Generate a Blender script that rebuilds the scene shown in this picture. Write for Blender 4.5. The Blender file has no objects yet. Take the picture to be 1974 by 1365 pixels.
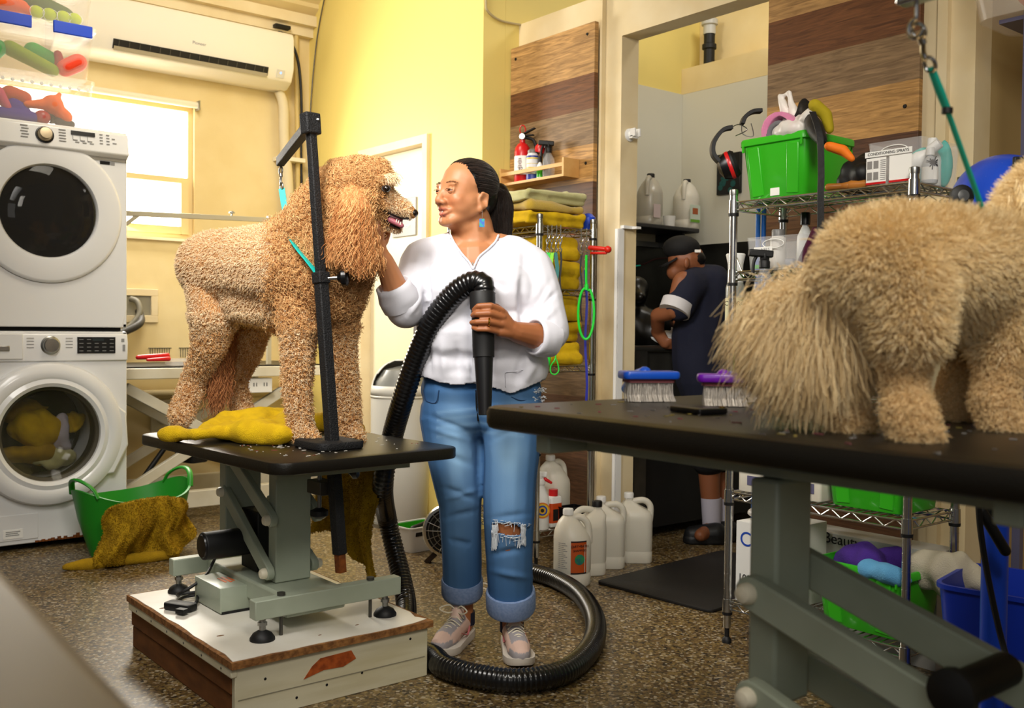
import bpy, bmesh, math, random
import numpy as np
from mathutils import Vector, Matrix, noise
SC = bpy.context.scene
COL = SC.collection
rnd = random.Random(7)
NR = np.random.default_rng(11)

# ------------------------------------------------------------------ camera, world, lamps, exposure
# room axes: X runs along the window wall, Y towards it, Z up; the camera stands at (0, 0, 1.02)
F = 1974 * 35 / 36
YAW = math.radians(39.06); PITCH = math.atan(48.5 / F); ROLL = 0.0105
FW = Vector((math.sin(YAW), math.cos(YAW), 0)); RT = Vector((math.cos(YAW), -math.sin(YAW), 0)); UPW = Vector((0, 0, 1))
CF = FW * math.cos(PITCH) - UPW * math.sin(PITCH); CU0 = UPW * math.cos(PITCH) + FW * math.sin(PITCH)
CR = RT * math.cos(ROLL) + CU0 * math.sin(ROLL); CUP = CU0 * math.cos(ROLL) - RT * math.sin(ROLL)
CO = Vector((0, 0, 1.02))
cam = bpy.data.cameras.new('camera'); camo = bpy.data.objects.new('camera', cam); COL.objects.link(camo)
cam.lens = 35; cam.sensor_width = 36; cam.clip_start = 0.05; cam.clip_end = 60
camo.matrix_world = Matrix(((CR.x, CUP.x, -CF.x, CO.x), (CR.y, CUP.y, -CF.y, CO.y), (CR.z, CUP.z, -CF.z, CO.z), (0, 0, 0, 1)))
cam.dof.use_dof = True; cam.dof.focus_distance = 3.15; cam.dof.aperture_fstop = 5.0
SC.camera = camo
SC.view_settings.view_transform = 'Standard'; SC.view_settings.look = 'None'; SC.view_settings.gamma = 1; SC.view_settings.use_curve_mapping = False
SC.view_settings.exposure = -0.05
SC.cycles.use_denoising = True
SC.cycles.max_bounces = 8; SC.cycles.transparent_max_bounces = 12
w = bpy.data.worlds.new('daylight'); SC.world = w; w.use_nodes = True
w.node_tree.nodes['Background'].inputs[0].default_value = (1, .95, .88, 1); w.node_tree.nodes['Background'].inputs[1].default_value = 0.10
def lamp(name, loc, target, power, size, color=(1, .94, .84), sizey=None, spread=180):
    l = bpy.data.lights.new(name, 'AREA'); l.energy = power; l.size = size; l.color = color; l.spread = math.radians(spread)
    if sizey: l.shape = 'RECTANGLE'; l.size_y = sizey
    o = bpy.data.objects.new(name, l); COL.objects.link(o); o.location = loc
    o.rotation_euler = (Vector(target) - Vector(loc)).to_track_quat('-Z', 'Y').to_euler(); return o
lamp('shop_light', (0.35, 1.9, 2.6), (1.75, 2.95, 1.35), 20, 0.8, (1, .96, .90), None, 84)
lamp('camera_fill_light', (-0.9, -0.9, 1.9), (1.6, 1.7, 0.9), 13, 1.4, (1, .97, .92))  # unseen fill lamp, added behind the camera to brighten the near table
lamp('ceiling_light', (1.5, 3.7, 3.3), (2.9, 5.3, 2.0), 30, 0.9, (1, .91, .76), None, 140)
lamp('window_daylight', (2.0, 5.72, 1.95), (1.7, 3.0, 0.9), 46, 0.55, (1, .95, .86), 0.8)
lamp('side_light', (0.7, 0.1, 2.5), (2.3, 1.6, 1.3), 24, 0.7, (1, .93, .82), None, 120)
lamp('bath_light', (4.1, 2.9, 3.3), (4.3, 3.5, 2.0), 8, 0.4, (1, .95, .86), None, 150)

# ------------------------------------------------------------------ helpers: points of the room
def ray(px, py): return CF + CR * ((px - 987) / F) - CUP * ((py - 682.5) / F)
def V(px, py, D): return CO + ray(px, py) * D
def G(px, py, z=0.0): d = ray(px, py); return CO + d * ((z - CO.z) / d.z)
def OX(px, py, X): d = ray(px, py); return CO + d * (X / d.x)
def OY(px, py, Y): d = ray(px, py); return CO + d * (Y / d.y)

# ------------------------------------------------------------------ helpers: materials
def lin(h):
    if not isinstance(h, str): return tuple(h) + (1,)
    h = h.lstrip('#'); c = [int(h[i:i + 2], 16) / 255 for i in (0, 2, 4)]
    return tuple(x / 12.92 if x <= .04045 else ((x + .055) / 1.055) ** 2.4 for x in c) + (1,)
def mat(name, col, rough=.5, metal=0, bump=None, var=None, trans=0, emit=0, sheen=0, alpha=1, coat=0, spec=.5, sss=0, ior=1.45):
    m = bpy.data.materials.new(name); m.use_nodes = True; nt = m.node_tree; p = nt.nodes['Principled BSDF']
    I = p.inputs
    I['Base Color'].default_value = lin(col); I['Roughness'].default_value = rough; I['Metallic'].default_value = metal
    I['Transmission Weight'].default_value = trans; I['Alpha'].default_value = alpha; I['Coat Weight'].default_value = coat
    I['Sheen Weight'].default_value = sheen; I['Specular IOR Level'].default_value = spec; I['IOR'].default_value = ior
    if sss: I['Subsurface Weight'].default_value = sss; I['Subsurface Radius'].default_value = (.012, .005, .003); I['Subsurface Scale'].default_value = 1
    if emit: I['Emission Color'].default_value = lin(col); I['Emission Strength'].default_value = emit
    tc = None
    if bump or var: tc = nt.nodes.new('ShaderNodeTexCoord')
    if var:                                            # (scale, second colour, [contrast low, high], stretch)
        n = nt.nodes.new('ShaderNodeTexNoise'); n.inputs['Scale'].default_value = var[0]; n.inputs['Detail'].default_value = 4
        src = tc.outputs['Object']
        if len(var) > 3:
            mp = nt.nodes.new('ShaderNodeMapping'); mp.inputs['Scale'].default_value = var[3]; nt.links.new(src, mp.inputs[0]); src = mp.outputs[0]
        nt.links.new(src, n.inputs['Vector'])
        r = nt.nodes.new('ShaderNodeValToRGB'); lo, hi = var[2] if len(var) > 2 else (.35, .65)
        r.color_ramp.elements[0].position = lo; r.color_ramp.elements[1].position = hi
        r.color_ramp.elements[0].color = lin(col); r.color_ramp.elements[1].color = lin(var[1])
        nt.links.new(n.outputs['Fac'], r.inputs[0]); nt.links.new(r.outputs[0], I['Base Color'])
    if bump:                                           # (scale, strength, distance)
        n = nt.nodes.new('ShaderNodeTexNoise'); n.inputs['Scale'].default_value = bump[0]; n.inputs['Detail'].default_value = 3
        nt.links.new(tc.outputs['Object'], n.inputs['Vector'])
        b = nt.nodes.new('ShaderNodeBump'); b.inputs['Strength'].default_value = bump[1]; b.inputs['Distance'].default_value = bump[2] if len(bump) > 2 else .002
        nt.links.new(n.outputs['Fac'], b.inputs['Height']); nt.links.new(b.outputs[0], I['Normal'])
    return m
def clear_mat(name, col='ffffff', fac=.75, rough=.08):      # thin clear plastic: mostly see-through, a little gloss and body
    m = bpy.data.materials.new(name); m.use_nodes = True; nt = m.node_tree; p = nt.nodes['Principled BSDF']
    p.inputs['Base Color'].default_value = lin(col); p.inputs['Roughness'].default_value = rough
    t = nt.nodes.new('ShaderNodeBsdfTransparent'); x = nt.nodes.new('ShaderNodeMixShader'); x.inputs[0].default_value = fac
    nt.links.new(p.outputs[0], x.inputs[1]); nt.links.new(t.outputs[0], x.inputs[2]); nt.links.new(x.outputs[0], nt.nodes['Material Output'].inputs[0])
    return m

# ------------------------------------------------------------------ helpers: mesh building
def frame(d):
    d = Vector(d).normalized(); a = Vector((0, 0, 1)) if abs(d.z) < .9 else Vector((1, 0, 0))
    x = a.cross(d).normalized(); return x, d.cross(x).normalized(), d
def rr(w, d, r, n=5):                                   # rounded rectangle outline, anticlockwise
    r = min(r, w / 2 - 1e-4, d / 2 - 1e-4); out = []
    for cx, cy, a0 in ((w / 2 - r, d / 2 - r, 0), (-w / 2 + r, d / 2 - r, 90), (-w / 2 + r, -d / 2 + r, 180), (w / 2 - r, -d / 2 + r, 270)):
        for k in range(n + 1):
            a = math.radians(a0 + 90 * k / n); out.append((cx + r * math.cos(a), cy + r * math.sin(a)))
    return out
class B:
    def __init__(s): s.v = []; s.f = []; s.mi = []; s.cur = 0
    def add(s, v, f):
        o = len(s.v); s.v += [tuple(p) for p in v]; s.f += [tuple(i + o for i in q) for q in f]; s.mi += [s.cur] * len(f); return s
    def m(s, i): s.cur = i; return s
    def box(s, c, size, rz=0, ax=None):
        x, y, z = (k / 2 for k in size); c = Vector(c)
        R = Matrix.Rotation(rz, 3, 'Z') if ax is None else ax
        v = [c + R @ Vector((a * x, b * y, d * z)) for a, b, d in ((-1, -1, -1), (1, -1, -1), (1, 1, -1), (-1, 1, -1), (-1, -1, 1), (1, -1, 1), (1, 1, 1), (-1, 1, 1))]
        return s.add(v, [(0, 3, 2, 1), (4, 5, 6, 7), (0, 1, 5, 4), (1, 2, 6, 5), (2, 3, 7, 6), (3, 0, 4, 7)])
    def bx(s, x0, x1, y0, y1, z0, z1): return s.box(((x0 + x1) / 2, (y0 + y1) / 2, (z0 + z1) / 2), (x1 - x0, y1 - y0, z1 - z0))
    def loft(s, secs, caps=True, closed=True, ring=False):
        n = len(secs[0]); v = [p for q in secs for p in q]; f = []; K = len(secs)
        for i in range(K if ring else K - 1):
            for j in range(n if closed else n - 1):
                a, b = i * n + j, i * n + (j + 1) % n; e = (i + 1) % K
                f.append((a, b, e * n + (j + 1) % n, e * n + j))
        if caps and closed and not ring: f.append(tuple(range(n))[::-1]); f.append(tuple((K - 1) * n + j for j in range(n)))
        return s.add(v, f)
    def tube(s, pts, r, n=8, ring=False, caps=True, flat=1.0):
        P = [Vector(p) for p in pts]; K = len(P); rs = r if hasattr(r, '__len__') else [r] * K; secs = []; x = None
        for i in range(K):
            d = (P[(i + 1) % K] - P[i - 1]) if ring else P[min(i + 1, K - 1)] - P[max(i - 1, 0)]
            d = d.normalized() if d.length > 1e-9 else Vector((0, 0, 1))
            if x is None: x = frame(d)[0]
            x = (x - d * x.dot(d)); x = x.normalized() if x.length > 1e-6 else frame(d)[0]
            y = d.cross(x)
            secs.append([P[i] + x * (rs[i] * math.cos(2 * math.pi * k / n)) + y * (rs[i] * flat * math.sin(2 * math.pi * k / n)) for k in range(n)])
        return s.loft(secs, caps, True, ring)
    def cyl(s, a, b, r0, r1=None, n=20): return s.tube([a, b], [r0, r0 if r1 is None else r1], n)
    def bar(s, a, b, w, h, up=(0, 0, 1)):               # rectangular bar from a to b
        a, b = Vector(a), Vector(b); d = (b - a).normalized(); u = Vector(up); u = (u - d * u.dot(d)).normalized(); x = u.cross(d)
        secs = [[p + x * (w / 2 * i) + u * (h / 2 * j) for i, j in ((-1, -1), (1, -1), (1, 1), (-1, 1))] for p in (a, b)]
        return s.loft(secs)
    def lathe(s, prof, c=(0, 0, 0), n=28, axis=(0, 0, 1), caps=True, sx=1, sy=1):
        x, y, z = frame(axis) if tuple(axis) != (0, 0, 1) else (Vector((1, 0, 0)), Vector((0, 1, 0)), Vector((0, 0, 1)))
        c = Vector(c); return s.loft([[c + x * (sx * r * math.cos(2 * math.pi * k / n)) + y * (sy * r * math.sin(2 * math.pi * k / n)) + z * h for k in range(n)] for r, h in prof], caps)
    def ell(s, c, r, R=None, n=16):
        R = R or Matrix.Identity(3); c = Vector(c); r = (r, r, r) if not hasattr(r, '__len__') else r; secs = []
        for i in range(1, n // 2 + 1):
            t = math.pi * (i - .5) / (n // 2) - math.pi / 2
            secs.append([c + R @ Vector((r[0] * math.cos(t) * math.cos(2 * math.pi * k / n), r[1] * math.cos(t) * math.sin(2 * math.pi * k / n), r[2] * math.sin(t))) for k in range(n)])
        return s.loft(secs)
    def cap(s, a, b, ra, rb, n=14):                     # capsule with two radii
        a, b = Vector(a), Vector(b); d = b - a; L = d.length
        if L < 1e-6: return s.ell(a, max(ra, rb))
        prof = [(ra * math.sin(t), -ra * math.cos(t)) for t in (.15, .6, 1.1)] + [(ra, 0), (rb, L)] + [(rb * math.cos(t), L + rb * math.sin(t)) for t in (.5, 1, 1.42)]
        x, y, z = frame(d); return s.loft([[a + x * (r * math.cos(2 * math.pi * k / n)) + y * (r * math.sin(2 * math.pi * k / n)) + z * h for k in range(n)] for r, h in prof])
    def rslab(s, c, w, d, h, r, rz=0, edge=0):          # slab with rounded corners and softened edges
        secs = []; c = Vector(c); R = Matrix.Rotation(rz, 3, 'Z')
        e = min(edge, h / 2 - 1e-4)
        lv = [(0, e), (e * .3, e * .3), (e, 0), (h - e, 0), (h - e * .3, e * .3), (h, e)] if e > 0 else [(0, 0), (h, 0)]
        for z, k in lv: secs.append([c + R @ Vector((x, y, z)) for x, y in rr(w - 2 * k, d - 2 * k, max(r - k, .001))])
        return s.loft(secs)
    def tub(s, c, w, d, h, taper=.85, t=.003, r=.03, rz=0, rim=.008):   # open container, wider at the top
        c = Vector(c); R = Matrix.Rotation(rz, 3, 'Z'); S = lambda w, d, r, z: [c + R @ Vector((x, y, z)) for x, y in rr(w, d, r)]
        w0, d0 = w * taper, d * taper; return s.loft([S(w0, d0, r, 0), S(w, d, r, h - rim * 1.5), S(w + 2 * rim, d + 2 * rim, r + rim, h - rim * 1.5), S(w + 2 * rim, d + 2 * rim, r + rim, h), S(w - 2 * t, d - 2 * t, r, h), S(w0 - 2 * t, d0 - 2 * t, r, t)])
WLOC = {}
def wl(p): return WLOC.get(p.name, Vector()) if p is not None else Vector()
def link(o, parent=None):
    COL.objects.link(o)
    if parent is not None: o.parent = parent; WLOC[o.name] = wl(parent)
    return o
def tag(o, label=None, cat=None, group=None, kind=None):
    if label: o['label'] = label
    if cat: o['category'] = cat
    if group: o['group'] = group
    if kind: o['kind'] = kind
    return o
def mesh_from(name, v, f): me = bpy.data.meshes.new(name); me.from_pydata([tuple(p) for p in v], [], f); return me
def obj(name, b, mats, parent=None, loc=None, bevel=0, smooth=38, seg=2):
    """link a builder (or ready mesh) as ONE object; verts are in room coordinates"""
    if isinstance(b, B):
        me = mesh_from(name, b.v, b.f)
        if any(b.mi): me.polygons.foreach_set('material_index', b.mi)
        bm = bmesh.new(); bm.from_mesh(me); bmesh.ops.recalc_face_normals(bm, faces=bm.faces); bm.to_mesh(me); bm.free()
    else: me = b
    for m in (mats if isinstance(mats, (list, tuple)) else [mats]): me.materials.append(m)
    o = bpy.data.objects.new(name, me); off = wl(parent) if parent is not None else Vector(loc or (0, 0, 0))
    if off.length > 0: me.transform(Matrix.Translation(-off))
    if parent is None: o.location = off
    link(o, parent)
    if parent is None: WLOC[o.name] = off
    if smooth: me.shade_smooth(); me.set_sharp_from_angle(angle=math.radians(smooth))
    if bevel:
        md = o.modifiers.new('bevel', 'BEVEL'); md.width = bevel; md.segments = seg; md.limit_method = 'ANGLE'; md.angle_limit = math.radians(35)
    return o
def thing(name, label, cat, loc=(0, 0, 0), group=None):
    o = bpy.data.objects.new(name, None); COL.objects.link(o); o.location = loc; WLOC[o.name] = Vector(loc); o.empty_display_size = .05
    return tag(o, label, cat, group)
def struct(name, b, m, **k): return tag(obj(name, b, m, **k), kind='structure')
def place(root, loc, rz=0): root.location = loc; root.rotation_euler = (0, 0, rz); WLOC[root.name] = Vector(loc); return root
def kids(o): return [c for c in bpy.data.objects if c.parent == o]
def copy_tree(o, parent=None):
    c = o.copy(); COL.objects.link(c)
    if parent: c.parent = parent
    for ch in kids(o): copy_tree(ch, c)
    return c
def text(name, s, size, pos, xd, yd, m, parent, ext=.0004, align='CENTER'):
    cu = bpy.data.curves.new(name, 'FONT'); cu.body = s; cu.size = size; cu.extrude = ext; cu.align_x = align; cu.align_y = 'CENTER'
    t = bpy.data.objects.new('tmp', cu); COL.objects.link(t); me = bpy.data.meshes.new_from_object(t.evaluated_get(bpy.context.evaluated_depsgraph_get())); bpy.data.objects.remove(t); bpy.data.curves.remove(cu)
    x = Vector(xd).normalized(); z = x.cross(Vector(yd)).normalized(); y = z.cross(x); p = Vector(pos)
    me.transform(Matrix(((x.x, y.x, z.x, p.x), (x.y, y.y, z.y, p.y), (x.z, y.z, z.z, p.z), (0, 0, 0, 1)))); return obj(name, me, m, parent, smooth=0)
def spline(pts, n=12, closed=False):                    # Catmull-Rom through pts
    P = [Vector(p) for p in pts]; K = len(P); out = []
    for i in range(K if closed else K - 1):
        if closed: a, b, c, d = (P[(i + k) % K] for k in (-1, 0, 1, 2))
        else: a, b, c, d = P[max(i - 1, 0)], P[i], P[i + 1], P[min(i + 2, K - 1)]
        for k in range(n):
            t = k / n; out.append(.5 * ((2 * b) + (c - a) * t + (2 * a - 5 * b + 4 * c - d) * t * t + (3 * b - a - 3 * c + d) * t ** 3))
    if not closed: out.append(P[-1])
    return out
def resample(pts, step):
    P = [Vector(p) for p in pts]; out = [P[0].copy()]; acc = 0
    for a, b in zip(P, P[1:]):
        L = (b - a).length; t = step - acc
        while t <= L: out.append(a.lerp(b, t / L)); t += step
        acc = (acc + L) % step if L else acc
    return out
_K = NR.normal(size=(24, 3)); _PH = NR.uniform(0, 6.28, 24)
def nz(p, freq, seed=0):                                # smooth pseudo-noise of an (n,3) array, about -1..1
    q = np.asarray(p) * freq + seed * 3.7; return np.sin(q @ _K.T + _PH).sum(1) / 4.9
def remesh(b, voxel, smooth=6, factor=.5):
    """melt a builder's overlapping shapes into one continuous surface"""
    me = mesh_from('tmp', b.v, b.f); bm = bmesh.new(); bm.from_mesh(me); bmesh.ops.recalc_face_normals(bm, faces=bm.faces); bm.to_mesh(me); bm.free()
    o = bpy.data.objects.new('tmp', me); COL.objects.link(o)
    r = o.modifiers.new('r', 'REMESH'); r.mode = 'VOXEL'; r.voxel_size = voxel
    if smooth: q = o.modifiers.new('s', 'SMOOTH'); q.iterations = smooth; q.factor = factor
    dg = bpy.context.evaluated_depsgraph_get(); new = bpy.data.meshes.new_from_object(o.evaluated_get(dg)); bpy.data.objects.remove(o); bpy.data.meshes.remove(me); return new
def co(me): a = np.empty(len(me.vertices) * 3, dtype=np.float32); me.vertices.foreach_get('co', a); return a.reshape(-1, 3).astype(np.float64)
def setco(me, a): me.vertices.foreach_set('co', np.asarray(a, dtype=np.float32).ravel()); me.update()
def normals(me): a = np.empty(len(me.vertices) * 3, dtype=np.float32); me.vertex_normals.foreach_get('vector', a); return a.reshape(-1, 3).astype(np.float64)
def brush(a, c, r, d):                                  # push the verts near c by vector d
    c = np.array(c); w = np.exp(-((a - c) ** 2).sum(1) / (r * r)); return a + w[:, None] * np.array(d)
def wrinkle(me, amp, freq, seed=0):
    a = co(me); n = normals(me); setco(me, a + n * (amp * nz(a, freq, seed))[:, None]); return me
def vcol(me, name, cols): at = me.color_attributes.new(name, 'FLOAT_COLOR', 'POINT'); at.data.foreach_set('color', np.asarray(cols, dtype=np.float32).ravel())
def attr_mat(m, name):                                  # base colour from a vertex attribute (markings; on the skin also painted shade)
    nt = m.node_tree; n = nt.nodes.new('ShaderNodeAttribute'); n.attribute_name = name; nt.links.new(n.outputs['Color'], nt.nodes['Principled BSDF'].inputs['Base Color']); return m
def hair(name, P, radius, m, parent):
    """P: (n, k, 3) strand points in room coordinates; radius: per point of a strand (k,)"""
    n, k = P.shape[:2]; hc = bpy.data.hair_curves.new(name); hc.add_curves([k] * n)
    off = np.array(wl(parent)); hc.position_data.foreach_set('vector', (P - off).astype(np.float32).ravel())
    ra = hc.attributes.get('radius') or hc.attributes.new('radius', 'FLOAT', 'POINT')
    ra.data.foreach_set('value', np.tile(np.asarray(radius, dtype=np.float32), n)); hc.materials.append(m)
    o = bpy.data.objects.new(name, hc); return link(o, parent)
def relax(me, mask, it=10, k=.5):
    """smooth only the masked verts"""
    E = np.empty(len(me.edges) * 2, dtype=np.int32); me.edges.foreach_get('vertices', E); E = E.reshape(-1, 2); a = co(me); n = len(a); deg = np.bincount(E.ravel(), minlength=n)[:, None] + 1e-9; m = mask[:, None] * k
    for _ in range(it):
        s = np.zeros_like(a); np.add.at(s, E[:, 0], a[E[:, 1]]); np.add.at(s, E[:, 1], a[E[:, 0]]); a = a + (s / deg - a) * m
    setco(me, a)
def sample(me, n, wfn=None):
    """n random points on a mesh -> positions, normals (numpy)"""
    me.calc_loop_triangles(); T = np.empty(len(me.loop_triangles) * 3, dtype=np.int32); me.loop_triangles.foreach_get('vertices', T); T = T.reshape(-1, 3)
    a = co(me); nn = normals(me); A, Bq, Cq = a[T[:, 0]], a[T[:, 1]], a[T[:, 2]]; ar = np.linalg.norm(np.cross(Bq - A, Cq - A), axis=1)
    if wfn is not None: ar = ar * wfn((A + Bq + Cq) / 3)
    i = NR.choice(len(T), n, p=ar / ar.sum()); u, v = NR.random(n), NR.random(n); k = u + v > 1; u[k], v[k] = 1 - u[k], 1 - v[k]
    w = 1 - u - v; t = T[i]; P = a[t[:, 0]] * w[:, None] + a[t[:, 1]] * u[:, None] + a[t[:, 2]] * v[:, None]
    N = nn[t[:, 0]] * w[:, None] + nn[t[:, 1]] * u[:, None] + nn[t[:, 2]] * v[:, None]; return P, N / (np.linalg.norm(N, axis=1)[:, None] + 1e-9)
def strands(P, N, direc, length, k, curl=0, turns=1.5, droop=0, jitter=.3, sag=None):
    """grow strands: root P, normal N, direction (n,3), length (n,), k points, helical curl of radius curl"""
    n = len(P); D = direc + NR.normal(size=(n, 3)) * jitter; D /= np.linalg.norm(D, axis=1)[:, None] + 1e-9
    out = np.empty((n, k, 3)); x = np.cross(D, N + .01); x /= np.linalg.norm(x, axis=1)[:, None] + 1e-9; y = np.cross(D, x); ph = NR.uniform(0, 6.28, n); sp = NR.choice([-1, 1], n)
    L = np.asarray(length); tr = turns * NR.uniform(.7, 1.3, n)
    for i in range(k):
        t = i / (k - 1); a = ph + sp * tr * 6.28 * t; c = curl * min(1, t * 2.5)
        cc = (c * np.ones(n))[:, None]
        out[:, i] = P + D * (L * t)[:, None] + cc * (x * (np.cos(a) - np.cos(ph) * (1 - t))[:, None] + y * np.sin(a)[:, None])
        out[:, i, 2] -= droop * L * t * t
    return out
def hair_mat(name, c0, c1, c2=None, rough=.55):
    m = mat(name, c0, rough, sheen=.15, spec=.25); nt = m.node_tree; h = nt.nodes.new('ShaderNodeHairInfo'); r = nt.nodes.new('ShaderNodeValToRGB'); e = r.color_ramp.elements
    e[0].color = lin(c0); e[1].color = lin(c1)
    if c2: q = e.new(.5); q.color = lin(c2)
    nt.links.new(h.outputs['Random'], r.inputs[0]); nt.links.new(r.outputs[0], nt.nodes['Principled BSDF'].inputs['Base Color']); return m
# ================================================================== shared materials
M = {}
M['cream'] = mat('cream paint', 'e6d3a2', .6, bump=(30, .15), var=(3, 'dcc690'))
M['cream2'] = mat('cream trim paint', 'e9d9b4', .5, var=(4, 'dfcba0'))
M['yellow'] = mat('yellow paint', 'ead680', .55, bump=(40, .12))
M['white'] = mat('white enamel', 'e8e8e6', .28, coat=.3)
M['whiteplastic'] = mat('white plastic', 'ececea', .4)
M['offwhite'] = mat('ivory plastic', 'ece4cc', .4)
M['black'] = mat('black rubber', '0b0b0c', .55)
M['blackgloss'] = mat('black plastic', '0d0d0f', .3)
M['chrome'] = mat('chrome', 'd8d8d6', .18, 1)
M['steel'] = mat('brushed steel', 'a9a9a6', .35, 1, var=(6, '8d8d88'))
M['darksteel'] = mat('dull steel', '5a5852', .5, .8)
M['hammer'] = mat('black hammered enamel', '121214', .62, 0, bump=(260, .9, .004))
M['sage'] = mat('grey green enamel', 'a9b2a0', .38, bump=(60, .05), var=(9, 'a0a996'))
M['green'] = mat('green plastic', '35b31c', .35, coat=.15)
M['darkgreen'] = mat('green tub plastic', '1f8a22', .4)
M['blue'] = mat('blue plastic', '1445c8', .35)
M['navybin'] = mat('deep blue plastic', '1232a8', .4)
M['teal'] = mat('teal strap', '12b0a6', .5)
M['teal2'] = mat('dark teal strap', '12a892', .55)
M['red'] = mat('red paint', 'c8151a', .35, coat=.2)
M['towel'] = mat('yellow terry cloth', 'e2ba02', .95, bump=(420, 1, .004), var=(30, 'd2a902'))
M['towel2'] = mat('ochre terry cloth', 'b8920c', .95, bump=(420, 1, .004), var=(20, 'a37f08'))
M['paletowel'] = mat('pale green terry cloth', 'cdc88c', .95, bump=(380, 1, .004), sheen=.3, var=(20, 'bdb878'))
M['paper'] = mat('white paper label', 'f0efea', .7)
M['ink'] = mat('black ink', '15151a', .7)
M['grey'] = mat('grey ink', '8c8c8c', .7)
M['orange'] = mat('orange', 'e0670c', .5)
M['clear'] = clear_mat('clear plastic', 'f2f2f2', .84, .1)
M['milky'] = clear_mat('frosted clear plastic', 'ece4d8', .86, .25)
M['milkyjug'] = mat('translucent jug plastic', 'dcd6c6', .45, sss=.1)
M['wood'] = mat('light pine', 'd9ab6a', .5, var=(14, 'c99552', (.3, .7), (1, .15, 1)))
M['oldwood'] = mat('old brown timber', '7a4a22', .7, bump=(50, .3), var=(10, '5a3416', (.3, .7), (.3, 1, 3)))
M['navy'] = mat('navy cloth', '11152a', .9, bump=(90, .3))
# floor: epoxy with brown, cream and dark flakes
m = mat('flake epoxy floor', '6b5636', .42, coat=.15); nt = m.node_tree; tc = nt.nodes.new('ShaderNodeTexCoord'); p = nt.nodes['Principled BSDF']
def flake(scale, stops):
    v = nt.nodes.new('ShaderNodeTexVoronoi'); v.inputs['Scale'].default_value = scale; nt.links.new(tc.outputs['Object'], v.inputs['Vector'])
    sp = nt.nodes.new('ShaderNodeSeparateColor'); nt.links.new(v.outputs['Color'], sp.inputs[0]); r = nt.nodes.new('ShaderNodeValToRGB'); r.color_ramp.interpolation = 'CONSTANT'
    for i, (pos, c) in enumerate(stops):
        e = r.color_ramp.elements[i] if i < 2 else r.color_ramp.elements.new(pos)
        e.position = pos; e.color = lin(c)
    nt.links.new(sp.outputs[0], r.inputs[0]); return r, sp
r1, s1 = flake(125, [(0, '66502f'), (.22, '3c3020'), (.40, '86703f'), (.58, '211d18'), (.70, 'a8977a'), (.78, '6b5433'), (.93, 'bcb29c')])
r2, s2 = flake(70, [(0, '6e5a36'), (.3, '46371f'), (.55, '29221a'), (.75, '86734a')])
mx = nt.nodes.new('ShaderNodeMix'); mx.data_type = 'RGBA'; mx.inputs[0].default_value = .35
nt.links.new(r1.outputs[0], mx.inputs[6]); nt.links.new(r2.outputs[0], mx.inputs[7]); nt.links.new(mx.outputs[2], p.inputs['Base Color']); M['floor'] = m
# rustic plank boards: six tones by height, grain along the board
m = mat('rustic planks', 'b98d58', .55); nt = m.node_tree; tc = nt.nodes.new('ShaderNodeTexCoord'); p = nt.nodes['Principled BSDF']
geo = nt.nodes.new('ShaderNodeNewGeometry'); sx = nt.nodes.new('ShaderNodeSeparateXYZ'); nt.links.new(geo.outputs['Position'], sx.inputs[0])
mr = nt.nodes.new('ShaderNodeMapRange'); mr.inputs[1].default_value = 0; mr.inputs[2].default_value = 3.0; nt.links.new(sx.outputs['Z'], mr.inputs[0])
r = nt.nodes.new('ShaderNodeValToRGB'); r.color_ramp.interpolation = 'CONSTANT'
stops = [(0, '6d4a30'), (.70, '8c7356'), (.87, '6a452b'), (1.04, 'a5814f'), (1.2, '83694d'), (1.37, '7a5636'), (1.54, '5c3c28'), (1.708, 'c09458'), (1.88, '8f7556'), (2.046, '73492a'), (2.214, 'bd9560'), (2.385, 'c49a62'), (2.55, '7a5a40')]
for i, (z, c) in enumerate(stops):
    e = r.color_ramp.elements[i] if i < 2 else r.color_ramp.elements.new(z / 3.0)
    e.position = z / 3.0; e.color = lin(c)
nt.links.new(mr.outputs[0], r.inputs[0])
mp = nt.nodes.new('ShaderNodeMapping'); mp.inputs['Scale'].default_value = (1, 1.3, 16); nt.links.new(geo.outputs['Position'], mp.inputs[0])
n = nt.nodes.new('ShaderNodeTexNoise'); n.inputs['Scale'].default_value = 5; n.inputs['Detail'].default_value = 8; n.inputs['Distortion'].default_value = 1.2; nt.links.new(mp.outputs[0], n.inputs['Vector'])
g = nt.nodes.new('ShaderNodeValToRGB'); g.color_ramp.elements[0].position = .28; g.color_ramp.elements[1].position = .72; g.color_ramp.elements[0].color = (.42, .38, .34, 1); g.color_ramp.elements[1].color = (1.12, 1.1, 1.06, 1); nt.links.new(n.outputs['Fac'], g.inputs[0])
mx = nt.nodes.new('ShaderNodeMix'); mx.data_type = 'RGBA'; mx.blend_type = 'MULTIPLY'; mx.inputs[0].default_value = 1; nt.links.new(r.outputs[0], mx.inputs[6]); nt.links.new(g.outputs[0], mx.inputs[7]); nt.links.new(mx.outputs[2], p.inputs['Base Color'])
bp = nt.nodes.new('ShaderNodeBump'); bp.inputs['Strength'].default_value = .25; bp.inputs['Distance'].default_value = .003; nt.links.new(n.outputs['Fac'], bp.inputs['Height']); nt.links.new(bp.outputs[0], p.inputs['Normal'])
M['planks'] = m

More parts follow.
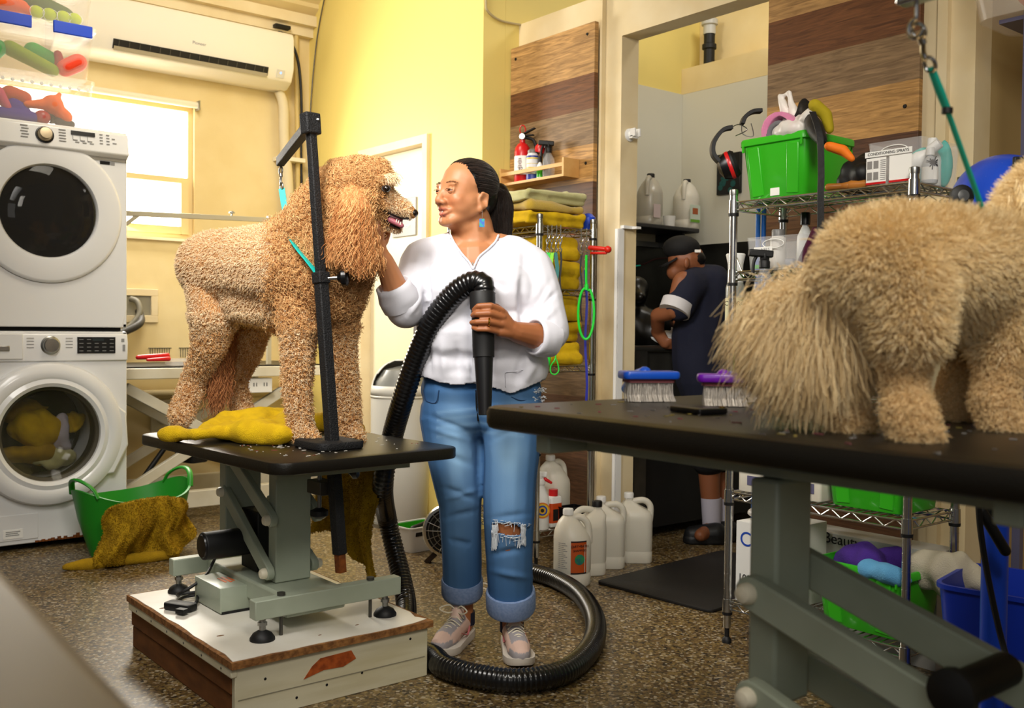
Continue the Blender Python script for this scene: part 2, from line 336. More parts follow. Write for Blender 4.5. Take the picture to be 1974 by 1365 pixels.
# ================================================================== the room
YW, XR, XP, YR, XB = 5.85, 3.04, 3.27, 4.0, 4.52       # window wall, door wall, partition, return wall, bath wall
struct('floor', B().bx(-3, 5.2, -2.5, 6.1, -.1, 0), M['floor'])
b = B(); wx0, wx1, wz0, wz1 = 1.2, 2.285, 1.535, 2.325
b.bx(-3, wx0, YW, YW + .14, 0, 3.0).bx(wx1, XR + .14, YW, YW + .14, 0, 3.0).bx(wx0, wx1, YW, YW + .14, 0, wz0).bx(wx0, wx1, YW, YW + .14, wz1, 3.0)
struct('wall_left', b, M['cream'])
dY0, dY1, dZ = 4.515, 5.15, 2.02                        # door opening
b = B(); b.bx(XR, XR + .14, YR, dY0 - .046, 0, 4.05).bx(XR, XR + .14, dY1 + .046, YW, 0, 4.05).bx(XR, XR + .14, dY0 - .046, dY1 + .046, dZ + .046, 4.05)
struct('wall_back', b, M['yellow'])
struct('wall_return', B().bx(XR + .141, 4.9, YR, YR + .12, 0, 4.05), M['yellow'])
b = B(); b.bx(XP, XP + .11, 3.255, YR - .001, 0, 2.585).bx(XP, XP + .11, 1.615, 3.255, 2.365, 2.585).bx(XP, XP + .11, 1.615, 2.40, 0, 2.365)
struct('wall_partition', b, M['cream2'])
struct('trim_partition', B().bx(3.245, XP - .001, 3.36, 3.375, 0, 2.585).bx(3.245, XP - .001, 1.70, 1.735, 0, 2.585), M['cream2'])
M['tan'] = mat('tan paint', 'b39a68', .7, bump=(30, .1))
struct('wall_right', B().bx(3.75, 3.9, -2.5, 1.61, 0, 4.05).bx(XP + .111, 3.9, 1.615, 1.75, 0, 4.05), M['tan'])
M['frp'] = mat('white bath wall panel', 'd2d0c2', .45, bump=(70, .1))
struct('wall_bath', B().bx(XB, 4.9, .6, YR - .001, 0, 2.42), M['frp'])
struct('wall_bath_ledge', B().bx(XB, 4.9, .6, YR - .001, 2.421, 2.57).bx(4.68, 4.9, .6, YR - .001, 2.571, 4.05), M['cream'])
struct('wall_bath_panel', B().bx(XP + .112, XB - .001, YR - .012, YR - .0005, 0, 2.42), M['frp'])
struct('wall_bath_blocker', B().bx(3.901, 4.9, .5, .599, 0, 4.05), M['frp'])  # unseen wall, put in to block the world light
b = B()                                                 # sloping board ceiling by the window, then flat
for k in range(11):
    y0, y1 = YW - .125 * k, YW - .125 * (k + 1); z0, z1 = 2.93 + .115 * k, 2.93 + .115 * (k + 1)
    b.loft([[(x, y0 + .02, z0), (x, y1, z1 - .012), (x, y1, z1 + .08), (x, y0 + .02, z0 + .09)] for x in (-3, XR)])
struct('ceiling', b.bx(-3, 4.9, -1.0, 4.47, 4.2, 4.3), M['cream'])
b = B().bx(1.7, XR - .001, YW - .055, YW - .001, 2.865, 2.93).bx(1.6, XR - .001, YW - .1, YW - .001, 2.925, 2.99)
struct('trim_ceiling', b, M['cream2'])
# window
b = B(); fr = .028
for x0, x1, z0, z1 in ((wx0 + .001, wx1 - .001, wz0 + .001, wz0 + fr), (wx0 + .001, wx1 - .001, wz1 - fr, wz1 - .001), (wx0 + .001, wx0 + fr, wz0 + fr, wz1 - fr), (wx1 - fr, wx1 - .001, wz0 + fr, wz1 - fr), (wx0 + fr, wx1 - fr, 1.868, 1.90)): b.bx(x0, x1, YW + .03, YW + .085, z0, z1)
M['winframe'] = mat('cream window frame', 'e8cf95', .5)
wf = struct('window_1', b, M['winframe'])
b = B(); b.bx(wx0 + fr, wx1 - fr - .035, YW + .02, YW + .045, wz0 + fr, wz0 + fr + .045).bx(wx1 - fr - .045, wx1 - fr, YW + .015, YW + .05, wz0 + fr, 1.868)
obj('sash', b, M['winframe'], wf)
M['sky'] = mat('bright daylight pane', 'fff6e2', .4, emit=9)
obj('pane', B().bx(wx0 + .005, wx1 - .005, YW + .055, YW + .06, wz0 + .005, wz1 - .005), M['sky'], wf)
b = B().bx(wx0 - .02, wx1 + .015, YW - .02, YW + .02, wz0 - .018, wz0 - .002); obj('sill', b, M['cream2'], wf)
t = tag(obj('roller_blind', B().cyl((wx0 - .01, YW - .03, wz1 + .005), (wx1 + .005, YW - .03, wz1 + .005), .019, n=18), M['offwhite']), 'rolled up cream blind along the top of the bright window', 'blind')
obj('bracket', B().bx(wx1 + .006, wx1 + .012, YW - .06, YW - .001, wz1 - .025, wz1 + .03), M['steel'], t)
# door
b = B(); e = .045
b.bx(XR - .018, XR + .139, dY0 - e, dY0, 0, dZ).bx(XR - .018, XR + .139, dY1, dY1 + e, 0, dZ).bx(XR - .018, XR + .139, dY0 - e, dY1 + e, dZ, dZ + e)
d = struct('door_1', b, M['cream2'])
obj('door_leaf', B().bx(XR + .05, XR + .09, dY0 + .002, dY1 - .002, .01, dZ - .002), mat('cream door paint', 'f0e4c4', .35), d)
# plaque on the door
Xd = XR + .05
a, c2 = OX(762, 385, Xd), OX(801, 455, Xd); M['plaque'] = mat('grey sign plastic', '9b9c98', .35)
s = tag(obj('door_sign', B().box((Xd - .006, (a.y + c2.y) / 2, (a.z + c2.z) / 2), (.008, abs(a.y - c2.y) + .03, .215)), M['plaque'], loc=(Xd, (a.y + c2.y) / 2, c2.z), bevel=.003), 'small grey restroom sign with white figures on the cream door', 'sign')
cy, cz = (a.y + c2.y) / 2, (a.z + c2.z) / 2
def figure(b, y, z, skirt):
    b.cyl((Xd - .0105, y, z + .062), (Xd - .012, y, z + .062), .010, n=12)
    w1 = .012 if not skirt else .024
    b.loft([[(x, y - .012, z + .046), (x, y + .012, z + .046), (x, y + w1, z + .0), (x, y - w1, z + .0)] for x in (Xd - .0105, Xd - .012)])
    for k in (-1, 1): b.bx(Xd - .012, Xd - .0105, y + k * .007 - .004, y + k * .007 + .004, z - .03, z + .002)
b = B(); figure(b, cy + .028, cz + .03, False); figure(b, cy - .03, cz + .03, True); obj('figures', b, M['paper'], s)
text('lettering', 'RESTROOM', .026, (Xd - .0108, cy, cz - .055), (0, -1, 0), (0, 0, 1), M['paper'], s)
# planked wall panels
def plank_panel(y0, y1, z0, z1, label):
    t = thing('plank_panel', label, 'wall panel', (3.225, (y0 + y1) / 2, z0))
    obj('boards', B().bx(3.215, 3.24, y0, y1, z0, z1), M['planks'], t, bevel=.002)
    for y, z in ((y0 + .05, z1 - .05), (y1 - .04, z1 - .06), (y0 + .05, 1.80), (y1 - .04, 1.2)): obj('screw', B().lathe([(.0075, 0), (.006, .004)], (3.215, y, z), 12, (-1, 0, 0)), M['black'], t)
    return t
plank_panel(OX(1147, 40, 3.215).y, OX(985, 98, 3.215).y, .0, OX(1147, 40, 3.215).z, 'tall brown plank panel behind the fire extinguisher and towel shelf')
plank_panel(1.78, OX(1481, 60, 3.215).y, .3, 2.56, 'brown plank panel behind the green bin and wire shelf')
# white corner guard and hook on the opening's jamb
struct('trim_jamb', B().bx(3.258, 3.269, 3.2465, 3.272, 0, 1.485).bx(3.258, 3.292, 3.246, 3.2545, 0, 1.485), M['whiteplastic'])
h = OX(1186, 266, 3.325); h.x = 3.325
t = tag(obj('shower_hook', B().lathe([(.030, 0), (.030, .006), (.018, .012), (.012, .03)], (3.325, 3.2545, h.z), 20, (0, -1, 0)), M['whiteplastic'], loc=(3.325, 3.2545, h.z)), 'white round shower holder on the cream doorway jamb', 'hook')
b = B()
for k in (-1, 1): b.bx(3.325 + k * .016 - .004, 3.325 + k * .016 + .004, 3.2, 3.23, h.z - .012, h.z + .024)
obj('cradle', b.bx(3.305, 3.345, 3.215, 3.235, h.z - .02, h.z - .008), M['whiteplastic'], t)
t = tag(obj('corner_bracket', B().bx(3.275, 3.36, 3.232, 3.2545, 1.486, 1.50).bx(3.33, 3.36, 3.205, 3.232, 1.486, 1.497), M['whiteplastic']), 'small white plastic bracket at the top of the jamb guard', 'bracket')
# ================================================================== washer and dryer against the window wall
WX, WYF = 1.213, 4.835                                  # drum axis, front plane
M['washwhite'] = mat('white appliance enamel', 'e3e4e4', .3, coat=.4, bump=(15, .02))
M['glassdark'] = clear_mat('dark door glass', '1a1712', .72, .04)
M['glassclear'] = clear_mat('door glass', '4a4838', .80, .04)
M['drum'] = mat('perforated drum steel', '3a332a', .45, .7, bump=(160, .8, .004))
M['panelblack'] = mat('black control panel', '1b1b1c', .3)
M['rust'] = mat('rust', '8a4a16', .9, bump=(80, .5), var=(40, '5e3210'))
M['gap'] = mat('dark gap', '141312', .8)
x0, x1 = .875, 1.562
def ring(b, c, prof, n=56): return b.lathe([(r, -d) for r, d in prof], c, n, (0, 1, 0), caps=False)
def machine(name, label, cat, z0, z1, zc, rdoor, rglass):
    t = thing(name, label, cat, (WX, WYF, z0)); yb = WYF + .72
    # body: the front face has a round mouth
    b = B(); N = 56; y = WYF; sq = []
    for k in range(N):
        a = 2 * math.pi * k / N; dx, dz = math.cos(a), math.sin(a); s = min((x1 - WX) / abs(dx) if abs(dx) > 1e-6 else 9, ((z1 - zc) if dz > 0 else (zc - z0)) / abs(dz) if abs(dz) > 1e-6 else 9)
        sq.append((WX + dx * s, zc + dz * s))
    mouth = [(WX + rglass * 1.04 * math.cos(2 * math.pi * k / N), zc + rglass * 1.04 * math.sin(2 * math.pi * k / N)) for k in range(N)]
    b.loft([[(p[0], y + .30, p[1]) for p in mouth], [(p[0], y, p[1]) for p in mouth], [(p[0], y, p[1]) for p in sq], [(p[0], yb, p[1]) for p in sq]], caps=False)
    for cx, cz in ((x0, z0), (x1, z0), (x0, z1), (x1, z1)): pass
    b.add([(x0, yb, z0), (x1, yb, z0), (x1, yb, z1), (x0, yb, z1)], [(0, 1, 2, 3)])
    b.bx(x0, x1, y + .001, yb, z0, z0 + .02).bx(x0, x1, y + .001, yb, z1 - .02, z1).bx(x0, x0 + .02, y + .001, yb, z0, z1).bx(x1 - .02, x1, y + .001, yb, z0, z1)
    obj('body', b, M['washwhite'], t, bevel=.004)
    return t
# ---- dryer (top)
dz0, dz1, dzc = 1.006, 1.925, 1.528
t = machine('dryer', 'white front loading dryer with a round dark glass door, stacked on the washer', 'dryer', dz0, dz1, dzc, .315, .205)
b = ring(B(), (WX, WYF - .002, dzc), [(.322, -.004), (.322, .006), (.315, .014), (.306, .016), (.235, .022), (.214, .020), (.206, .008), (.205, -.05)]); obj('door', b, M['washwhite'], t)
b = B().lathe([(.323, 0), (.323, .0015)], (WX, WYF - .0005, dzc), 60, (0, -1, 0)); obj('door_gap', b, M['gap'], t)
obj('glass', B().lathe([(.212, -.02), (.205, .008), (.17, .026), (.1, .034), (.02, .036)], (WX, WYF - .008, dzc), 48, (0, -1, 0)), M['glassdark'], t)
b = ring(B(), (WX, WYF, dzc), [(.206, -.02), (.196, -.10), (.2, -.3), (.235, -.34), (.25, -.62)]); b.lathe([(.25, 0), (.1, .01), (.08, .04), (.01, .045)], (WX, WYF + .62, dzc), 40, (0, -1, 0)); obj('drum', b, M['drum'], t)
# sloped control panel
b = B(); zt, zb = dz1, dz1 - .108
b.loft([[(x, WYF - .03, zb), (x, WYF - .012, zt - .012), (x, WYF + .01, zt + .001), (x, WYF + .04, zt + .001), (x, WYF + .04, zb), (x, WYF + .005, zb - .022)] for x in (x0 - .002, x1 + .002)])
obj('control_panel', b, M['washwhite'], t, bevel=.006)
b = B().bx(x0, x1 - .004, WYF - .006, WYF + .01, zb - .03, zb - .001); obj('panel_shadow_strip', b, mat('grey beige panel shade', '9a958a', .5), t)  # grey strip colours in the shade under the overhanging panel
pn = Vector((0, -1, .2)).normalized()
def onp(x, dz, off=.0): return Vector((x, WYF - .03 + (dz + .0) * .18 - off, zb + dz))
k = obj('dial', B().lathe([(.034, 0), (.034, .004), (.030, .010), (.028, .024), (.025, .028), (.01, .0285)], onp(WX - .02, .052), 32, pn), mat('brushed bronze steel', 'a99a80', .3, .9), t)
obj('dial_ring', B().lathe([(.039, 0), (.039, .003), (.034, .004)], onp(WX - .02, .052, .001), 32, pn), M['blackgloss'], t)
obj('display', B().box(onp(WX + .145, .078, .003), (.105, .004, .018), ax=Matrix.Rotation(-.18, 3, 'X')), M['panelblack'], t)
def marks(parent, items, mt):
    b = B()
    for x, dz, w in items: b.box(onp(x, dz, .0025), (w, .002, .0035), ax=Matrix.Rotation(-.18, 3, 'X'))
    obj('markings', b, mt, parent)
it = [(WX - .105 + (i % 2) * .004, .085 - i * .013, .03) for i in range(5)] + [(WX + .055, .085 - i * .013, .03) for i in range(5)]
it += [(WX + .11 + .032 * i, .045, .02) for i in range(3)] + [(WX + .118 + .032 * i, .036, .018) for i in range(3)] + [(WX + .225 + .03 * (i % 2), .085 - .014 * (i // 2), .014) for i in range(8)] + [(WX + .28, .07, .014), (WX + .285, .05, .018)]
marks(t, it, M['grey'])
b = B()
for i in range(3): b.box(onp(WX + .1 + .032 * i, .058, .0025), (.0015, .002, .022), ax=Matrix.Rotation(-.18, 3, 'X'))
obj('tick_lines', b, M['grey'], t)
bd = obj('badge', B().bx(WX + .225, WX + .27, WYF - .002, WYF, 1.768, 1.783), M['panelblack'], t); obj('badge_square', B().bx(WX + .272, WX + .292, WYF - .002, WYF, 1.768, 1.783), M['grey'], bd)
# ---- washer (bottom)
wz1 = .986; wzc = .522
t = machine('washing_machine', 'white front loading washer with yellow towels behind its round door', 'washing machine', .03, wz1, wzc, .33, .213)
b = ring(B(), (WX, WYF - .004, wzc), [(.325, -.01), (.327, .01), (.318, .035), (.295, .048), (.262, .05), (.252, .044), (.232, .052), (.216, .042), (.211, .0), (.21, -.05)]); obj('door', b, M['washwhite'], t)
b = B().bx(x0 + .02, WX + .33, WYF - .003, WYF - .001, wzc - .01, wzc + .01)
sw = [(WX + r * math.cos(a), wzc + r * math.sin(a)) for r, a in ((.30, -.75), (.345, -.62), (.352, -.2), (.345, .25), (.30, .5))]
obj('door_handle', B().loft([[(x, WYF - d, z) for x, z in sw] for d in (.0, .03, .04)]), M['washwhite'], t, bevel=.008)
obj('glass', B().lathe([(.216, -.02), (.211, .004), (.18, -.02), (.13, -.06), (.02, -.075)], (WX, WYF - .03, wzc), 48, (0, -1, 0)), M['glassclear'], t)
b = ring(B(), (WX, WYF, wzc), [(.216, .0), (.205, -.05), (.215, -.12), (.25, -.16), (.26, -.5)]); b.lathe([(.26, 0), (.01, .01)], (WX, WYF + .5, wzc), 40, (0, -1, 0)); obj('drum', b, M['drum'], t)
obj('gasket', ring(B(), (WX, WYF, wzc), [(.215, .03), (.2, .02), (.198, .005), (.208, -.02)]), mat('dark gasket', '4a4436', .5), t)
b = B(); b.loft([[(x, WYF - .012, wz1 - .135), (x, WYF - .016, wz1 - .05), (x, WYF - .004, wz1 - .012), (x, WYF + .02, wz1 + .002), (x, WYF + .1, wz1 + .002), (x, WYF + .1, wz1 - .135)] for x in (x0 - .001, x1 + .001)]); obj('control_panel', b, M['washwhite'], t, bevel=.005)
pf = WYF - .0165
obj('dial', B().lathe([(.042, 0), (.042, .004), (.036, .008), (.034, .026), (.03, .030), (.01, .0305)], (WX + .005, pf + .003, wz1 - .062), 32, (0, -1, 0)), M['steel'], t)
ds = obj('display', B().box((WX + .205, pf + .0005, wz1 - .062), (.17, .006, .075)), M['panelblack'], t)
b = B()
for i in range(5):
    for j in range(4):
        if not (j == 0 and 1 < i < 4): b.box((WX + .137 + .034 * i, pf - .0032, wz1 - .036 - .0175 * j), (.018, .001, .0028))
obj('markings', b, M['grey'], ds); obj('screen', B().box((WX + .212, pf - .0032, wz1 - .037), (.05, .001, .012)), mat('dim display', '2c3436', .3), ds)
b = B()
for i in range(4):
    for sx in (-.08, .085): b.box((WX + sx, pf, wz1 - .03 - .014 * i), (.03, .001, .003))
b.box((WX + .325, pf, wz1 - .04), (.014, .001, .016)).box((WX + .33, pf, wz1 - .075), (.012, .001, .03)); obj('markings', b, M['grey'], t)
dr = obj('detergent_drawer', B().bx(x0, WX - .11, pf - .003, pf + .01, wz1 - .125, wz1 - .01), M['washwhite'], t, bevel=.004)
obj('drawer_handle', B().bx(WX - .21, WX - .165, pf - .009, pf - .002, wz1 - .088, wz1 - .064), M['steel'], dr, bevel=.004)
obj('filter_cover', B().bx(x0 + .01, WX - .045, WYF - .004, WYF, .05, .165), M['washwhite'], t, bevel=.003)
lb = obj('rating_label', B().bx(WX - .19, WX - .11, WYF - .006, WYF - .0035, .06, .10), M['paper'], t); obj('print', B().bx(WX - .18, WX - .12, WYF - .0075, WYF - .0055, .09, .093).bx(WX - .18, WX - .13, WYF - .0075, WYF - .0055, .082, .085).bx(WX - .18, WX - .125, WYF - .0075, WYF - .0055, .074, .077), M['grey'], lb)
b = B()
for i in range(26):
    x = WX - .05 + .34 * i / 25; h = .006 + .02 * rnd.random() * (1 if i > 4 else .4); b.bx(x - .008, x + .008, WYF - .0015, WYF, .031, .031 + h)
obj('rust_edge', b, M['rust'], t)
for x in (x0 + .06, x1 - .06):
    for y in (.06, .66): obj('foot', B().cyl((x, WYF + y, 0), (x, WYF + y, .0295), .022), M['black'], t)
b = B().bx(x0 + .02, x1 - .02, WYF + .03, WYF + .68, wz1 + .002, dz0); tag(obj('stacking_board', b, M['gap'], loc=(WX, WYF + .03, wz1)), 'dark stacking board squeezed between washer and dryer', 'board')
# towels in the drum
def lump(name, c, r, m, label, cat, seed, group=None, amp=.015, sq=(1, 1, 1)):
    b = B().ell((0, 0, 0), (r * sq[0], r * sq[1], r * sq[2]), n=40); me = mesh_from(name, b.v, b.f); wrinkle(me, amp, 2.2 / r, seed); wrinkle(me, amp * .4, 5 / r, seed + 1)
    a = co(me); setco(me, a + np.array(c)); return tag(obj(name, me, m, loc=Vector(c) - Vector((0, 0, r * sq[2])), smooth=180), label, cat, group)
lump('towel', (WX - .04, WYF + .16, wzc + .02), .11, M['towel'], 'big yellow towel bunched in the middle of the washer drum', 'towel', 1, sq=(1.15, .6, .75), amp=.02)
lump('towel', (WX - .05, WYF + .2, wzc + .10), .09, M['towel2'], 'ochre towel at the top of the washer load', 'towel', 5, sq=(1.3, .6, .45))
lump('towel', (WX - .06, WYF + .16, wzc - .10), .1, M['towel2'], 'olive yellow towel low in the washer drum', 'towel', 8, sq=(1.2, .6, .5))
lump('cloth', (WX + .10, WYF + .15, wzc - .01), .07, mat('lilac grey cloth', 'b9b0b8', .9, bump=(200, .6)), 'pale lilac cloth beside the yellow towels in the washer', 'cloth', 3, sq=(.6, .6, 1.25))
lump('towel', (WX + .155, WYF + .2, wzc + .03), .05, M['towel'], 'small yellow towel at the right of the washer drum', 'towel', 6, sq=(.8, .6, .9))
lump('towel', (WX + .05, WYF + .15, wzc - .13), .07, M['paletowel'], 'pale towel at the bottom of the washer drum', 'towel', 11, sq=(1.3, .6, .55))
# ---- clear toy bins on the dryer
def bin_at(label, cx, y, z, w, d, h, taper, latch, lid=True, dots=False):
    t = thing('storage_bin', label, 'storage bin', (cx, y, z), 'clear toy bins on the dryer')
    obj('bin_body', B().tub((cx, y, z), w, d, h, taper, .003, .03, 0, .008), M['milky'], t)
    if lid: obj('bin_lid', B().rslab((cx, y, z + h + .001), w + .03, d + .03, .018, .04, edge=.004), M['milky'], t)
    if latch:
        for k in (-.13, .13): obj('latch', B().bx(cx + k - .085, cx + k + .085, y - d / 2 - .026, y - d / 2 - .012, z + h - .035, z + h + .02), M['blue'], t, bevel=.004)
    if dots:
        for i in range(11): obj('dot', B().lathe([(.008, 0), (.006, .002)], (cx - w / 2 + .03 + .04 * i, y - d / 2 - .004, z + h - .045), 14, (0, -1, 0)), M['paper'], t)
    return t
bw, bd_ = .46, .36; bx_, by_ = 1.19, WYF + .20
za = 1.927; ha = .222; zb_ = za + ha + .003; hb = .222; zc_ = zb_ + hb + .022; hc = .2
bin_at('lowest clear toy bin, full of orange and purple plush toys', bx_, by_, za, bw, bd_, ha, .9, False, False, True)
bin_at('middle clear toy bin with two blue latches', bx_, by_, zb_, bw, bd_, hb, .9, True)
bin_at('topmost clear toy bin, holding tennis balls', bx_, by_, zc_, bw, bd_, hc, .9, False)
def toy(b, name, label, col, cat='dog toy', rough=.8, group=None):
    me = remesh(b, .006, 6); return tag(obj(name, me, mat(name + ' cloth', col, rough, bump=(120, .3)), smooth=180), label, cat, group)
yf = by_ - bd_ / 2 + .05
P3 = lambda x, dz, z0, dy=0: Vector((bx_ + x, yf + dy, z0 + dz))
for i, x in enumerate((-.01, .045, .105, .155)):
    c = P3(x, .036, zc_); b = B().ell(c, .031, n=20)
    o = tag(obj('tennis_ball', b, mat('tennis felt', 'b8cc04', .9, bump=(300, .4)) if i == 0 else bpy.data.materials['tennis felt'], loc=c - Vector((0, 0, .031)), smooth=180), ['tennis ball furthest from the wall unit in the top bin', 'tennis ball touching the ball beside the gap, second along the top bin', 'tennis ball third along the top bin', 'tennis ball at the clear corner of the top bin'][i], 'tennis ball', 'tennis balls in the top bin')
    obj('seam', B().tube([c + Vector((math.cos(a) * .0312, -.012 - .01 * math.cos(2 * a), math.sin(a) * .029)) for a in np.linspace(0, 6.28, 25)[:-1]], .0012, 6, ring=True), M['paper'], o)
toy(B().cap(P3(-.2, .05, zc_), P3(-.07, .05, zc_), .045, .03).cap(P3(-.07, .05, zc_), P3(-.03, .03, zc_), .03, .015), 'plush_carrot', 'orange plush toy beside the tennis balls in the top bin', 'ec5a08')
toy(B().cap(P3(.0, .1, zc_, .08), P3(.13, .06, zc_, .08), .05, .05), 'plush_cushion', 'dark green plush behind the tennis balls in the top bin', '3c5a10')
toy(B().cap(P3(-.12, .10, zb_), P3(.06, .03, zb_), .035, .03), 'plush_stick', 'lime green long plush toy in the middle bin', '86a000')
toy(B().cap(P3(-.01, .12, zb_, .06), P3(.08, .09, zb_, .06), .04, .035), 'plush_roll', 'mint green plush roll behind the lime toy in the middle bin', '2f9c38')
toy(B().cap(P3(.115, .05, zb_), P3(.17, .085, zb_), .04, .042), 'plush_bird', 'coral and orange plush toy in the corner of the middle bin', 'e83c14')
toy(B().cap(P3(.09, .115, zb_, .03), P3(.1, .07, zb_, .03), .02, .025), 'plush_heart', 'dark red plush toy beside the coral one in the middle bin', 'a00810')
toy(B().cap(P3(-.2, .07, zb_), P3(-.17, .09, zb_), .05, .04), 'plush_ball', 'green plush ball at the end of the middle bin', '089a3a')
b = B().ell(P3(.06, .10, za), (.05, .04, .045)).cap(P3(.05, .10, za), P3(-.05, .085, za), .03, .016).cap(P3(.07, .09, za), P3(.115, .05, za), .03, .033).cap(P3(.06, .11, za), P3(.09, .15, za), .02, .012)
toy(b, 'plush_fox', 'orange plush animal lying on top in the lowest bin', 'f26a04')
toy(B().cap(P3(-.16, .03, za), P3(-.03, .028, za), .03, .03).cap(P3(-.10, .075, za, .02), P3(-.06, .06, za, .02), .035, .03), 'plush_bone', 'purple plush toy on the floor of the lowest bin', '3a1098')
toy(B().ell(P3(.015, .035, za), (.038, .034, .034)), 'red_ball', 'glossy red ball at the bottom of the lowest bin', 'b40408', rough=.3)
toy(B().cap(P3(-.11, .13, za, .05), P3(-.05, .12, za, .05), .04, .035), 'plush_rope', 'rust coloured plush toy at the back of the lowest bin', 'c0481c')
toy(B().cap(P3(.09, .025, za), P3(.14, .02, za), .025, .02).ell(P3(.07, .06, za, .05), .04), 'plush_dog', 'dark grey plush toy under the orange animal in the lowest bin', '3a363a')
toy(B().cap(P3(-.17, .12, za), P3(-.13, .06, za), .03, .02), 'plush_pig', 'pink plush toy at the end of the lowest bin', 'd04a70')
# ---- air conditioner
ax0, ax1 = 1.45, 2.83; ay1 = YW - .001; az0, az1 = 2.49, 2.82; ad = .21
t = thing('air_conditioner', 'long white wall air conditioner above the window', 'air conditioner', ((ax0 + ax1) / 2, ay1 - ad / 2, az0))
prof = [(ay1, az0), (ay1 - ad * .55, az0 - .002), (ay1 - ad * .85, az0 + .035), (ay1 - ad, az0 + .11), (ay1 - ad, az1 - .04), (ay1 - ad * .93, az1 - .006), (ay1 - ad * .85, az1), (ay1, az1)]
M['acwhite'] = mat('white air conditioner plastic', 'ece6d8', .35)
obj('housing', B().loft([[(x, y, z) for y, z in prof] for x in (ax0, ax1)]), M['acwhite'], t, bevel=.008)
# outlet slot on the curved lower front
sl = Vector((0, -(ad * .15), .075)).normalized(); c0 = Vector((0, ay1 - ad * .925, az0 + .0725)); nrm = Vector((0, -.075, -(ad * .15))).normalized()
Rm = Matrix(((1, 0, 0), (0, nrm.y * -1, sl.y), (0, nrm.z * -1, sl.z))).to_3x3()
Rm = Matrix(((1, 0, 0), (0, -nrm.y, sl.y), (0, -nrm.z, sl.z)))
sx0, sx1 = ax0 + .30, ax1 - .17
obj('outlet', B().box(Vector(((sx0 + sx1) / 2, c0.y, c0.z)) + nrm * .002, (sx1 - sx0, .012, .052), ax=Rm), mat('dark outlet', '1c1a16', .7), t)
fl = obj('flap', B().box(Vector(((sx0 + sx1) / 2, c0.y, c0.z)) + nrm * .011 - sl * .021, (sx1 - sx0 - .01, .004, .022), ax=Rm), mat('grey beige flap', 'a69c84', .5), t)
b = B()
for i in range(16): b.box(Vector((sx0 + .03 + (sx1 - sx0 - .06) * i / 15, c0.y, c0.z)) + nrm * .008 + sl * .006, (.004, .006, .03), ax=Rm)
obj('vanes', b, mat('dark grey vane', '4a463c', .6), t)
b = B().box(Vector((ax1 - .085, c0.y, c0.z)) + nrm * .002, (.05, .004, .05), ax=Rm); obj('sensor_window', b, mat('pale grey plastic', 'd6d4cc', .3), t)
obj('status_light', B().lathe([(.008, 0), (.006, .003)], Vector((ax1 - .085, c0.y, c0.z + .006)) + nrm * .004, 14, nrm), mat('blue status light', '6a8cff', .3, emit=3), t)
text('lettering', 'Pioneer', .026, (ax0 + .78, ay1 - ad - .001, az0 + .155), (1, 0, 0), (0, 0, 1), M['grey'], t)
# pipes and cables in the corner beside the air conditioner
b = B().tube(spline([(2.80, YW - .06, 2.49), (2.83, YW - .06, 2.40), (2.84, YW - .055, 2.2), (2.87, YW - .05, 1.9), (2.885, YW - .05, 1.4), (2.885, YW - .05, .9)], 8), .033, 14)
t = tag(obj('insulated_pipe', wrinkle(mesh_from('p', b.v, b.f), .004, 14), mat('white pipe wrap', 'dccfae', .7, bump=(40, .4)), loc=(2.885, YW - .05, .9), smooth=60), 'white wrapped pipe dropping from the air conditioner in the corner', 'pipe')
obj('pipe_clip', B().bx(2.79, 2.97, YW - .09, YW - .001, 2.06, 2.085), M['offwhite'], t)
t = tag(obj('conduit', B().tube(spline([(2.93, YW - .03, 2.9), (2.945, YW - .03, 2.2), (2.95, YW - .03, 1.4), (2.95, YW - .03, .6)], 8), .016, 10), mat('yellowed conduit', 'd0b878', .6), loc=(2.95, YW - .03, .6)), 'yellowed conduit beside the wrapped pipe in the room corner', 'conduit')
tag(obj('black_cable', B().tube(spline([(2.80, YW - .05, 2.86), (2.87, YW - .05, 2.83), (2.93, YW - .06, 2.7), (2.955, YW - .06, 2.45), (2.97, YW - .03, 2.1), (2.985, YW - .03, 1.5), (2.985, YW - .03, .8)], 8), .009, 8), M['black'], loc=(2.985, YW - .03, .8)), 'black cable looping down the corner beside the conduit', 'cable')
tag(obj('thin_wire', B().tube(spline([(3.02, YW - .25, 3.1), (3.025, YW - .12, 2.8), (3.02, YW - .05, 2.3), (3.02, YW - .04, 1.6), (3.02, YW - .03, .9)], 8), .004, 6), M['darksteel'], loc=(3.02, YW - .03, .9)), 'thin grey wire hanging along the yellow wall corner', 'wire')
tag(obj('cable_bracket', B().bx(2.76, 2.86, YW - .10, YW - .056, 2.875, 2.895), M['black']), 'small black bracket above the end of the air conditioner', 'bracket')
pts = [OY(936, 0, YR - .01), OY(940, 22, YR - .01), OY(965, 40, YR - .01), OY(1003, 48, YR - .01)]
for q, p in zip(pts, ((936, -40), 0, 0, 0)): q.y = YR - .012
tag(obj('wall_cable', B().tube(spline([OY(935, -60, YR - .012)] + pts, 8), .006, 8), mat('beige cable', 'b6a67c', .6), loc=pts[-1]), 'beige cable curving down the yellow wall to the doorway beam', 'cable')
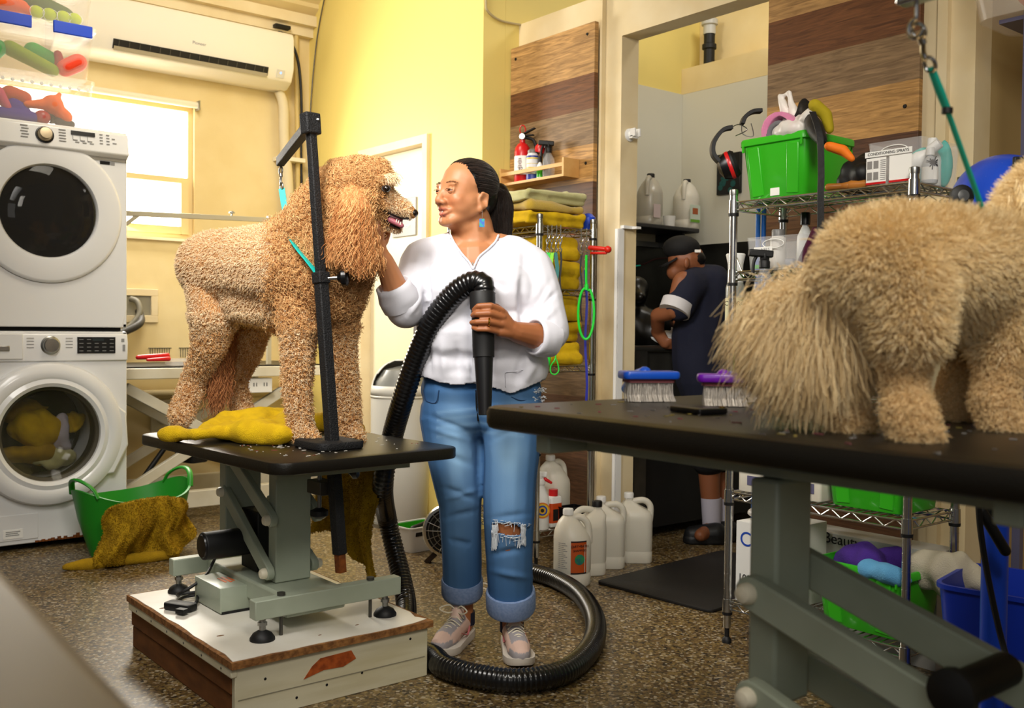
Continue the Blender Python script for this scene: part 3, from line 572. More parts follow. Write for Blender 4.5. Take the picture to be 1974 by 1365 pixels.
# recessed laundry outlet box
ox0, ox1, oz0, oz1 = 1.72, 2.064, 1.035, 1.229
b = B(); k = .04
b.bx(ox0, ox1, YW - .018, YW - .001, oz1 - k, oz1).bx(ox0, ox1, YW - .018, YW - .001, oz0, oz0 + k).bx(ox1 - k, ox1, YW - .018, YW - .001, oz0 + k, oz1 - k).bx(ox0, ox0 + k, YW - .018, YW - .001, oz0 + k, oz1 - k)
t = thing('laundry_box', 'cream recessed hose outlet box on the wall beside the dryer', 'outlet box', ((ox0 + ox1) / 2, YW, oz0))
obj('frame', b, M['cream2'], t, bevel=.002); obj('back_plate', B().bx(ox0, ox1, YW - .006, YW - .0015, oz0, oz1), mat('grey recess', '8f8a78', .7), t)
tag(obj('drain_hose', B().tube(spline([(1.90, YW - .03, 1.17), (1.93, YW - .06, 1.15), (1.93, YW - .09, 1.08), (1.86, YW - .1, 1.0), (1.75, YW - .1, .93), (1.66, YW - .12, .88)], 8), .017, 10), mat('grey hose', '6e6a5c', .5), loc=(1.66, YW - .12, .88)), 'grey corrugated drain hose from the outlet box to the washer', 'hose')
tag(obj('supply_hose', B().tube(spline([(1.95, YW - .025, 1.10), (1.92, YW - .13, 1.03), (1.80, YW - .14, .97), (1.66, YW - .16, .93)], 8), .022, 10), mat('dark grey hose', '3c3a36', .5), loc=(1.66, YW - .16, .93)), 'dark grey hose under the outlet box behind the washer', 'hose')
# ================================================================== grooming tables
def flecks(name, label, spots, cols, parent_z, size):
    """hair clippings and specks scattered on a table top: nobody could count them"""
    b = B()
    for x, y in spots:
        a = rnd.uniform(0, 3.14); s = size * rnd.uniform(.4, 1.3); b.m(rnd.randrange(len(cols))); b.box((x, y, parent_z + .0009), (s * rnd.uniform(1, 2.2), s * .5, .0012), a)
    return tag(obj(name, b, cols, loc=(spots[0][0], spots[0][1], parent_z), smooth=0), label, 'hair clippings', kind='stuff')
# ---- wooden platform under the far table
BX0, BX1, BY0, BY1, BZ = 1.045, 1.64, 2.40, 3.19, .165
t = thing('wooden_platform', 'low white topped wooden box under the poodle grooming table', 'platform', ((BX0 + BX1) / 2, (BY0 + BY1) / 2, 0))
M['chip'] = mat('raw chipboard edge', '9a6a38', .9, bump=(160, .8), var=(70, '6b4420'))
M['laminate'] = mat('white laminate', 'e6e2d8', .3, var=(7, 'dcd6c8'))
M['paintboard'] = mat('cream painted board', 'd9d3b8', .6, var=(6, 'bfb590', (.4, .75), (.4, 1, 3)), bump=(40, .15))
obj('top_board', B().bx(BX0 - .012, BX1 + .012, BY0 - .012, BY1 + .01, BZ - .02, BZ - .0015), M['chip'], t)
b = B(); out = []
pts = [(BX0 - .006, BY0 - .004)] + [(BX0 + i * (BX1 - BX0) / 12, BY0 - .004 + rnd.uniform(-.003, .006)) for i in range(1, 12)] + [(BX1 + .004, BY0 + .012), (BX1 - .012, BY0 + .05), (BX1 + .004, BY0 + .1), (BX1 + .006, BY1)] + [(BX0 - .006, BY1)] + [(BX0 - .006 + rnd.uniform(0, .01), BY1 - i * (BY1 - BY0) / 12) for i in range(1, 12)]
obj('laminate', b.loft([[(x, y, z) for x, y in pts] for z in (BZ - .0014, BZ)]), M['laminate'], t)
ch = B()
for x, y, s in ((1.10, 2.62, .012), (1.32, 2.46, .006), (1.07, 2.98, .012), (1.45, 2.48, .007), (1.20, 2.52, .005)): ch.lathe([(s, 0), (s * .6, .0008)], (x, y, BZ), 7, sy=.5)
obj('chipped_spots', ch, mat('chipped brown spots', '7a5530', .9), t)
fb = obj('front_board', B().bx(BX0 + .002, BX1, BY0, BY0 + .02, 0, BZ - .021), M['paintboard'], t, bevel=.002)
po = [(1.265, .105), (1.29, .122), (1.385, .125), (1.40, .10), (1.36, .085), (1.30, .088), (1.24, .075)]
obj('orange_patch', B().loft([[(x, y, z) for x, z in po] for y in (BY0 - .0015, BY0 + .001)]), mat('rust orange patch', 'b5571e', .7, var=(60, '8a3c10')), fb)
obj('crack', B().bx(BX0 + .01, BX1 - .01, BY0 - .001, BY0 + .001, .058, .0605), mat('grey crack', '8a8470', .9), fb)
b = B()
for x, z in ((1.13, .10), (1.31, .045), (1.42, .055), (1.22, .03), (1.58, .12)): b.lathe([(.004, 0), (.003, .001)], (x, BY0 - .0002, z), 10, (0, -1, 0))
obj('nail_holes', b, M['black'], fb)
sb = obj('side_board', B().bx(BX0, BX0 + .02, BY0 + .021, BY1 - .002, .07, BZ - .045), M['oldwood'], t, bevel=.002)
obj('side_board', B().bx(BX0 + .004, BX0 + .03, BY0 + .021, BY1 - .002, 0, .066), M['oldwood'], t, bevel=.003)
obj('edge_strip', B().bx(BX0 - .01, BX0 + .008, BY0 - .002, BY1, BZ - .045, BZ - .021), M['paintboard'], t, bevel=.003)
b = B()
for i in range(6): b.lathe([(.0035, 0), (.003, .0012)], (BX0 - .01, BY0 + .06 + .13 * i, BZ - .033), 10, (-1, 0, 0))
obj('screws', b, M['darksteel'], t)
for x in (BX0 + .03, BX1 - .03): obj('corner_post', B().bx(x - .02, x + .02, BY1 - .05, BY1 - .01, 0, BZ - .021), M['oldwood'], t)
obj('side_board', B().bx(BX1 - .02, BX1, BY0 + .021, BY1 - .002, 0, BZ - .021), M['oldwood'], t); 
# ---- far table
TZ = .675
t = thing('grooming_table', 'black topped lift table on the wooden platform with the tan poodle', 'grooming table', (1.385, 2.77, BZ))
TC = Vector((1.388, 2.765, TZ)); TR = math.radians(3)
M['tabletop'] = mat('black ribbed rubber top', '17140f', .38, bump=(350, .35, .002))
obj('tabletop', B().rslab(TC - Vector((0, 0, .033)), .60, .90, .033, .05, TR, .006), M['tabletop'], t)
obj('front_bar', B().bx(1.15, 1.615, 2.505, 2.545, .222, .275), M['sage'], t, bevel=.003)
obj('rear_bar', B().bx(1.15, 1.615, 3.11, 3.15, .222, .275), M['sage'], t, bevel=.003)
obj('base_channel', B().bx(1.26, 1.45, 2.545, 3.11, .20, .262), M['sage'], t, bevel=.008)
for x in (1.175, 1.565):
    for y in (2.515, 3.13):
        f = obj('foot', B().lathe([(.034, 0), (.034, .006), (.026, .018), (.012, .026), (.008, .028)], (x, y, BZ + .0005), 24), M['black'], t)
        obj('foot_bolt', B().cyl((x, y, BZ + .026), (x, y, .222), .009, n=12).cyl((x, y, BZ + .04), (x, y, BZ + .05), .013, n=6), M['steel'], f)
for x in (1.235, 1.52): obj('anchor_bolt', B().cyl((x, 2.525, BZ), (x, 2.525, .28), .005, n=10).cyl((x, 2.525, .276), (x, 2.525, .284), .012, n=8), M['darksteel'], t)
obj('column', B().bx(1.30, 1.415, 2.695, 2.745, .263, .641), M['sage'], t, bevel=.004)
obj('column', B().bx(1.28, 1.40, 3.01, 3.06, .30, .641), M['sage'], t, bevel=.004)
def arm(parent, x, a, c, w=.042, th=.022, m=None):
    a, c = Vector((x, a[0], a[1])), Vector((x, c[0], c[1])); d = (c - a).normalized(); n = Vector((1, 0, 0)); u = n.cross(d)
    outl = []
    for s, ctr in ((1, c), (-1, a)):
        for k in range(7):
            g = -math.pi / 2 + math.pi * k / 6; outl.append(ctr + d * (s * w / 2 * math.cos(g)) + u * (s * w / 2 * math.sin(g)))
    o = obj('lift_arm', B().loft([[p + n * e for p in outl] for e in (-th / 2, th / 2)]), m or M['sage'], parent, bevel=.003)
    for p in (a, c): obj('pivot_cap', B().lathe([(.016, 0), (.016, .008), (.012, .016), (.004, .019)], p - n * (th / 2) if x < 1.36 else p + n * (th / 2), 16, (-1, 0, 0) if x < 1.36 else (1, 0, 0)), M['offwhite'], o)
arm(t, 1.285, (3.023, .493), (2.709, .294)); arm(t, 1.285, (2.96, .60), (2.69, .454))
arm(t, 1.432, (3.0, .45), (2.715, .30)); arm(t, 1.432, (2.96, .60), (2.69, .454))
b = B().bx(1.18, 1.6, 2.44, 2.47, .612, .641).bx(1.18, 1.6, 3.06, 3.09, .612, .641).bx(1.28, 1.42, 2.47, 3.06, .618, .641); obj('top_frame', b, M['sage'], t)
mo = obj('motor', B().cyl((1.16, 2.90, .355), (1.34, 2.90, .355), .042, n=24).bx(1.31, 1.40, 2.84, 2.96, .265, .45), M['black'], t, bevel=.004)
obj('motor_cap', B().lathe([(.036, 0), (.034, .004), (.01, .005)], (1.16, 2.90, .355), 24, (-1, 0, 0)), M['blackgloss'], mo)
# control box, cable and foot pedal on the platform
cb = tag(obj('control_box', B().rslab((1.235, 2.905, BZ + .003), .115, .20, .075, .004, 0, .002), M['sage'], loc=(1.235, 2.905, BZ)), 'small grey green control box on the white platform', 'control box')
for i, (sx, wd) in enumerate(((0, .06), (.014, .075), (.027, .05))): obj('orange_lettering', B().box((1.222 + sx, 2.90, BZ + .0785), (.008, wd, .0008)), M['orange'], cb)
obj('foot_slot', B().bx(1.181, 1.288, 2.803, 2.808, BZ + .0005, BZ + .008), M['black'], cb)
pts = spline([(1.24, 3.008, BZ + .03), (1.22, 3.05, BZ + .012), (1.16, 3.08, BZ + .008), (1.13, 3.0, BZ + .03), (1.20, 2.99, BZ + .07), (1.25, 3.04, BZ + .10), (1.24, 2.96, .33)], 8)
tag(obj('power_cable', B().tube(pts, .005, 8).tube(spline([(1.21, 3.02, BZ + .012), (1.15, 3.03, BZ + .008), (1.11, 2.96, BZ + .008), (1.15, 2.93, BZ + .012), (1.19, 3.01, BZ + .02)], 8), .005, 8), M['black'], loc=pts[0]), 'tangle of black cable beside the control box', 'cable')
p = tag(obj('foot_pedal', B().rslab((1.105, 2.93, BZ + .001), .045, .10, .022, .012, .5, .005).box((1.088, 2.875, BZ + .012), (.02, .03, .014), .5), M['black'], loc=(1.105, 2.93, BZ)), 'black foot pedal lying at the platform corner', 'foot pedal')
# ---- grooming arm clamped to the far table
t = thing('grooming_stand', 'black hammered grooming arm clamped to the poodle table', 'grooming arm', (1.385, 2.51, TZ))
pb, pt_ = Vector((1.385, 2.512, TZ)), Vector((1.352, 2.594, 1.612)); dv = pt_ - pb
at_ = lambda k: pb + dv * k
obj('outer_tube', B().bar(at_(-.32), at_(.525), .031, .031, (1, .15, 0)), M['hammer'], t, bevel=.003)
obj('inner_tube', B().bar(at_(.525), at_(.99), .024, .024, (1, .15, 0)), M['hammer'], t, bevel=.003)
obj('collar', B().bar(at_(.50), at_(.535), .038, .038, (1, .15, 0)), M['hammer'], t, bevel=.003)
def knob(parent, c, d, r=.026, stem=.03):
    c, d = Vector(c), Vector(d).normalized()
    k = obj('knob', B().lathe([(.3 * r, 0), (r * .5, .006), (r, .014), (r, .026), (r * .7, .032), (.2 * r, .033)], c + d * stem, 10, d), M['blackgloss'], parent)
    obj('knob_stem', B().cyl(c, c + d * (stem + .004), .006, n=12), M['chrome'], k)
rtd = RT
knob(t, at_(.515) + rtd * .017, rtd + Vector((0, 0, .08)))
knob(t, at_(-.07) + rtd * .017, rtd + Vector((0, 0, .08)), .024, .022)
ae = Vector((1.464, 3.016, 1.557))
hd = obj('hinge_head', B().bar(at_(.955), at_(1.02), .036, .05, (1, .15, 0)), M['hammer'], t, bevel=.004)
obj('hinge_bolt', B().cyl(at_(1.0) - rtd * .026, at_(1.0) + rtd * .026, .006, n=12), M['steel'], hd)
obj('top_arm', B().bar(at_(1.0) - Vector((0, 0, .012)), ae, .026, .030), M['hammer'], t, bevel=.003)
obj('clamp_plate', B().rslab((1.385, 2.535, TZ + .001), .15, .17, .022, .03, TR, .004), M['hammer'], t)
cl = Vector((1.40, 2.515, .43))
obj('lower_tube', B().bar(at_(-.255), at_(-.375), .024, .024, (1, .15, 0)), M['rust'], t, bevel=.002)
obj('clamp_jaw', B().box((1.375, 2.56, .56), (.05, .08, .04)), M['darksteel'], t, bevel=.003)
obj('clamp_screw', B().cyl((1.37, 2.56, .50), (1.37, 2.56, .641), .006, n=12), M['steel'], t)
obj('clamp_knob', B().lathe([(.012, 0), (.026, .008), (.026, .022), (.01, .03)], (1.37, 2.56, .47), 10), M['black'], t)
# ---- yellow towels on and off the far table
b = B(); Q = [G(318, 838, TZ + .02), G(380, 836, TZ + .03), G(440, 832, TZ + .03), G(500, 836, TZ + .03), G(548, 838, TZ + .03)]
for a, c, r0, r1 in zip(Q, Q[1:], (.024, .03, .034, .034), (.03, .034, .034, .034)): b.cap(a, c, r0, r1)
Q2 = [G(400, 826, TZ + .03), G(440, 812, TZ + .04), G(500, 806, TZ + .045), G(560, 806, TZ + .04), G(620, 815, TZ + .03), G(690, 826, TZ + .02)]
for a, c, r0, r1 in zip(Q2, Q2[1:], (.028, .04, .045, .038, .028), (.04, .045, .038, .028, .02)): b.cap(a, c, r0, r1)
for a, c, r0, r1 in ((Q[1], Q2[1], .026, .038), (Q[2], Q2[2], .032, .04), (Q[3], Q2[3], .034, .036), (Q[4], Q2[3], .032, .034), (Q[2], Q2[1], .03, .035), (Q[3], Q2[2], .03, .04)): b.cap(a, c, r0, r1)
def terry(me, n, m, parent, wfn=None, L=.006):
    P, N = sample(me, n, wfn); return hair('terry_loops', strands(P, N, N, np.full(n, L), 3, jitter=.6), [.0011, .001, .0005], m, parent)
me = remesh(b, .008, 9); a = co(me); a[:, 2] = TZ + .001 + np.maximum(a[:, 2] - TZ, .002) * .92; setco(me, a); wrinkle(me, .010, 14, 2); wrinkle(me, .005, 34, 9); wrinkle(me, .002, 80, 3)
a = co(me); a[:, 2] = np.maximum(a[:, 2], TZ + .0015); setco(me, a)
o = tag(obj('towel', me, M['towel'], loc=(1.3, 2.95, TZ), smooth=180), 'bright yellow towel bunched on the black table under the poodle', 'towel'); terry(me, 26000, M['towel'], o)
# ochre towel hanging off the table's far long side
def drape(name, pts_top, drops, m, label, th=.012, seed=0, amp=.012, cat='towel', loc=None, n=26, out=(1, 0, 0), spread=.0):
    """cloth hanging from a top line; drops: hem height along the line"""
    T = [Vector(p) for p in pts_top]; K = 44; L = spline(T, max(1, K // (len(T) - 1))); K = len(L); O = Vector(out); rows = []
    for side in (0, 1):
        for j in range(n):
            v = j / (n - 1); vv = v if side == 0 else 1 - v; row = []
            for i, p in enumerate(L):
                u = i / (K - 1); dr = np.interp(u, np.linspace(0, 1, len(drops)), drops); f = amp * (.25 + .75 * vv) * (math.sin(u * 13 + seed + 3 * vv) + .55 * math.sin(u * 27 + 2 * seed - vv * 4) + .25 * math.sin(u * 53 + vv * 7)) + amp * .5 * math.sin(vv * 6 + u * 5 + seed) + amp
                row.append(p + (T[-1] - T[0]).normalized() * ((u - .5) * spread * vv + .012 * math.sin(vv * 9 + seed + u * 3)) + O * (f + (th if side else 0) * (1 if 0 < i < K - 1 else .4)) + Vector((0, 0, (dr - p.z) * vv)))
            rows.append(row)
    b = B(); b.loft(rows, caps=False, closed=False, ring=True)
    for e in (0, -1):
        k = len(b.v); b.add([r[e] for r in rows], [tuple(range(2 * n))])
    o = tag(obj(name, b, m, loc=loc or T[0], smooth=70), label, cat); q = o.data.copy(); q.transform(Matrix.Translation(wl(o))); terry(q, 14000, m, o); return o
o = drape('towel', [(1.695, 2.83, .66), (1.69, 2.98, .665), (1.685, 3.21, .66)], [.19, .17, .22, .31, .30, .28], M['towel2'], 'ochre towel hanging down from the far side of the poodle table', seed=1, amp=.018, loc=(1.70, 2.95, .19))
spots = [(TC.x + rnd.uniform(-.22, .05), TC.y - .05 - abs(rnd.gauss(0, .14))) for i in range(60)] + [(TC.x + rnd.uniform(-.2, .27), TC.y + rnd.uniform(-.42, -.1)) for i in range(25)]
M['fleckw'] = mat('white clipping', 'cfcbc2', .8); M['fleckr'] = mat('reddish fleck', '8a4a3a', .8)
flecks('hair_clippings', 'pale hair clippings scattered on the poodle table', [s for s in spots if s[0] > 1.12 and s[1] > 2.36], [M['fleckw'], M['fleckw'], M['fleckw'], M['fleckr']], TZ, .006)
# ---- near table on the right
NZ = .88
t = thing('grooming_table', 'big black topped lift table close to the camera under the cream dog', 'grooming table', (1.42, .85, 0))
obj('tabletop', B().rslab((1.437, .845, NZ - .042), .70, 1.19, .042, .035, math.radians(-1), .012), M['tabletop'], t)
obj('column', B().bx(1.225, 1.312, .885, .936, .46, .80), M['sage'], t, bevel=.006)
obj('column', B().bx(1.225, 1.312, .40, .45, .12, .80), M['sage'], t, bevel=.006)
def arm2(x, a, c, w=.05, th=.026):
    o = len(t.children); arm(t, x, a, c, w, th)
arm2(1.195, (.903, .637), (.50, .515), .05); arm2(1.195, (.90, .484), (.50, .362), .05)
arm2(1.345, (.93, .655), (.48, .525), .055); arm2(1.345, (.93, .497), (.48, .367), .055)
for y in (1.33, .52): obj('cross_bar', B().bx(1.15, 1.74, y - .018, y + .018, .800, .8375), M['sage'], t, bevel=.004)
obj('long_bar', B().bx(1.24, 1.30, .52, 1.31, .802, .836), M['sage'], t)
obj('base_frame', B().bx(1.15, 1.7, .35, .39, .04, .10).bx(1.15, 1.7, .12, .16, .04, .10).bx(1.22, 1.32, .161, .349, .04, .12), M['sage'], t)
for x in (1.18, 1.67):
    for y in (.37, .14): obj('foot', B().lathe([(.034, 0), (.034, .006), (.012, .03), (.01, .04)], (x, y, .0005), 20), M['black'], t)
kb = V(1850, 1330, 1.2); obj('motor', B().cyl(kb + Vector((-.01, 0, 0)), kb + Vector((.12, 0, .0)), .022, n=20).lathe([(.012, 0), (.03, .006), (.03, .02), (.012, .028)], kb - Vector((.03, 0, 0)), 16, (1, 0, 0)), M['black'], t)
# its overhead arm with hook
t = thing('overhead_bar', 'steel overhead grooming arm holding the cream dog\'s lead', 'grooming arm', (1.28, .26, .88))
obj('post', B().cyl((1.28, .28, NZ), (1.28, .28, 1.50), .013, n=16), M['chrome'], t)
obj('cross_arm', B().bar((1.28, .27, 1.492), (1.272, .735, 1.478), .026, .026), M['chrome'], t, bevel=.003)
h0 = Vector((1.275, .712, 1.466))
b = B().tube([h0, h0 - Vector((0, 0, .018))] + [h0 + Vector((0, -.011 * math.cos(a), -.034 + .013 * math.sin(a))) for a in np.linspace(1.57, 6.0, 9)], .0032, 8); obj('hook', b, M['chrome'], t)
def snap(parent, a, c, m, r=.0028, s=1.0):
    """swivel snap hook: eye, swivel, body and gate between a (top) and c (bottom)"""
    a, c = Vector(a), Vector(c); d = (c - a).normalized(); x = frame(d)[0]; L = (c - a).length; b = B()
    b.tube([a + d * (L * .16) + x * (L * .14 * math.sin(k)) - d * (L * .16 * math.cos(k)) for k in np.linspace(0, 6.28, 17)[:-1]], r, 8, ring=True)
    b.tube([a + d * L * .3, a + d * L * .42], r * 1.9, 10).tube(spline([a + d * L * .42, a + d * L * .6 + x * r * 1.5, a + d * L * .72 + x * r], 5), r * 1.3, 8)
    b.tube([a + d * L * .85 + x * (L * .12 * math.sin(k)) - d * (L * .15 * math.cos(k)) for k in np.linspace(0, 6.28, 17)[:-1]], r, 8, ring=True)
    return obj('snap_hook', b, m, parent)
# ---- white table against the window wall
t = thing('grooming_table', 'white framed grooming table against the window wall behind the poodle', 'grooming table', (2.2, 5.35, 0))
M['wframe'] = mat('ivory enamel', 'e2ddcc', .4, var=(5, 'd2cab2'))
WT = .80; y0, y1 = 5.08, 5.72
obj('tabletop', B().bx(1.62, 2.74, y0 + .02, y1, WT - .004, WT + .008), M['tabletop'], t)
obj('table_frame', B().bx(1.60, 2.76, y0, y0 + .03, WT - .055, WT + .0).bx(1.60, 2.76, y1 - .03, y1, WT - .055, WT - .005).bx(1.60, 1.63, y0 + .03, y1 - .03, WT - .055, WT - .005).bx(2.73, 2.76, y0 + .03, y1 - .03, WT - .055, WT - .005), M['wframe'], t, bevel=.004)
for y in (y0 + .08, y1 - .08):
    obj('scissor_leg', B().bar((1.66, y, .70), (2.6, y, .16), .03, .055), M['wframe'], t, bevel=.004)
    obj('scissor_leg', B().bar((1.64, y + .035, .14), (2.62, y + .035, .70), .03, .055), M['wframe'], t, bevel=.004)
obj('base_frame', B().bx(1.60, 2.9, y0 + .02, y0 + .07, .06, .15).bx(1.60, 2.9, y1 - .07, y1 - .02, .06, .15).bx(1.60, 1.65, y0 + .07, y1 - .07, .06, .14).bx(2.85, 2.9, y0 + .07, y1 - .07, .06, .14), M['wframe'], t, bevel=.005)
for x in (1.63, 2.86):
    for y in (y0 + .045, y1 - .045): obj('foot', B().cyl((x, y, 0), (x, y, .0595), .02, n=14), M['black'], t)
obj('gas_strut', B().cyl((1.78, y0 + .2, .20), (2.0, y0 + .22, .48), .014, n=14).cyl((2.0, y0 + .22, .48), (2.12, y0 + .23, .62), .007, n=12), M['black'], t)
obj('motor', B().rslab((2.05, y0 + .2, .28), .12, .16, .13, .03, .3, .01), M['black'], t)
sk = obj('socket_box', B().bx(2.30, 2.44, y0 + .03, y0 + .09, .655, .735), M['whiteplastic'], t, bevel=.003)
b = B()
for x in (2.34, 2.40):
    for k in (-.008, .008): b.bx(x + k - .002, x + k + .002, y0 + .0285, y0 + .031, .69, .71)
obj('socket_holes', b, M['gap'], sk)
a0 = OY(240, 411, y0 + .12); a1 = OY(519, 424, y0 + .12)
t = thing('grooming_bar', 'slim steel arm over the white table in front of the window', 'grooming arm', (a1.x, y0 + .12, WT + .008))
M['palesteel'] = mat('pale satin steel', 'c4bda6', .35, .3)
obj('arm_bar', B().bar(a0, a1, .02, .026), M['palesteel'], t, bevel=.002)
obj('arm_post', B().bar((a1.x, y0 + .12, WT + .008), (a1.x, y0 + .12, a1.z + .02), .022, .022, (1, 0, 0)), M['palesteel'], t)
obj('brace', B().bar(OY(243, 432, y0 + .12), OY(268, 413, y0 + .12), .014, .02), M['palesteel'], t)
ks = OY(447, 420, y0 + .12); obj('arm_knob', B().lathe([(.005, 0), (.005, .018), (.016, .02), (.016, .026), (.006, .032)], ks + Vector((0, 0, .005)), 14), M['steel'], t)
r = OY(295, 690, y0 + .1)
t = tag(obj('clipper_comb', B().cap(OY(266, 689, y0 + .12), OY(322, 686, y0 + .12), .012, .016).cap(OY(285, 694, y0 + .06), OY(325, 692, y0 + .06), .008, .012), M['red'], loc=(r.x, r.y, WT + .008)), 'red handled grooming tool on the white table by the washer', 'grooming tool')
tag(obj('clear_tray', B().tub((OY(345, 690, y0 + .14).x, y0 + .14, WT + .009), .13, .1, .035, .9, .002, .01), M['clear'], loc=(OY(345, 690, y0 + .14).x, y0 + .14, WT + .009)), 'small clear tray beside the red grooming tool', 'tray')
b = B()
for x0_ in (2.02, 2.20):
    for i in range(9): b.cyl((x0_ + i * .014, YW - .01, .83), (x0_ + i * .014, YW - .01, .885), .002, n=6)
    b.cyl((x0_ - .01, YW - .01, .885), (x0_ + .125, YW - .01, .885), .003, n=6)
tag(obj('wire_comb_rack', b, M['darksteel'], loc=(2.1, YW - .01, .83)), 'little wire comb racks on the wall behind the white table', 'rack')
c = OY(326, 800, YW - .03)
t = tag(obj('wall_plate', B().bx(c.x - .1, c.x + .12, YW - .02, YW - .001, c.z - .11, c.z + .09), M['wframe'], loc=(c.x, YW, c.z - .11), bevel=.004), 'cream wall plate with a chrome valve under the white table', 'wall plate')
obj('chrome_valve', B().lathe([(.06, 0), (.055, .03), (.04, .05), (.01, .055)], (c.x - .02, YW - .02, c.z), 24, (0, -1, 0)), M['chrome'], t)
tag(obj('wall_pipe', B().cyl((1.55, YW - .04, .62), (3.0, YW - .04, .60), .03, n=14), mat('painted pipe', 'b9a678', .6), loc=(1.55, YW - .04, .6)), 'painted pipe running along the wall below the white table', 'pipe')
# ---- beige counter edge in the near corner
t = thing('counter', 'beige rounded counter corner out of focus in the near corner', 'counter', (.02, .60, 0))
p0, p1 = V(-60, 1000, .80), V(315, 1372, .58); dd = (p1 - p0); p2 = p1 + dd * .4; p0 = p0 - dd * .5
M['beige'] = mat('beige laminate', '9a907c', .5)
nn = Vector((-dd.y, dd.x, 0)).normalized()
if nn.dot(Vector((1, 0, 0))) > 0: nn = -nn
def cr(p, k): return p + nn * k
b = B(); secs = []
for p in (p0, p2):
    secs.append([cr(p, .0) + Vector((0, 0, -.06)), cr(p, -.004) + Vector((0, 0, -.03)), cr(p, .004) + Vector((0, 0, -.012)), cr(p, .022) + Vector((0, 0, 0)), cr(p, .3) + Vector((0, 0, .002)), cr(p, .3) + Vector((0, 0, -.06))])
obj('counter_top', b.loft(secs), M['beige'], t, bevel=.004)
for p in (p0, p2): obj('leg', B().bar(cr(p, .2) + Vector((0, 0, -.061)), Vector((cr(p, .2).x, cr(p, .2).y, 0)), .05, .05, (1, 0, 0)), M['beige'], t)
# ================================================================== things around the far table
# slicker brushes on the near table
def slicker(name, label, c, rz, col, w=.115, d=.058, tilt=0):
    t = thing(name, label, 'slicker brush', (0, 0, 0), 'slicker brushes on the near table')
    mm = mat(name + ' ' + label[:6], col, .3, coat=.3)
    hh = .044
    obj('back', B().rslab((0, 0, hh), w, d, .016, .012, 0, .005), mm, t)
    obj('pad', B().rslab((0, 0, hh - .006), w - .018, d - .014, .006, .008), mat('dusty pink rubber', '7a3f44', .7), t)
    b = B()
    for i in range(34):
        for j in range(15):
            x, y = -w / 2 + .014 + (w - .028) * i / 33 + rnd.uniform(-.001, .001), -d / 2 + .011 + (d - .022) * j / 14 + rnd.uniform(-.001, .001); k = rnd.uniform(-.004, .004)
            b.tube([(x, y, hh - .006), (x + k, y - .001, .014), (x + k * 1.6 + .002, y - .006, .001)], .0006, 4)
    tag(obj('bristles', b, mat('fine steel wire', 'e6e0d8', .35, .5), t, smooth=0), kind='stuff')
    obj('handle', B().cap((0, d / 2 - .004, hh + .01), (.0, d / 2 + .03, hh + .004), .014, .012).cap((0, d / 2 + .03, hh + .004), (.0, d / 2 + .11, hh - .026), .014, .012), mm, t)
    place(t, c, rz); return t
slicker('slicker_brush', 'bright blue slicker brush at the end of the near table', (1.437, 1.345, NZ + .0005), math.radians(-28), '1450c0')
slicker('slicker_brush', 'purple slicker brush under the cream dog\'s tail', (1.475, 1.19, NZ + .0005), math.radians(-48), '6a12a8', .10)
slicker('slicker_brush', 'dark blue slicker brush behind the purple one', (1.60, 1.235, NZ + .0005), math.radians(-35), '2028a0', .11)
t = tag(obj('clipper_attachment', B().rslab((1.315, 1.115, NZ + .0005), .06, .085, .010, .004, math.radians(-12), .002), M['blackgloss'], loc=(1.315, 1.115, NZ)), 'flat black clipper blade lying on the near table between the brushes', 'clipper blade')
obj('brass_screw', B().cyl((1.335, 1.08, NZ + .0105), (1.335, 1.08, NZ + .013), .005, n=12), mat('brass', 'b08a3a', .3, 1), t)
spots = [(rnd.uniform(1.11, 1.75), rnd.uniform(.5, 1.4)) for i in range(150)]
flecks('hair_clippings', 'grey and pink hair clippings scattered on the near table', spots, [mat('grey clipping', '7d7a76', .9), mat('pink clipping', '7a3a44', .9), mat('dull clipping', '57534e', .9), mat('ochre clipping', '7f7030', .9)], NZ, .007)
# ---- swing-top bin
c = Vector((2.80, 4.36, 0)); R0, HB = .152, .66
t = thing('swing_bin', 'tall white swing top bin in front of the cream door', 'bin', c)
obj('bin_body', B().lathe([(R0 - .02, 0), (R0 - .012, .01), (R0, .3), (R0 + .002, HB)], c, 48), mat('off white bin plastic', 'd9d6cc', .4), t)
b = B(); n = 48; secs = []
toc = math.atan2(-c.y, -c.x)
for i in range(14):
    a = i / 13 * math.pi / 2; secs.append([c + Vector((max(R0 * 1.03 * math.cos(a), .004) * math.cos(toc + 2 * math.pi * k / n), max(R0 * 1.03 * math.cos(a), .004) * math.sin(toc + 2 * math.pi * k / n), HB + .012 + .185 * math.sin(a) ** .9)) for k in range(n)])
v = [p for q in secs for p in q]; f = []
for i in range(13):
    for k in range(n):
        kk = min(k, n - k) if k < n / 2 else min(n - k - 1, k)
        if kk < 10.5 - i * .30 and 2 <= i <= 10: continue
        f.append((i * n + k, i * n + (k + 1) % n, (i + 1) * n + (k + 1) % n, (i + 1) * n + k))
b.add(v, f); b.lathe([(R0 * 1.03, 0), (R0 * 1.03, .012)], c + Vector((0, 0, HB)), 48, caps=False)
lid = obj('swing_lid', b, bpy.data.materials['off white bin plastic'], t); md = lid.modifiers.new('s', 'SOLIDIFY'); md.thickness = .004
obj('flap', B().lathe([(R0 * .93, .0), (R0 * .86, .07), (R0 * .6, .13), (.01, .15)], c + Vector((0, 0, HB + .012)), 40), mat('grey bin flap', '7f807c', .35), t)
obj('base_ring', B().lathe([(R0 + .004, 0), (R0 + .004, .02), (R0 - .01, .024)], c, 40), M['steel'], t)
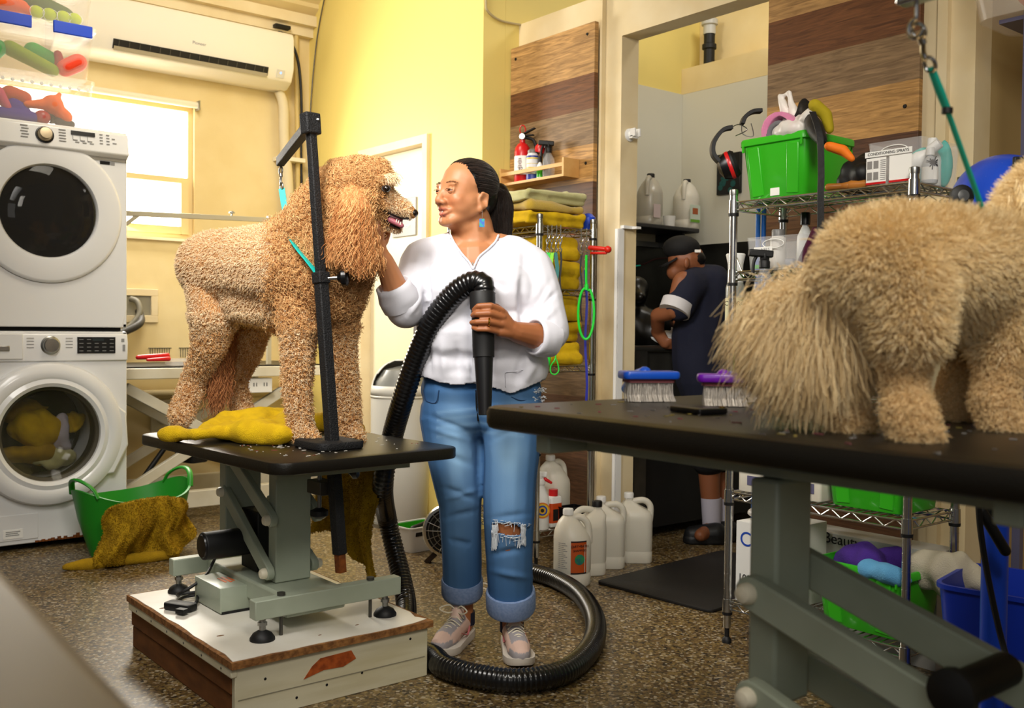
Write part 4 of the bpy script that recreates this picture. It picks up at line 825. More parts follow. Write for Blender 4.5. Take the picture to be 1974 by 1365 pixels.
# ---- small white basket with green liner
c = G(800, 1048); c.z = 0; c = Vector((2.56, 3.83, 0))
t = thing('basket', 'small white basket with a green inside beside the swing bin', 'basket', c)
b = B().tub(c + Vector((0, 0, .001)), .22, .16, .115, .86, .003, .02, .1, .004); obj('outer_basket', b, M['whiteplastic'], t)
obj('handle_hole', B().rslab(c + Vector((-.045, -.081, .075)), .05, .006, .018, .002, .1), M['gap'], t)
obj('green_liner', B().tub(c + Vector((0, 0, .008)), .205, .145, .104, .86, .003, .018, .1, .0005), M['green'], t)
c2 = c + Vector((.03, .0, .09)); tag(obj('black_brush', B().cap(c2 + Vector((-.05, .01, 0)), c2 + Vector((.06, .03, .02)), .016, .012), M['black'], loc=c2), 'black grooming brush lying in the white basket', 'brush')
# ---- floor fan behind the woman's leg
c = Vector((2.50, 3.50, .14))
t = thing('floor_fan', 'small floor dryer with chrome rim and black grille behind the jeans', 'dryer', (c.x, c.y, 0))
ax = Vector((-.75, -.66, .05)).normalized()
obj('housing', B().lathe([(.08, -.10), (.105, -.06), (.111, 0), (.111, .012)], c, 36, ax), M['black'], t)
obj('rim', B().lathe([(.111, .0), (.118, .006), (.111, .018), (.099, .02), (.097, .008)], c, 40, ax, caps=False), M['chrome'], t)
x, y, z = frame(ax); b = B()
for r in (.025, .048, .07, .09): b.tube([c + ax * .012 + x * r * math.cos(k) + y * r * math.sin(k) for k in np.linspace(0, 6.28, 33)[:-1]], .002, 6, ring=True)
for k in np.linspace(0, math.pi, 9)[:-1]: b.cyl(c + ax * .014 + x * .098 * math.cos(k) + y * .098 * math.sin(k), c + ax * .014 - x * .098 * math.cos(k) - y * .098 * math.sin(k), .0018, n=6)
obj('grille', b, M['steel'], t)
for s in (-1, 1): obj('leg', B().bar(c + x * .06 * s - Vector((0, 0, .10)), Vector((c.x + x.x * .10 * s, c.y + x.y * .10 * s, 0)), .022, .03, ax), mat('brown metal leg', '3a2c22', .5), t)
# ---- green laundry tub and its towel
TCn = Vector((1.50, 4.56, 0)); rz = math.radians(14)
t = thing('laundry_tub', 'green flexible laundry tub on the floor beside the washer', 'tub', TCn)
R = Matrix.Rotation(rz, 3, 'Z'); secs = []; n = 56
def tubsec(a0, b0, z, dip, k=1.0): return [TCn + R @ Vector((a0 * math.cos(q), b0 * math.sin(q), z + dip * (abs(math.cos(q)) ** 3))) for q in [2 * math.pi * i / n for i in range(n)]]
outer = [tubsec(.19, .135, .0, 0), tubsec(.21, .15, .06, 0), tubsec(.245, .18, .17, .0), tubsec(.265, .20, .235, .045), tubsec(.272, .205, .245, .06)]
inner = [tubsec(.262, .196, .246, .06), tubsec(.24, .175, .17, 0), tubsec(.185, .13, .008, 0)]
v = [p for q in outer + inner for p in q]; f = [tuple(range(n))[::-1], tuple(7 * n + j for j in range(n))]
for i in range(7):
    for k in range(n): f.append((i * n + k, i * n + (k + 1) % n, (i + 1) * n + (k + 1) % n, (i + 1) * n + k))
obj('tub_body', B().add(v, f), M['darkgreen'], t)
for s in (-1, 1):
    pts = []
    for q in np.linspace(-.55, .55, 15): u = (q / .55); pts.append(TCn + R @ Vector((s * (.268 * math.cos(q)), .2 * math.sin(q), .262 + .012 + .075 * (1 - u * u) ** .6)))
    obj('handle', B().tube(pts, .013, 10, flat=.55), M['darkgreen'], t)
o = drape('towel', [TCn + R @ Vector((-.215, -.135, .245)), TCn + R @ Vector((-.12, -.195, .272)), TCn + R @ Vector((.02, -.212, .275)), TCn + R @ Vector((.10, -.205, .26))], [.02, .015, .02, .03, .09], M['towel2'], 'ochre yellow towel hanging over the front of the green tub', seed=3, amp=.034, th=.018, spread=.11, loc=(TCn.x, TCn.y - .25, 0), out=(-.24, -.97, 0))
for q_ in [o] + kids(o): q_.location += Vector((0, -.03, 0)) if q_ is o else Vector()
WLOC[o.name] = Vector(o.location)
b = B(); Q = [G(125, 1094, .014), G(190, 1086, .02), G(250, 1078, .022), (TCn + R @ Vector((.02, -.29, .02))), G(322, 1064, .02)]
for a, c_, r0, r1 in zip(Q, Q[1:], (.014, .024, .026, .026), (.024, .026, .026, .016)): b.cap(a, c_, r0, r1)
me = remesh(b, .007, 4); wrinkle(me, .004, 25, 4); obj('towel_hem', me, M['towel2'], o, smooth=180)
tag(obj('tub_towel', (lambda me: me)(wrinkle(remesh(B().ell(TCn + Vector((.0, -.02, .13)), (.17, .11, .09)), .01, 4), .02, 14, 3)), M['towel2'], loc=TCn, smooth=180), 'ochre towel lying inside the green tub', 'towel')
# ---- dryer hose: from the nozzle in her hand, over, down behind the table and round on the floor
def ribbed(path, r, name='hose'):
    P = resample(path, .0045); rs = [r * (1 + .055 * (1 if (i % 3) == 0 else -1 if (i % 3) == 1 else -.3)) for i in range(len(P))]; return B().tube(P, rs, 20)
HN = V(933, 566, 2.96)                                  # where the hose enters the nozzle cuff
path = [HN, V(930, 548, 2.965), V(908, 545, 2.98), V(874, 568, 3.0), V(835, 618, 3.03), V(803, 690, 3.08), V(775, 775, 3.14), V(752, 860, 3.2), V(738, 950, 3.24), V(735, 1040, 3.24)]
fl = [G(745, 1142, .06), G(772, 1190, .036), G(808, 1252, .036), G(860, 1287, .036), G(930, 1306, .036), G(1010, 1312, .036), G(1090, 1294, .036), G(1140, 1246, .036), G(1147, 1195, .036), G(1120, 1148, .036), G(1076, 1119, .036), G(1030, 1104, .036), G(985, 1092, .036), G(950, 1080, .036)]
fl[0] = Vector((1.86, 2.86, .10)); fl[1] = Vector((1.70, 2.60, .036)); fl[2] = Vector((1.687, 2.44, .036))
path[-1] = Vector((1.89, 3.02, .32)); path[-2] = V(738, 940, 3.3); path[-3] = V(752, 860, 3.26)
t = thing('dryer_hose', 'long black ribbed dryer hose in the woman\'s hand looping on the floor', 'dryer hose', G(1010, 1312, 0))
obj('hose', ribbed(spline(path + fl, 14), .0335), mat('black ribbed hose', '0c0c0d', .28, coat=.3), t, smooth=75)
nd = (V(934, 720, 2.93) - V(931, 566, 2.955)).normalized(); n0 = V(930, 566, 2.955)
obj('nozzle_cuff', B().lathe([(.036, -.004), (.038, .0), (.038, .045), (.034, .05), (.032, .19), (.027, .192)], n0, 28, nd), mat('matt black rubber', '101011', .55), t)
obj('nozzle', B().lathe([(.029, .185), (.028, .2), (.019, .36), (.016, .36), (.016, .3)], n0, 28, nd), mat('satin black plastic', '121214', .4), t)
cl_ = n0 + nd * .085; x, y, z = frame(nd); b = B().tube([cl_ + x * .036 * math.cos(k) + y * .036 * math.sin(k) for k in np.linspace(0, 6.28, 25)[:-1]], .004, 8, ring=True); b.box(cl_ - FW * .04, (.03, .008, .01)); obj('hose_clamp', b, M['chrome'], t)
# ================================================================== wire shelving units
M['wire'] = mat('chrome wire', 'c9c9c6', .22, 1)
def wire_shelf(name, label, X0, X1, Y0, Y1, ztop, levels):
    """posts at the four corners; levels = heights of the shelf tops"""
    t = thing(name, label, 'shelf', ((X0 + X1) / 2, (Y0 + Y1) / 2, 0))
    for x in (X0, X1):
        for y in (Y0, Y1):
            b = B().cyl((x, y, .05), (x, y, ztop), .0125, n=18)
            z = .1
            while z < ztop - .05: b.cyl((x, y, z), (x, y, z + .0022), .0132, n=18); z += .0254
            p = obj('post', b, M['wire'], t)
            obj('post_cap', B().lathe([(.0135, -.01), (.0145, 0), (.0135, .008), (.006, .011)], (x, y, ztop - .003), 18), M['steel'], p)
            obj('foot', B().lathe([(.016, 0), (.015, .012), (.008, .02), (.008, .052)], (x, y, .0005), 14), M['black'], p)
    for z in levels:
        b = B()
        for dz in (-.004, -.028):
            for a, c in (((X0, Y0), (X0, Y1)), ((X1, Y0), (X1, Y1)), ((X0, Y0), (X1, Y0)), ((X0, Y1), (X1, Y1))): b.cyl((a[0], a[1], z + dz), (c[0], c[1], z + dz), .0034, n=8)
        def zig(a, c):
            a, c = Vector(a), Vector(c); n = max(2, int((c - a).length / .034)); n += n % 2
            b.tube([a.lerp(c, i / n) + Vector((0, 0, z - (.004 if i % 2 else .028))) for i in range(n + 1)], .0024, 6)
        for x in (X0, X1): zig((x, Y0, 0), (x, Y1, 0))
        for y in (Y0, Y1): zig((X0, y, 0), (X1, y, 0))
        n = int((Y1 - Y0) / .025)
        for i in range(1, n): y = Y0 + (Y1 - Y0) * i / n; b.cyl((X0, y, z - .002), (X1, y, z - .002), .002, n=6)
        for k in (.33, .67): x = X0 + (X1 - X0) * k; b.cyl((x, Y0, z - .007), (x, Y1, z - .007), .003, n=6)
        for x in (X0, X1):
            for y in (Y0, Y1): b.tube([(x, y, z - .038), (x, y, z + .004)], [.0165, .0155], 16)
        obj('shelf', b, M['wire'], t)
        for x in (X0, X1):
            for y in (Y0, Y1): obj('clip', B().lathe([(.0162, -.048), (.0168, -.042), (.0168, -.039)], (x, y, z), 16), M['black'], t)
    return t
# ---------------- right unit
SX0, SX1, SY0, SY1 = 2.595, 2.862, 1.445, 2.065
wire_shelf('wire_shelf', 'chrome wire shelf crowded with green bins by the plank panel', SX0, SX1, SY0, SY1, 1.472, (1.44, 1.215, .83, .50, .14))
def crate(label, c, w, d, h, rz=0, sticker=False):
    t = thing('green_crate', label, 'bin', c, 'green plastic bins on the right wire shelf')
    b = B(); c = Vector(c) + Vector((0, 0, .001)); Rz = Matrix.Rotation(rz, 3, 'Z')
    def S(k, z, dent=0):
        o = []
        W, D = w * k, d * k
        for x, y in rr(W, D, .022, 4): o.append(c + Rz @ Vector((x, y, z)))
        return o
    # body with a shallow recess on each long side
    obj('crate_body', b.loft([S(.84, 0), S(.86, .004), S(.985, h - .026), S(.985, h - .02), S(.97, h - .004), S(.83, .006)]), M['green'], t)
    rim = B().loft([S(1.0, h - .024), S(1.045, h - .022), S(1.045, h - .006), S(1.02, h), S(.975, h), S(.975, h - .024)], caps=False, ring=True); obj('rim', rim, M['green'], t)
    for s in (-1, 1):
        for x in (-.3, .3):
            q0, q1 = c + Rz @ Vector((x * w * .86, s * d * .42, .01)), c + Rz @ Vector((x * w, s * d * .492, h - .03)); obj('rib', B().bar(q0, q1, .045, .012, Rz @ Vector((0, s, 0))), M['green'], t, bevel=.003)
        for x in (-.44, .44): obj('rim_lug', B().box(c + Rz @ Vector((x * w, s * d * .52, h - .032)), (.006, .006, .02), rz), M['green'], t)
    if sticker: obj('sticker', B().box(c + Rz @ Vector((.0, -d * .425 - .004, .02)), (.034, .002, .024), rz), M['paper'], t)
    return t
H90 = math.radians(-90)
ZT = 1.4412
crate('bright green bin on the top shelf under the plastic bag', (2.745, 1.932, ZT), .25, .26, .195, H90, True)
crate('green bin on the middle shelf behind the cream dog\'s tail', (2.74, 1.90, .8312), .26, .22, .16, H90)
crate('green bin on the second lowest shelf of the right unit', (2.735, 1.60, .5012), .27, .235, .215, H90)
crate('green bin of towels on the lowest shelf of the right unit', (2.732, 1.61, .1412), .29, .235, .195, H90)
# ear defenders
def band(b, pts, w, th):
    P = spline(pts, 8); secs = []
    for i, p in enumerate(P):
        d = (P[min(i + 1, len(P) - 1)] - P[max(i - 1, 0)]).normalized(); s = FW.copy(); s = (s - d * s.dot(d)).normalized(); u = s.cross(d); secs.append([p + s * (w / 2 * a) + u * (th / 2 * c) for a, c in ((-1, -1), (1, -1), (1, 1), (-1, 1))])
    return b.loft(secs)
def ears(label, pts, cup, wire):
    D0 = 3.30; t = thing('ear_defenders', label, 'ear defenders', V(*pts[-1], D0), 'ear defenders by the top green bin')
    obj('headband', band(B(), [V(x, y, D0) for x, y in pts], .035, .013), M['black'], t, bevel=.003)
    obj('wire_fork', B().tube(spline([V(x, y, D0) for x, y in wire], 6), .0018, 6), M['steel'], t)
    if cup:
        c = V(*cup, D0); ax = (RT * .9 - FW * .25 + Vector((0, 0, .35))).normalized()
        obj('ear_cup', B().lathe([(.012, -.034), (.034, -.024), (.042, -.002), (.042, .012)], c, 28, ax, sx=.85, sy=1.1), M['blackgloss'], t)
        obj('red_band', B().lathe([(.0425, .0), (.0435, .003), (.0435, .009), (.0425, .012)], c, 28, ax, sx=.85, sy=1.1), M['red'], t)
        obj('cushion', B().lathe([(.041, .012), (.043, .02), (.036, .03), (.02, .03)], c, 28, ax, sx=.85, sy=1.1), M['black'], t)
ears('black and red ear defenders hanging beside the top green bin', [(1411, 246), (1392, 252), (1376, 274), (1374, 295), (1383, 309), (1392, 314)], (1404, 320), [(1408, 247), (1424, 240), (1440, 250), (1418, 262)])
ears('black ear defender headband sticking out of the top green bin', [(1468, 214), (1450, 216), (1436, 226), (1430, 240)], None, [(1430, 240), (1432, 258), (1452, 262), (1448, 238)])
# pink towel roll, bag, strap and the heap beside the bin
c = V(1484, 235, 3.1); zr = ZT + .196
t = tag(obj('towel', B().tube(spline([(2.66 + .035 * math.cos(a) * .6, 1.955 - .04 + .045 * math.sin(a), zr + .045 + .05 * math.cos(a)) for a in np.linspace(-2.2, 2.2, 9)], 6), .016, 12, flat=1.0), mat('pink fleece', 'd0709c', .95, bump=(160, .5)), loc=c), 'rolled pink and grey towel on the top green bin', 'towel')
b = B()
for k, r in ((0, .045),):
    pass
def sheet_roll(x0, x1, cy, cz, pts, th):
    P = spline([Vector((0, cy + y, cz + z)) for y, z in pts], 8); o = []
    for i, p in enumerate(P):
        d = (P[min(i + 1, len(P) - 1)] - P[max(i - 1, 0)]).normalized(); u = Vector((1, 0, 0)).cross(d); o.append((p, u))
    ring_ = [p + u * th / 2 for p, u in o] + [p - u * th / 2 for p, u in reversed(o)]
    return B().loft([[Vector((x, p.y, p.z)) for p in ring_] for x in np.linspace(x0, x1, 8)])
bpy.data.objects.remove(t)
pk = [(.05, -.01), (.048, .03), (.02, .06), (-.015, .062), (-.045, .035), (-.05, -.02)]
me = remesh(sheet_roll(2.615, 2.80, 1.915, zr + .0, pk, .022), .005, 5); wrinkle(me, .003, 30)
t = tag(obj('towel', me, M.get('pink') or mat('pink fleece', 'cf7aa0', .95, bump=(160, .5), sheen=.4), loc=(2.7, 1.915, zr), smooth=180), 'rolled pink and grey towel on the top green bin', 'towel')
me = remesh(sheet_roll(2.612, 2.80, 1.915, zr - .004, [(y * .66, z * .62) for y, z in pk], .016), .004, 4); obj('grey_lining', me, mat('grey fleece', '6e6c70', .95, bump=(160, .5)), t, smooth=180)
# thin white shopping bag with two handles
b = B(); cc = Vector((2.655, 1.885, zr + .012))
b.ell(cc, (.055, .075, .04)).cap(cc + Vector((0, .02, .03)), cc + Vector((-.01, .045, .115)), .02, .010).cap(cc + Vector((-.01, .045, .115)), cc + Vector((-.01, .01, .118)), .010, .008).cap(cc + Vector((-.01, .01, .118)), cc + Vector((0, -.01, .03)), .008, .016).cap(cc + Vector((0, -.03, .02)), cc + Vector((-.03, -.085, .035)), .026, .02)
me = remesh(b, .004, 5); wrinkle(me, .004, 55); wrinkle(me, .002, 120, 3)
mb = clear_mat('thin white bag', 'f2ece4', .25, .35)
tag(obj('plastic_bag', me, mb, loc=cc, smooth=180), 'crumpled thin white plastic bag on the top green bin', 'bag')
b = B().cap(V(1546, 205, 3.1), V(1562, 235, 3.02), .022, .024).cap(V(1562, 235, 3.02), V(1584, 270, 2.93), .024, .018).cap(V(1543, 203, 3.1), V(1540, 225, 3.1), .02, .024).cap(V(1548, 196, 3.1), V(1556, 210, 3.1), .014, .02)
me = remesh(b, .006, 4); wrinkle(me, .006, 35); bb = tag(obj('harness_bag', me, mat('black nylon', '0e0d0e', .6, bump=(90, .4)), loc=V(1560, 250, 2.95), smooth=180), 'black nylon bag slumped over the corner of the top green bin', 'bag')
stp = [V(1566, 215, 2.80), V(1580, 262, 2.76), V(1583, 330, 2.755), V(1582, 372, 2.752), V(1582, 420, 2.752), V(1581, 470, 2.752)]
b = B(); P = spline(stp, 6); b.loft([[p + RT * (.009 * a) + FW * (.0015 * c_) for a, c_ in ((-1, -1), (1, -1), (1, 1), (-1, 1))] for p in P]); obj('hanging_strap', b, bpy.data.materials['black nylon'], bb)
b = B().cap(V(1572, 203, 3.02), V(1590, 222, 3.02), .022, .02).cap(V(1590, 222, 3.02), V(1598, 250, 3.02), .02, .016)
me = remesh(b, .005, 4); wrinkle(me, .004, 40, 2); tag(obj('yellow_pouch', me, mat('olive yellow cloth', 'a8950f', .85, bump=(100, .4)), loc=V(1598, 262, 3.02), smooth=180), 'olive yellow cloth pouch behind the black nylon bag', 'pouch')
b = B().ell((2.70, 1.675, ZT + .055), (.07, .055, .052)).ell((2.67, 1.645, ZT + .045), (.05, .04, .042)).cap((2.72, 1.69, ZT + .09), (2.75, 1.66, ZT + .115), .025, .018).cap((2.66, 1.70, ZT + .03), (2.68, 1.64, ZT + .03), .028, .028)
me = remesh(b, .006, 4); wrinkle(me, .006, 40, 5); t = tag(obj('muzzle', me, M['black'], loc=(2.69, 1.66, ZT), smooth=180), 'black and orange dog muzzle heaped on the top shelf', 'muzzle')
b = B().cap(V(1598, 282, 2.79), V(1625, 290, 2.79), .014, .016).cap(V(1625, 290, 2.79), V(1642, 306, 2.78), .015, .010)
obj('orange_panel', remesh(b, .004, 5), mat('orange nylon', 'ea760e', .7, bump=(90, .3)), t, smooth=180)
a0, a1 = Vector((2.625, 1.735, ZT + .014)), Vector((2.655, 1.60, ZT + .014))
t = tag(obj('wooden_brush', B().cap(a0, a0.lerp(a1, .3), .011, .009).cap(a0.lerp(a1, .3), a0.lerp(a1, .5), .009, .013).cap(a0.lerp(a1, .5), a1, .0145, .0135), mat('varnished wood', 'b06f2c', .35), loc=a0.lerp(a1, .5) - Vector((0, 0, .014)), smooth=180), 'orange brown wooden brush lying along the top shelf edge', 'brush')
# clear bin of conditioning sprays
def clearbin(label, c, w, d, h, strip=None):
    t = thing('clear_bin', label, 'bin', c, None); b = B().tub(Vector(c) + Vector((0, 0, .001)), w, d, h, .93, .002, .008, 0, .002); obj('bin_body', b, M['clear'], t)
    hx = c[0] - w / 2 * .985; hl = obj('handle_outline', B().tube([(hx - .003 - .0 , c[1] + .04 * math.cos(k) * (1), c[2] + h * .78 + .014 * math.sin(k)) for k in np.linspace(0, 6.28, 25)[:-1]], .0016, 6, ring=True), mat('bright plastic edge ' + label[:5], 'f4f4f0', .2), t)
    return t
cbn = clearbin('clear plastic bin of conditioning sprays on the top shelf', (2.735, 1.525, ZT), .215, .165, .125)
fx = 2.735 - .1075 - .0045
cards = []
for yy, w_ in ((1.578, .062), (1.503, .068)):
    cd = obj('card', B().box((fx, yy, ZT + .044), (.0015, w_, .075)), M['paper'], cbn); obj('card_edge', B().box((fx - .0008, yy, ZT + .009), (.001, w_, .006)), M['red'], cd); cards.append((cd, yy))
b = B()
for j in range(2):
    for i in range(2): b.box((fx - .0012, 1.598 - i * .02, ZT + .030 + j * .032), (.001, .015, .022))
obj('pictures', b, mat('grey print', '8a8784', .8), cards[0][0]); b = B()
for k in range(11): b.box((fx - .0012, 1.556, ZT + .018 + k * .0055), (.001, .016, .0018))
obj('print', b, M['grey'], cards[0][0])
st = obj('label_strip', B().box((fx - .002, 1.54, ZT + .092), (.0015, .145, .016)), M['paper'], cbn); text('lettering', 'CONDITIONING SPRAYS', .0115, (fx - .0032, 1.54, ZT + .092), (0, -1, 0), (0, 0, 1), M['ink'], st)
def bottle(name, label, c, r, h, m, cap, caph=.025, capr=None, axis=(0, 0, 1), neck=.35, cat='bottle', sx=1, sy=1, lab=None, group=None, parts=True):
    t = thing(name, label, cat, c, group); c = Vector(c); ax = Vector(axis).normalized(); capr = capr or r * .45
    obj('body', B().lathe([(r * .9, .0005), (r, .006), (r, h * .62), (r * .94, h * .72), (r * neck * 1.3, h * .9), (r * neck, h * .93), (r * neck, h)], c, 24, ax, sx=sx, sy=sy), m, t)
    obj('cap', B().lathe([(capr, h * .955), (capr, h + caph), (capr * .9, h + caph + .003)], c, 20, ax), cap, t)
    if lab: obj('label', B().lathe([(r * 1.012, h * .12), (r * 1.012, h * .55)], c, 24, ax, caps=False, sx=sx, sy=sy), lab, t)
    return t
bottle('spray_bottle', 'white spray bottle leaning in the conditioning bin with its white cap up', (2.73, 1.59, ZT + .028), .024, .14, M['whiteplastic'], M['whiteplastic'], .024, .015, (.1, -.78, .55))
sb_ = bottle('spray_bottle', 'grey and white bottle with black splash print in the conditioning bin', (2.72, 1.468, ZT + .005), .022, .085, mat('pale grey plastic bottle', 'b9bcbf', .35), M['whiteplastic'], .015, .012, lab=M['paper'])
b = B(); pc = Vector((2.72, 1.468, ZT + .062)) - FW * .0222
for k in range(11): q = 6.283 * k / 11; b.bar(pc, pc + (RT * math.cos(q) + Vector((0, 0, 1)) * math.sin(q)) * (.010 + .005 * (k % 3)), .003, .0012, FW)
obj('splash_print', b, M['ink'], sb_)
bottle('spray_bottle', 'upright white bottle at the back of the conditioning bin', (2.79, 1.50, ZT + .005), .026, .12, M['whiteplastic'], M['whiteplastic'], .02, .014)
tag(obj('teal_pouch', (lambda m_: m_)(wrinkle(remesh(B().ell((2.812, 1.475, ZT + .075), (.012, .024, .07)).ell((2.815, 1.54, ZT + .07), (.012, .06, .06)), .004, 3), .003, 40)), M['teal'], loc=(2.81, 1.5, ZT), smooth=180), 'teal plastic pouch at the back of the conditioning bin', 'pouch')
# second shelf
Z2 = 1.2162
nb = clearbin('clear plastic bin of nail tools on the second shelf', (2.725, 1.93, Z2), .20, .21, .105)
fx = 2.725 - .10 - .003; st = obj('label_strip', B().box((fx - .003, 1.965, Z2 + .064), (.0015, .07, .018)), M['paper'], nb); text('lettering', 'NAILS', .012, (fx - .0045, 1.955, Z2 + .064), (0, -1, 0), (0, 0, 1), M['grey'], st)
M['greycap'] = mat('grey cap plastic', '6f6e6c', .4)
bottle('powder_bottle', 'clear bottle of pale powder with a grey cap in the nail bin', (2.655, 1.935, Z2 + .006), .026, .105, mat('pale powder bottle', 'd3cec6', .3), M['greycap'], .014, .02, neck=.75)
bottle('solution_bottle', 'white bottle with black cap behind the nail bin', (2.80, 1.935, Z2 + .006), .026, .155, M['whiteplastic'], M['blackgloss'], .03, .016)
b = B().rslab((0, 0, 0), .045, .03, .125, .012, 0, .006); me_ = obj('nail_grinder', b, mat('plum plastic', '4a1230', .3, coat=.3), loc=(0, 0, 0)); me_.rotation_euler = (math.radians(28), 0, math.radians(0)); me_.location = (2.66, 1.815 + .03, Z2 + .012); tag(me_, 'plum coloured nail grinder leaning in the nail bin', 'nail grinder')
b = B().rslab((0, 0, 0), .04, .028, .10, .01, 0, .006); me_ = obj('boxed_clipper', b, mat('grey blister pack', '77767a', .25), loc=(0, 0, 0)); me_.rotation_euler = (math.radians(16), 0, math.radians(0)); me_.location = (2.66, 1.775, Z2 + .002); tag(me_, 'grey packaged clipper standing beside the nail bin', 'clipper')
obj('white_lettering', B().box((-.0202, 0, .05), (.001, .010, .05)), M['paper'], me_)
for i, (dy, dx, col, lb) in enumerate(((.06, -.05, '3c393a', 'dark round nail file pack in the corner of the nail bin'), (.03, -.06, 'e6b9a6', 'peach coloured pad at the front of the nail bin'), (-.02, -.05, '8d8c90', 'grey nail clipper pack in the middle of the nail bin'))): tag(obj('nail_tool', B().rslab((2.725 + dx, 1.93 + dy, Z2 + .006), .03, .045, .03 + .008 * (i == 0), .012, .3 * i, .005), mat('nail tool %d' % i, col, .4), loc=(2.725 + dx, 1.93 + dy, Z2 + .006)), lb, 'nail tool')
tag(obj('green_clip', B().rslab((2.645, 2.005, Z2 + .006), .02, .03, .012, .004), M['green'], loc=(2.645, 2.005, Z2)), 'small green clip at the corner of the nail bin', 'clip')
for k, (px, h) in enumerate(((1462, 0), (1473, 1))): p = V(px, 395, 3.52); tag(obj('blue_pole', B().cyl((p.x, p.y, .02), (p.x, p.y, p.z + .03), .0085, n=14), mat('blue pole %d' % k, '1a5fb4', .3), loc=(p.x, p.y, .02)), ['blue pole standing behind the wire shelf, the one nearer the white wall', 'blue pole standing behind the wire shelf, the one nearer the planks'][k], 'pole')
# hanging spray bottles
def sprayer(label, c, mtop, mbody, r, h, trigger=True, lab=None):
    t = thing('spray_bottle', label, 'spray bottle', c); c = Vector(c)
    obj('body', B().lathe([(r * .92, 0), (r, .006), (r, h * .55), (r * .9, h * .68), (r * .45, h * .84), (r * .42, h * .9)], c, 24), mbody, t)
    z = c.z + h * .88; d = -RT
    b = B().lathe([(r * .5, 0), (r * .5, .022), (r * .35, .03)], (c.x, c.y, z), 18).bar(Vector((c.x, c.y, z + .045)) - d * .025, Vector((c.x, c.y, z + .05)) + d * .05, .026, .022)
    b.bar(Vector((c.x, c.y, z + .025)), Vector((c.x, c.y, z + .05)), .022, .024, (1, 0, 0))
    s = obj('spray_head', b, mtop, t, bevel=.004)
    if trigger: obj('trigger', B().tube(spline([Vector((c.x, c.y, z + .045)) + d * .022, Vector((c.x, c.y, z + .02)) + d * .034, Vector((c.x, c.y, z - .015)) + d * .036], 5), .0055, 8), mtop, s)
    if lab: obj('label', B().lathe([(r * 1.015, h * .14), (r * 1.015, h * .56)], c, 28, caps=False), lab, t)
    return t
c = V(1416, 634, 3.40)
t = thing('bleach_bottle', 'white topped bleach spray bottle with handwritten label behind the shelf post', 'spray bottle', c)
obj('body', B().lathe([(.030, 0), (.032, .006), (.032, .14), (.026, .16)], c, 24), clear_mat('clear bottle plastic', 'cfd0c8', .5, .1), t)
obj('white_top', B().lathe([(.027, .158), (.024, .18), (.026, .22), (.033, .252), (.03, .256)], c, 20), M['whiteplastic'], t)
lb = obj('label', B().lathe([(.0326, .028), (.0326, .105)], c, 28, caps=False), mat('pale yellow tape', 'e6e2b8', .6), t)
for s_, zz in (('CLOROX', .085), ('Bleach', .055)): text('lettering', s_, .021, c + Vector((-FW.x * .0345, -FW.y * .0345, zz)), RT, (0, 0, 1), M['ink'], lb)
obj('hanger', B().tube([c + Vector((-.0, -.0, .24)), c + Vector((-.02, -.01, .26)), Vector((SX0 + .06, SY1, 1.20))], .002, 6), M['wire'], t)
sprayer('clear spray bottle with black trigger hanging on the second shelf edge', V(1472, 622, 3.10), M['black'], M['clear'], .034, .190)
# fourth and lowest shelves
Z4, Z5 = .5012, .1412
for i, (y, dx) in enumerate(((1.985, 0), (1.80, .02))):
    t = tag(obj('lidded_box', B().rslab((2.67 + dx, y, Z4 + .001), .13, .11, .085, .012, 0, .004), M['milkyjug'], loc=(2.67, y, Z4)), ['pale lidded box at the open end of the second lowest shelf', 'pale lidded box beside the green bin on the second lowest shelf'][i], 'box')
    obj('blue_lid', B().rslab((2.67 + dx, y, Z4 + .0865), .135, .115, .014, .012, 0, .004), M['navybin'], t); obj('label', B().box((2.67 + dx - .0665, y - .01, Z4 + .04), (.001, .05, .03)), mat('printed label %d' % i, '5c5a78', .6), t)
t = tag(obj('cotton_box', B().bx(2.61, 2.84, 1.86, 2.045, Z5 + .001, Z5 + .262), mat('white cardboard', 'e4e3de', .7), loc=(2.72, 1.95, Z5), bevel=.001), 'white cardboard box with blue capital lettering on the lowest shelf', 'box')
text('lettering', 'CELL', .066, (2.609, 2.03, Z5 + .205), (0, -1, 0), (0, 0, 1), mat('blue print', '1c45a8', .6), t, align='LEFT')
text('small_lettering', '100%\nCotton\nFibres', .034, (2.609, 2.035, Z5 + .045), (0, -1, 0), (0, 0, 1), M['ink'], t, align='LEFT')
obj('torn_hole', B().bx(2.6088, 2.611, 1.905, 1.955, Z5 + .08, Z5 + .14), M['gap'], t)
me = remesh(B().ell((2.67, 1.99, Z5 + .285), (.05, .045, .022)).ell((2.69, 1.95, Z5 + .29), (.04, .04, .02)), .004, 3); wrinkle(me, .006, 45); tag(obj('plastic_bag', me, mb, loc=(2.67, 1.97, Z5 + .263), smooth=180), 'crumpled clear bag on top of the white cardboard box', 'bag')
t = tag(obj('beauty_box', B().bx(2.872, 2.99, 1.50, 2.03, .0, .36), mat('grey white cardboard', 'bdbcb6', .7), loc=(2.93, 1.76, 0), bevel=.001), 'grey white carton with leaf logo standing behind the green towel bin', 'box')
yb = OX(1636, 1045, 2.871); text('lettering', 'Farm', .05, (2.8705, OX(1568, 1050, 2.871).y, yb.z - .005), (0, -1, 0), (0, 0, 1), M['ink'], t); text('lettering', 'Beauty', .05, (2.8705, OX(1612, 1050, 2.871).y - .02, yb.z + .0), (0, -1, 0), (0, 0, 1), M['ink'], t)
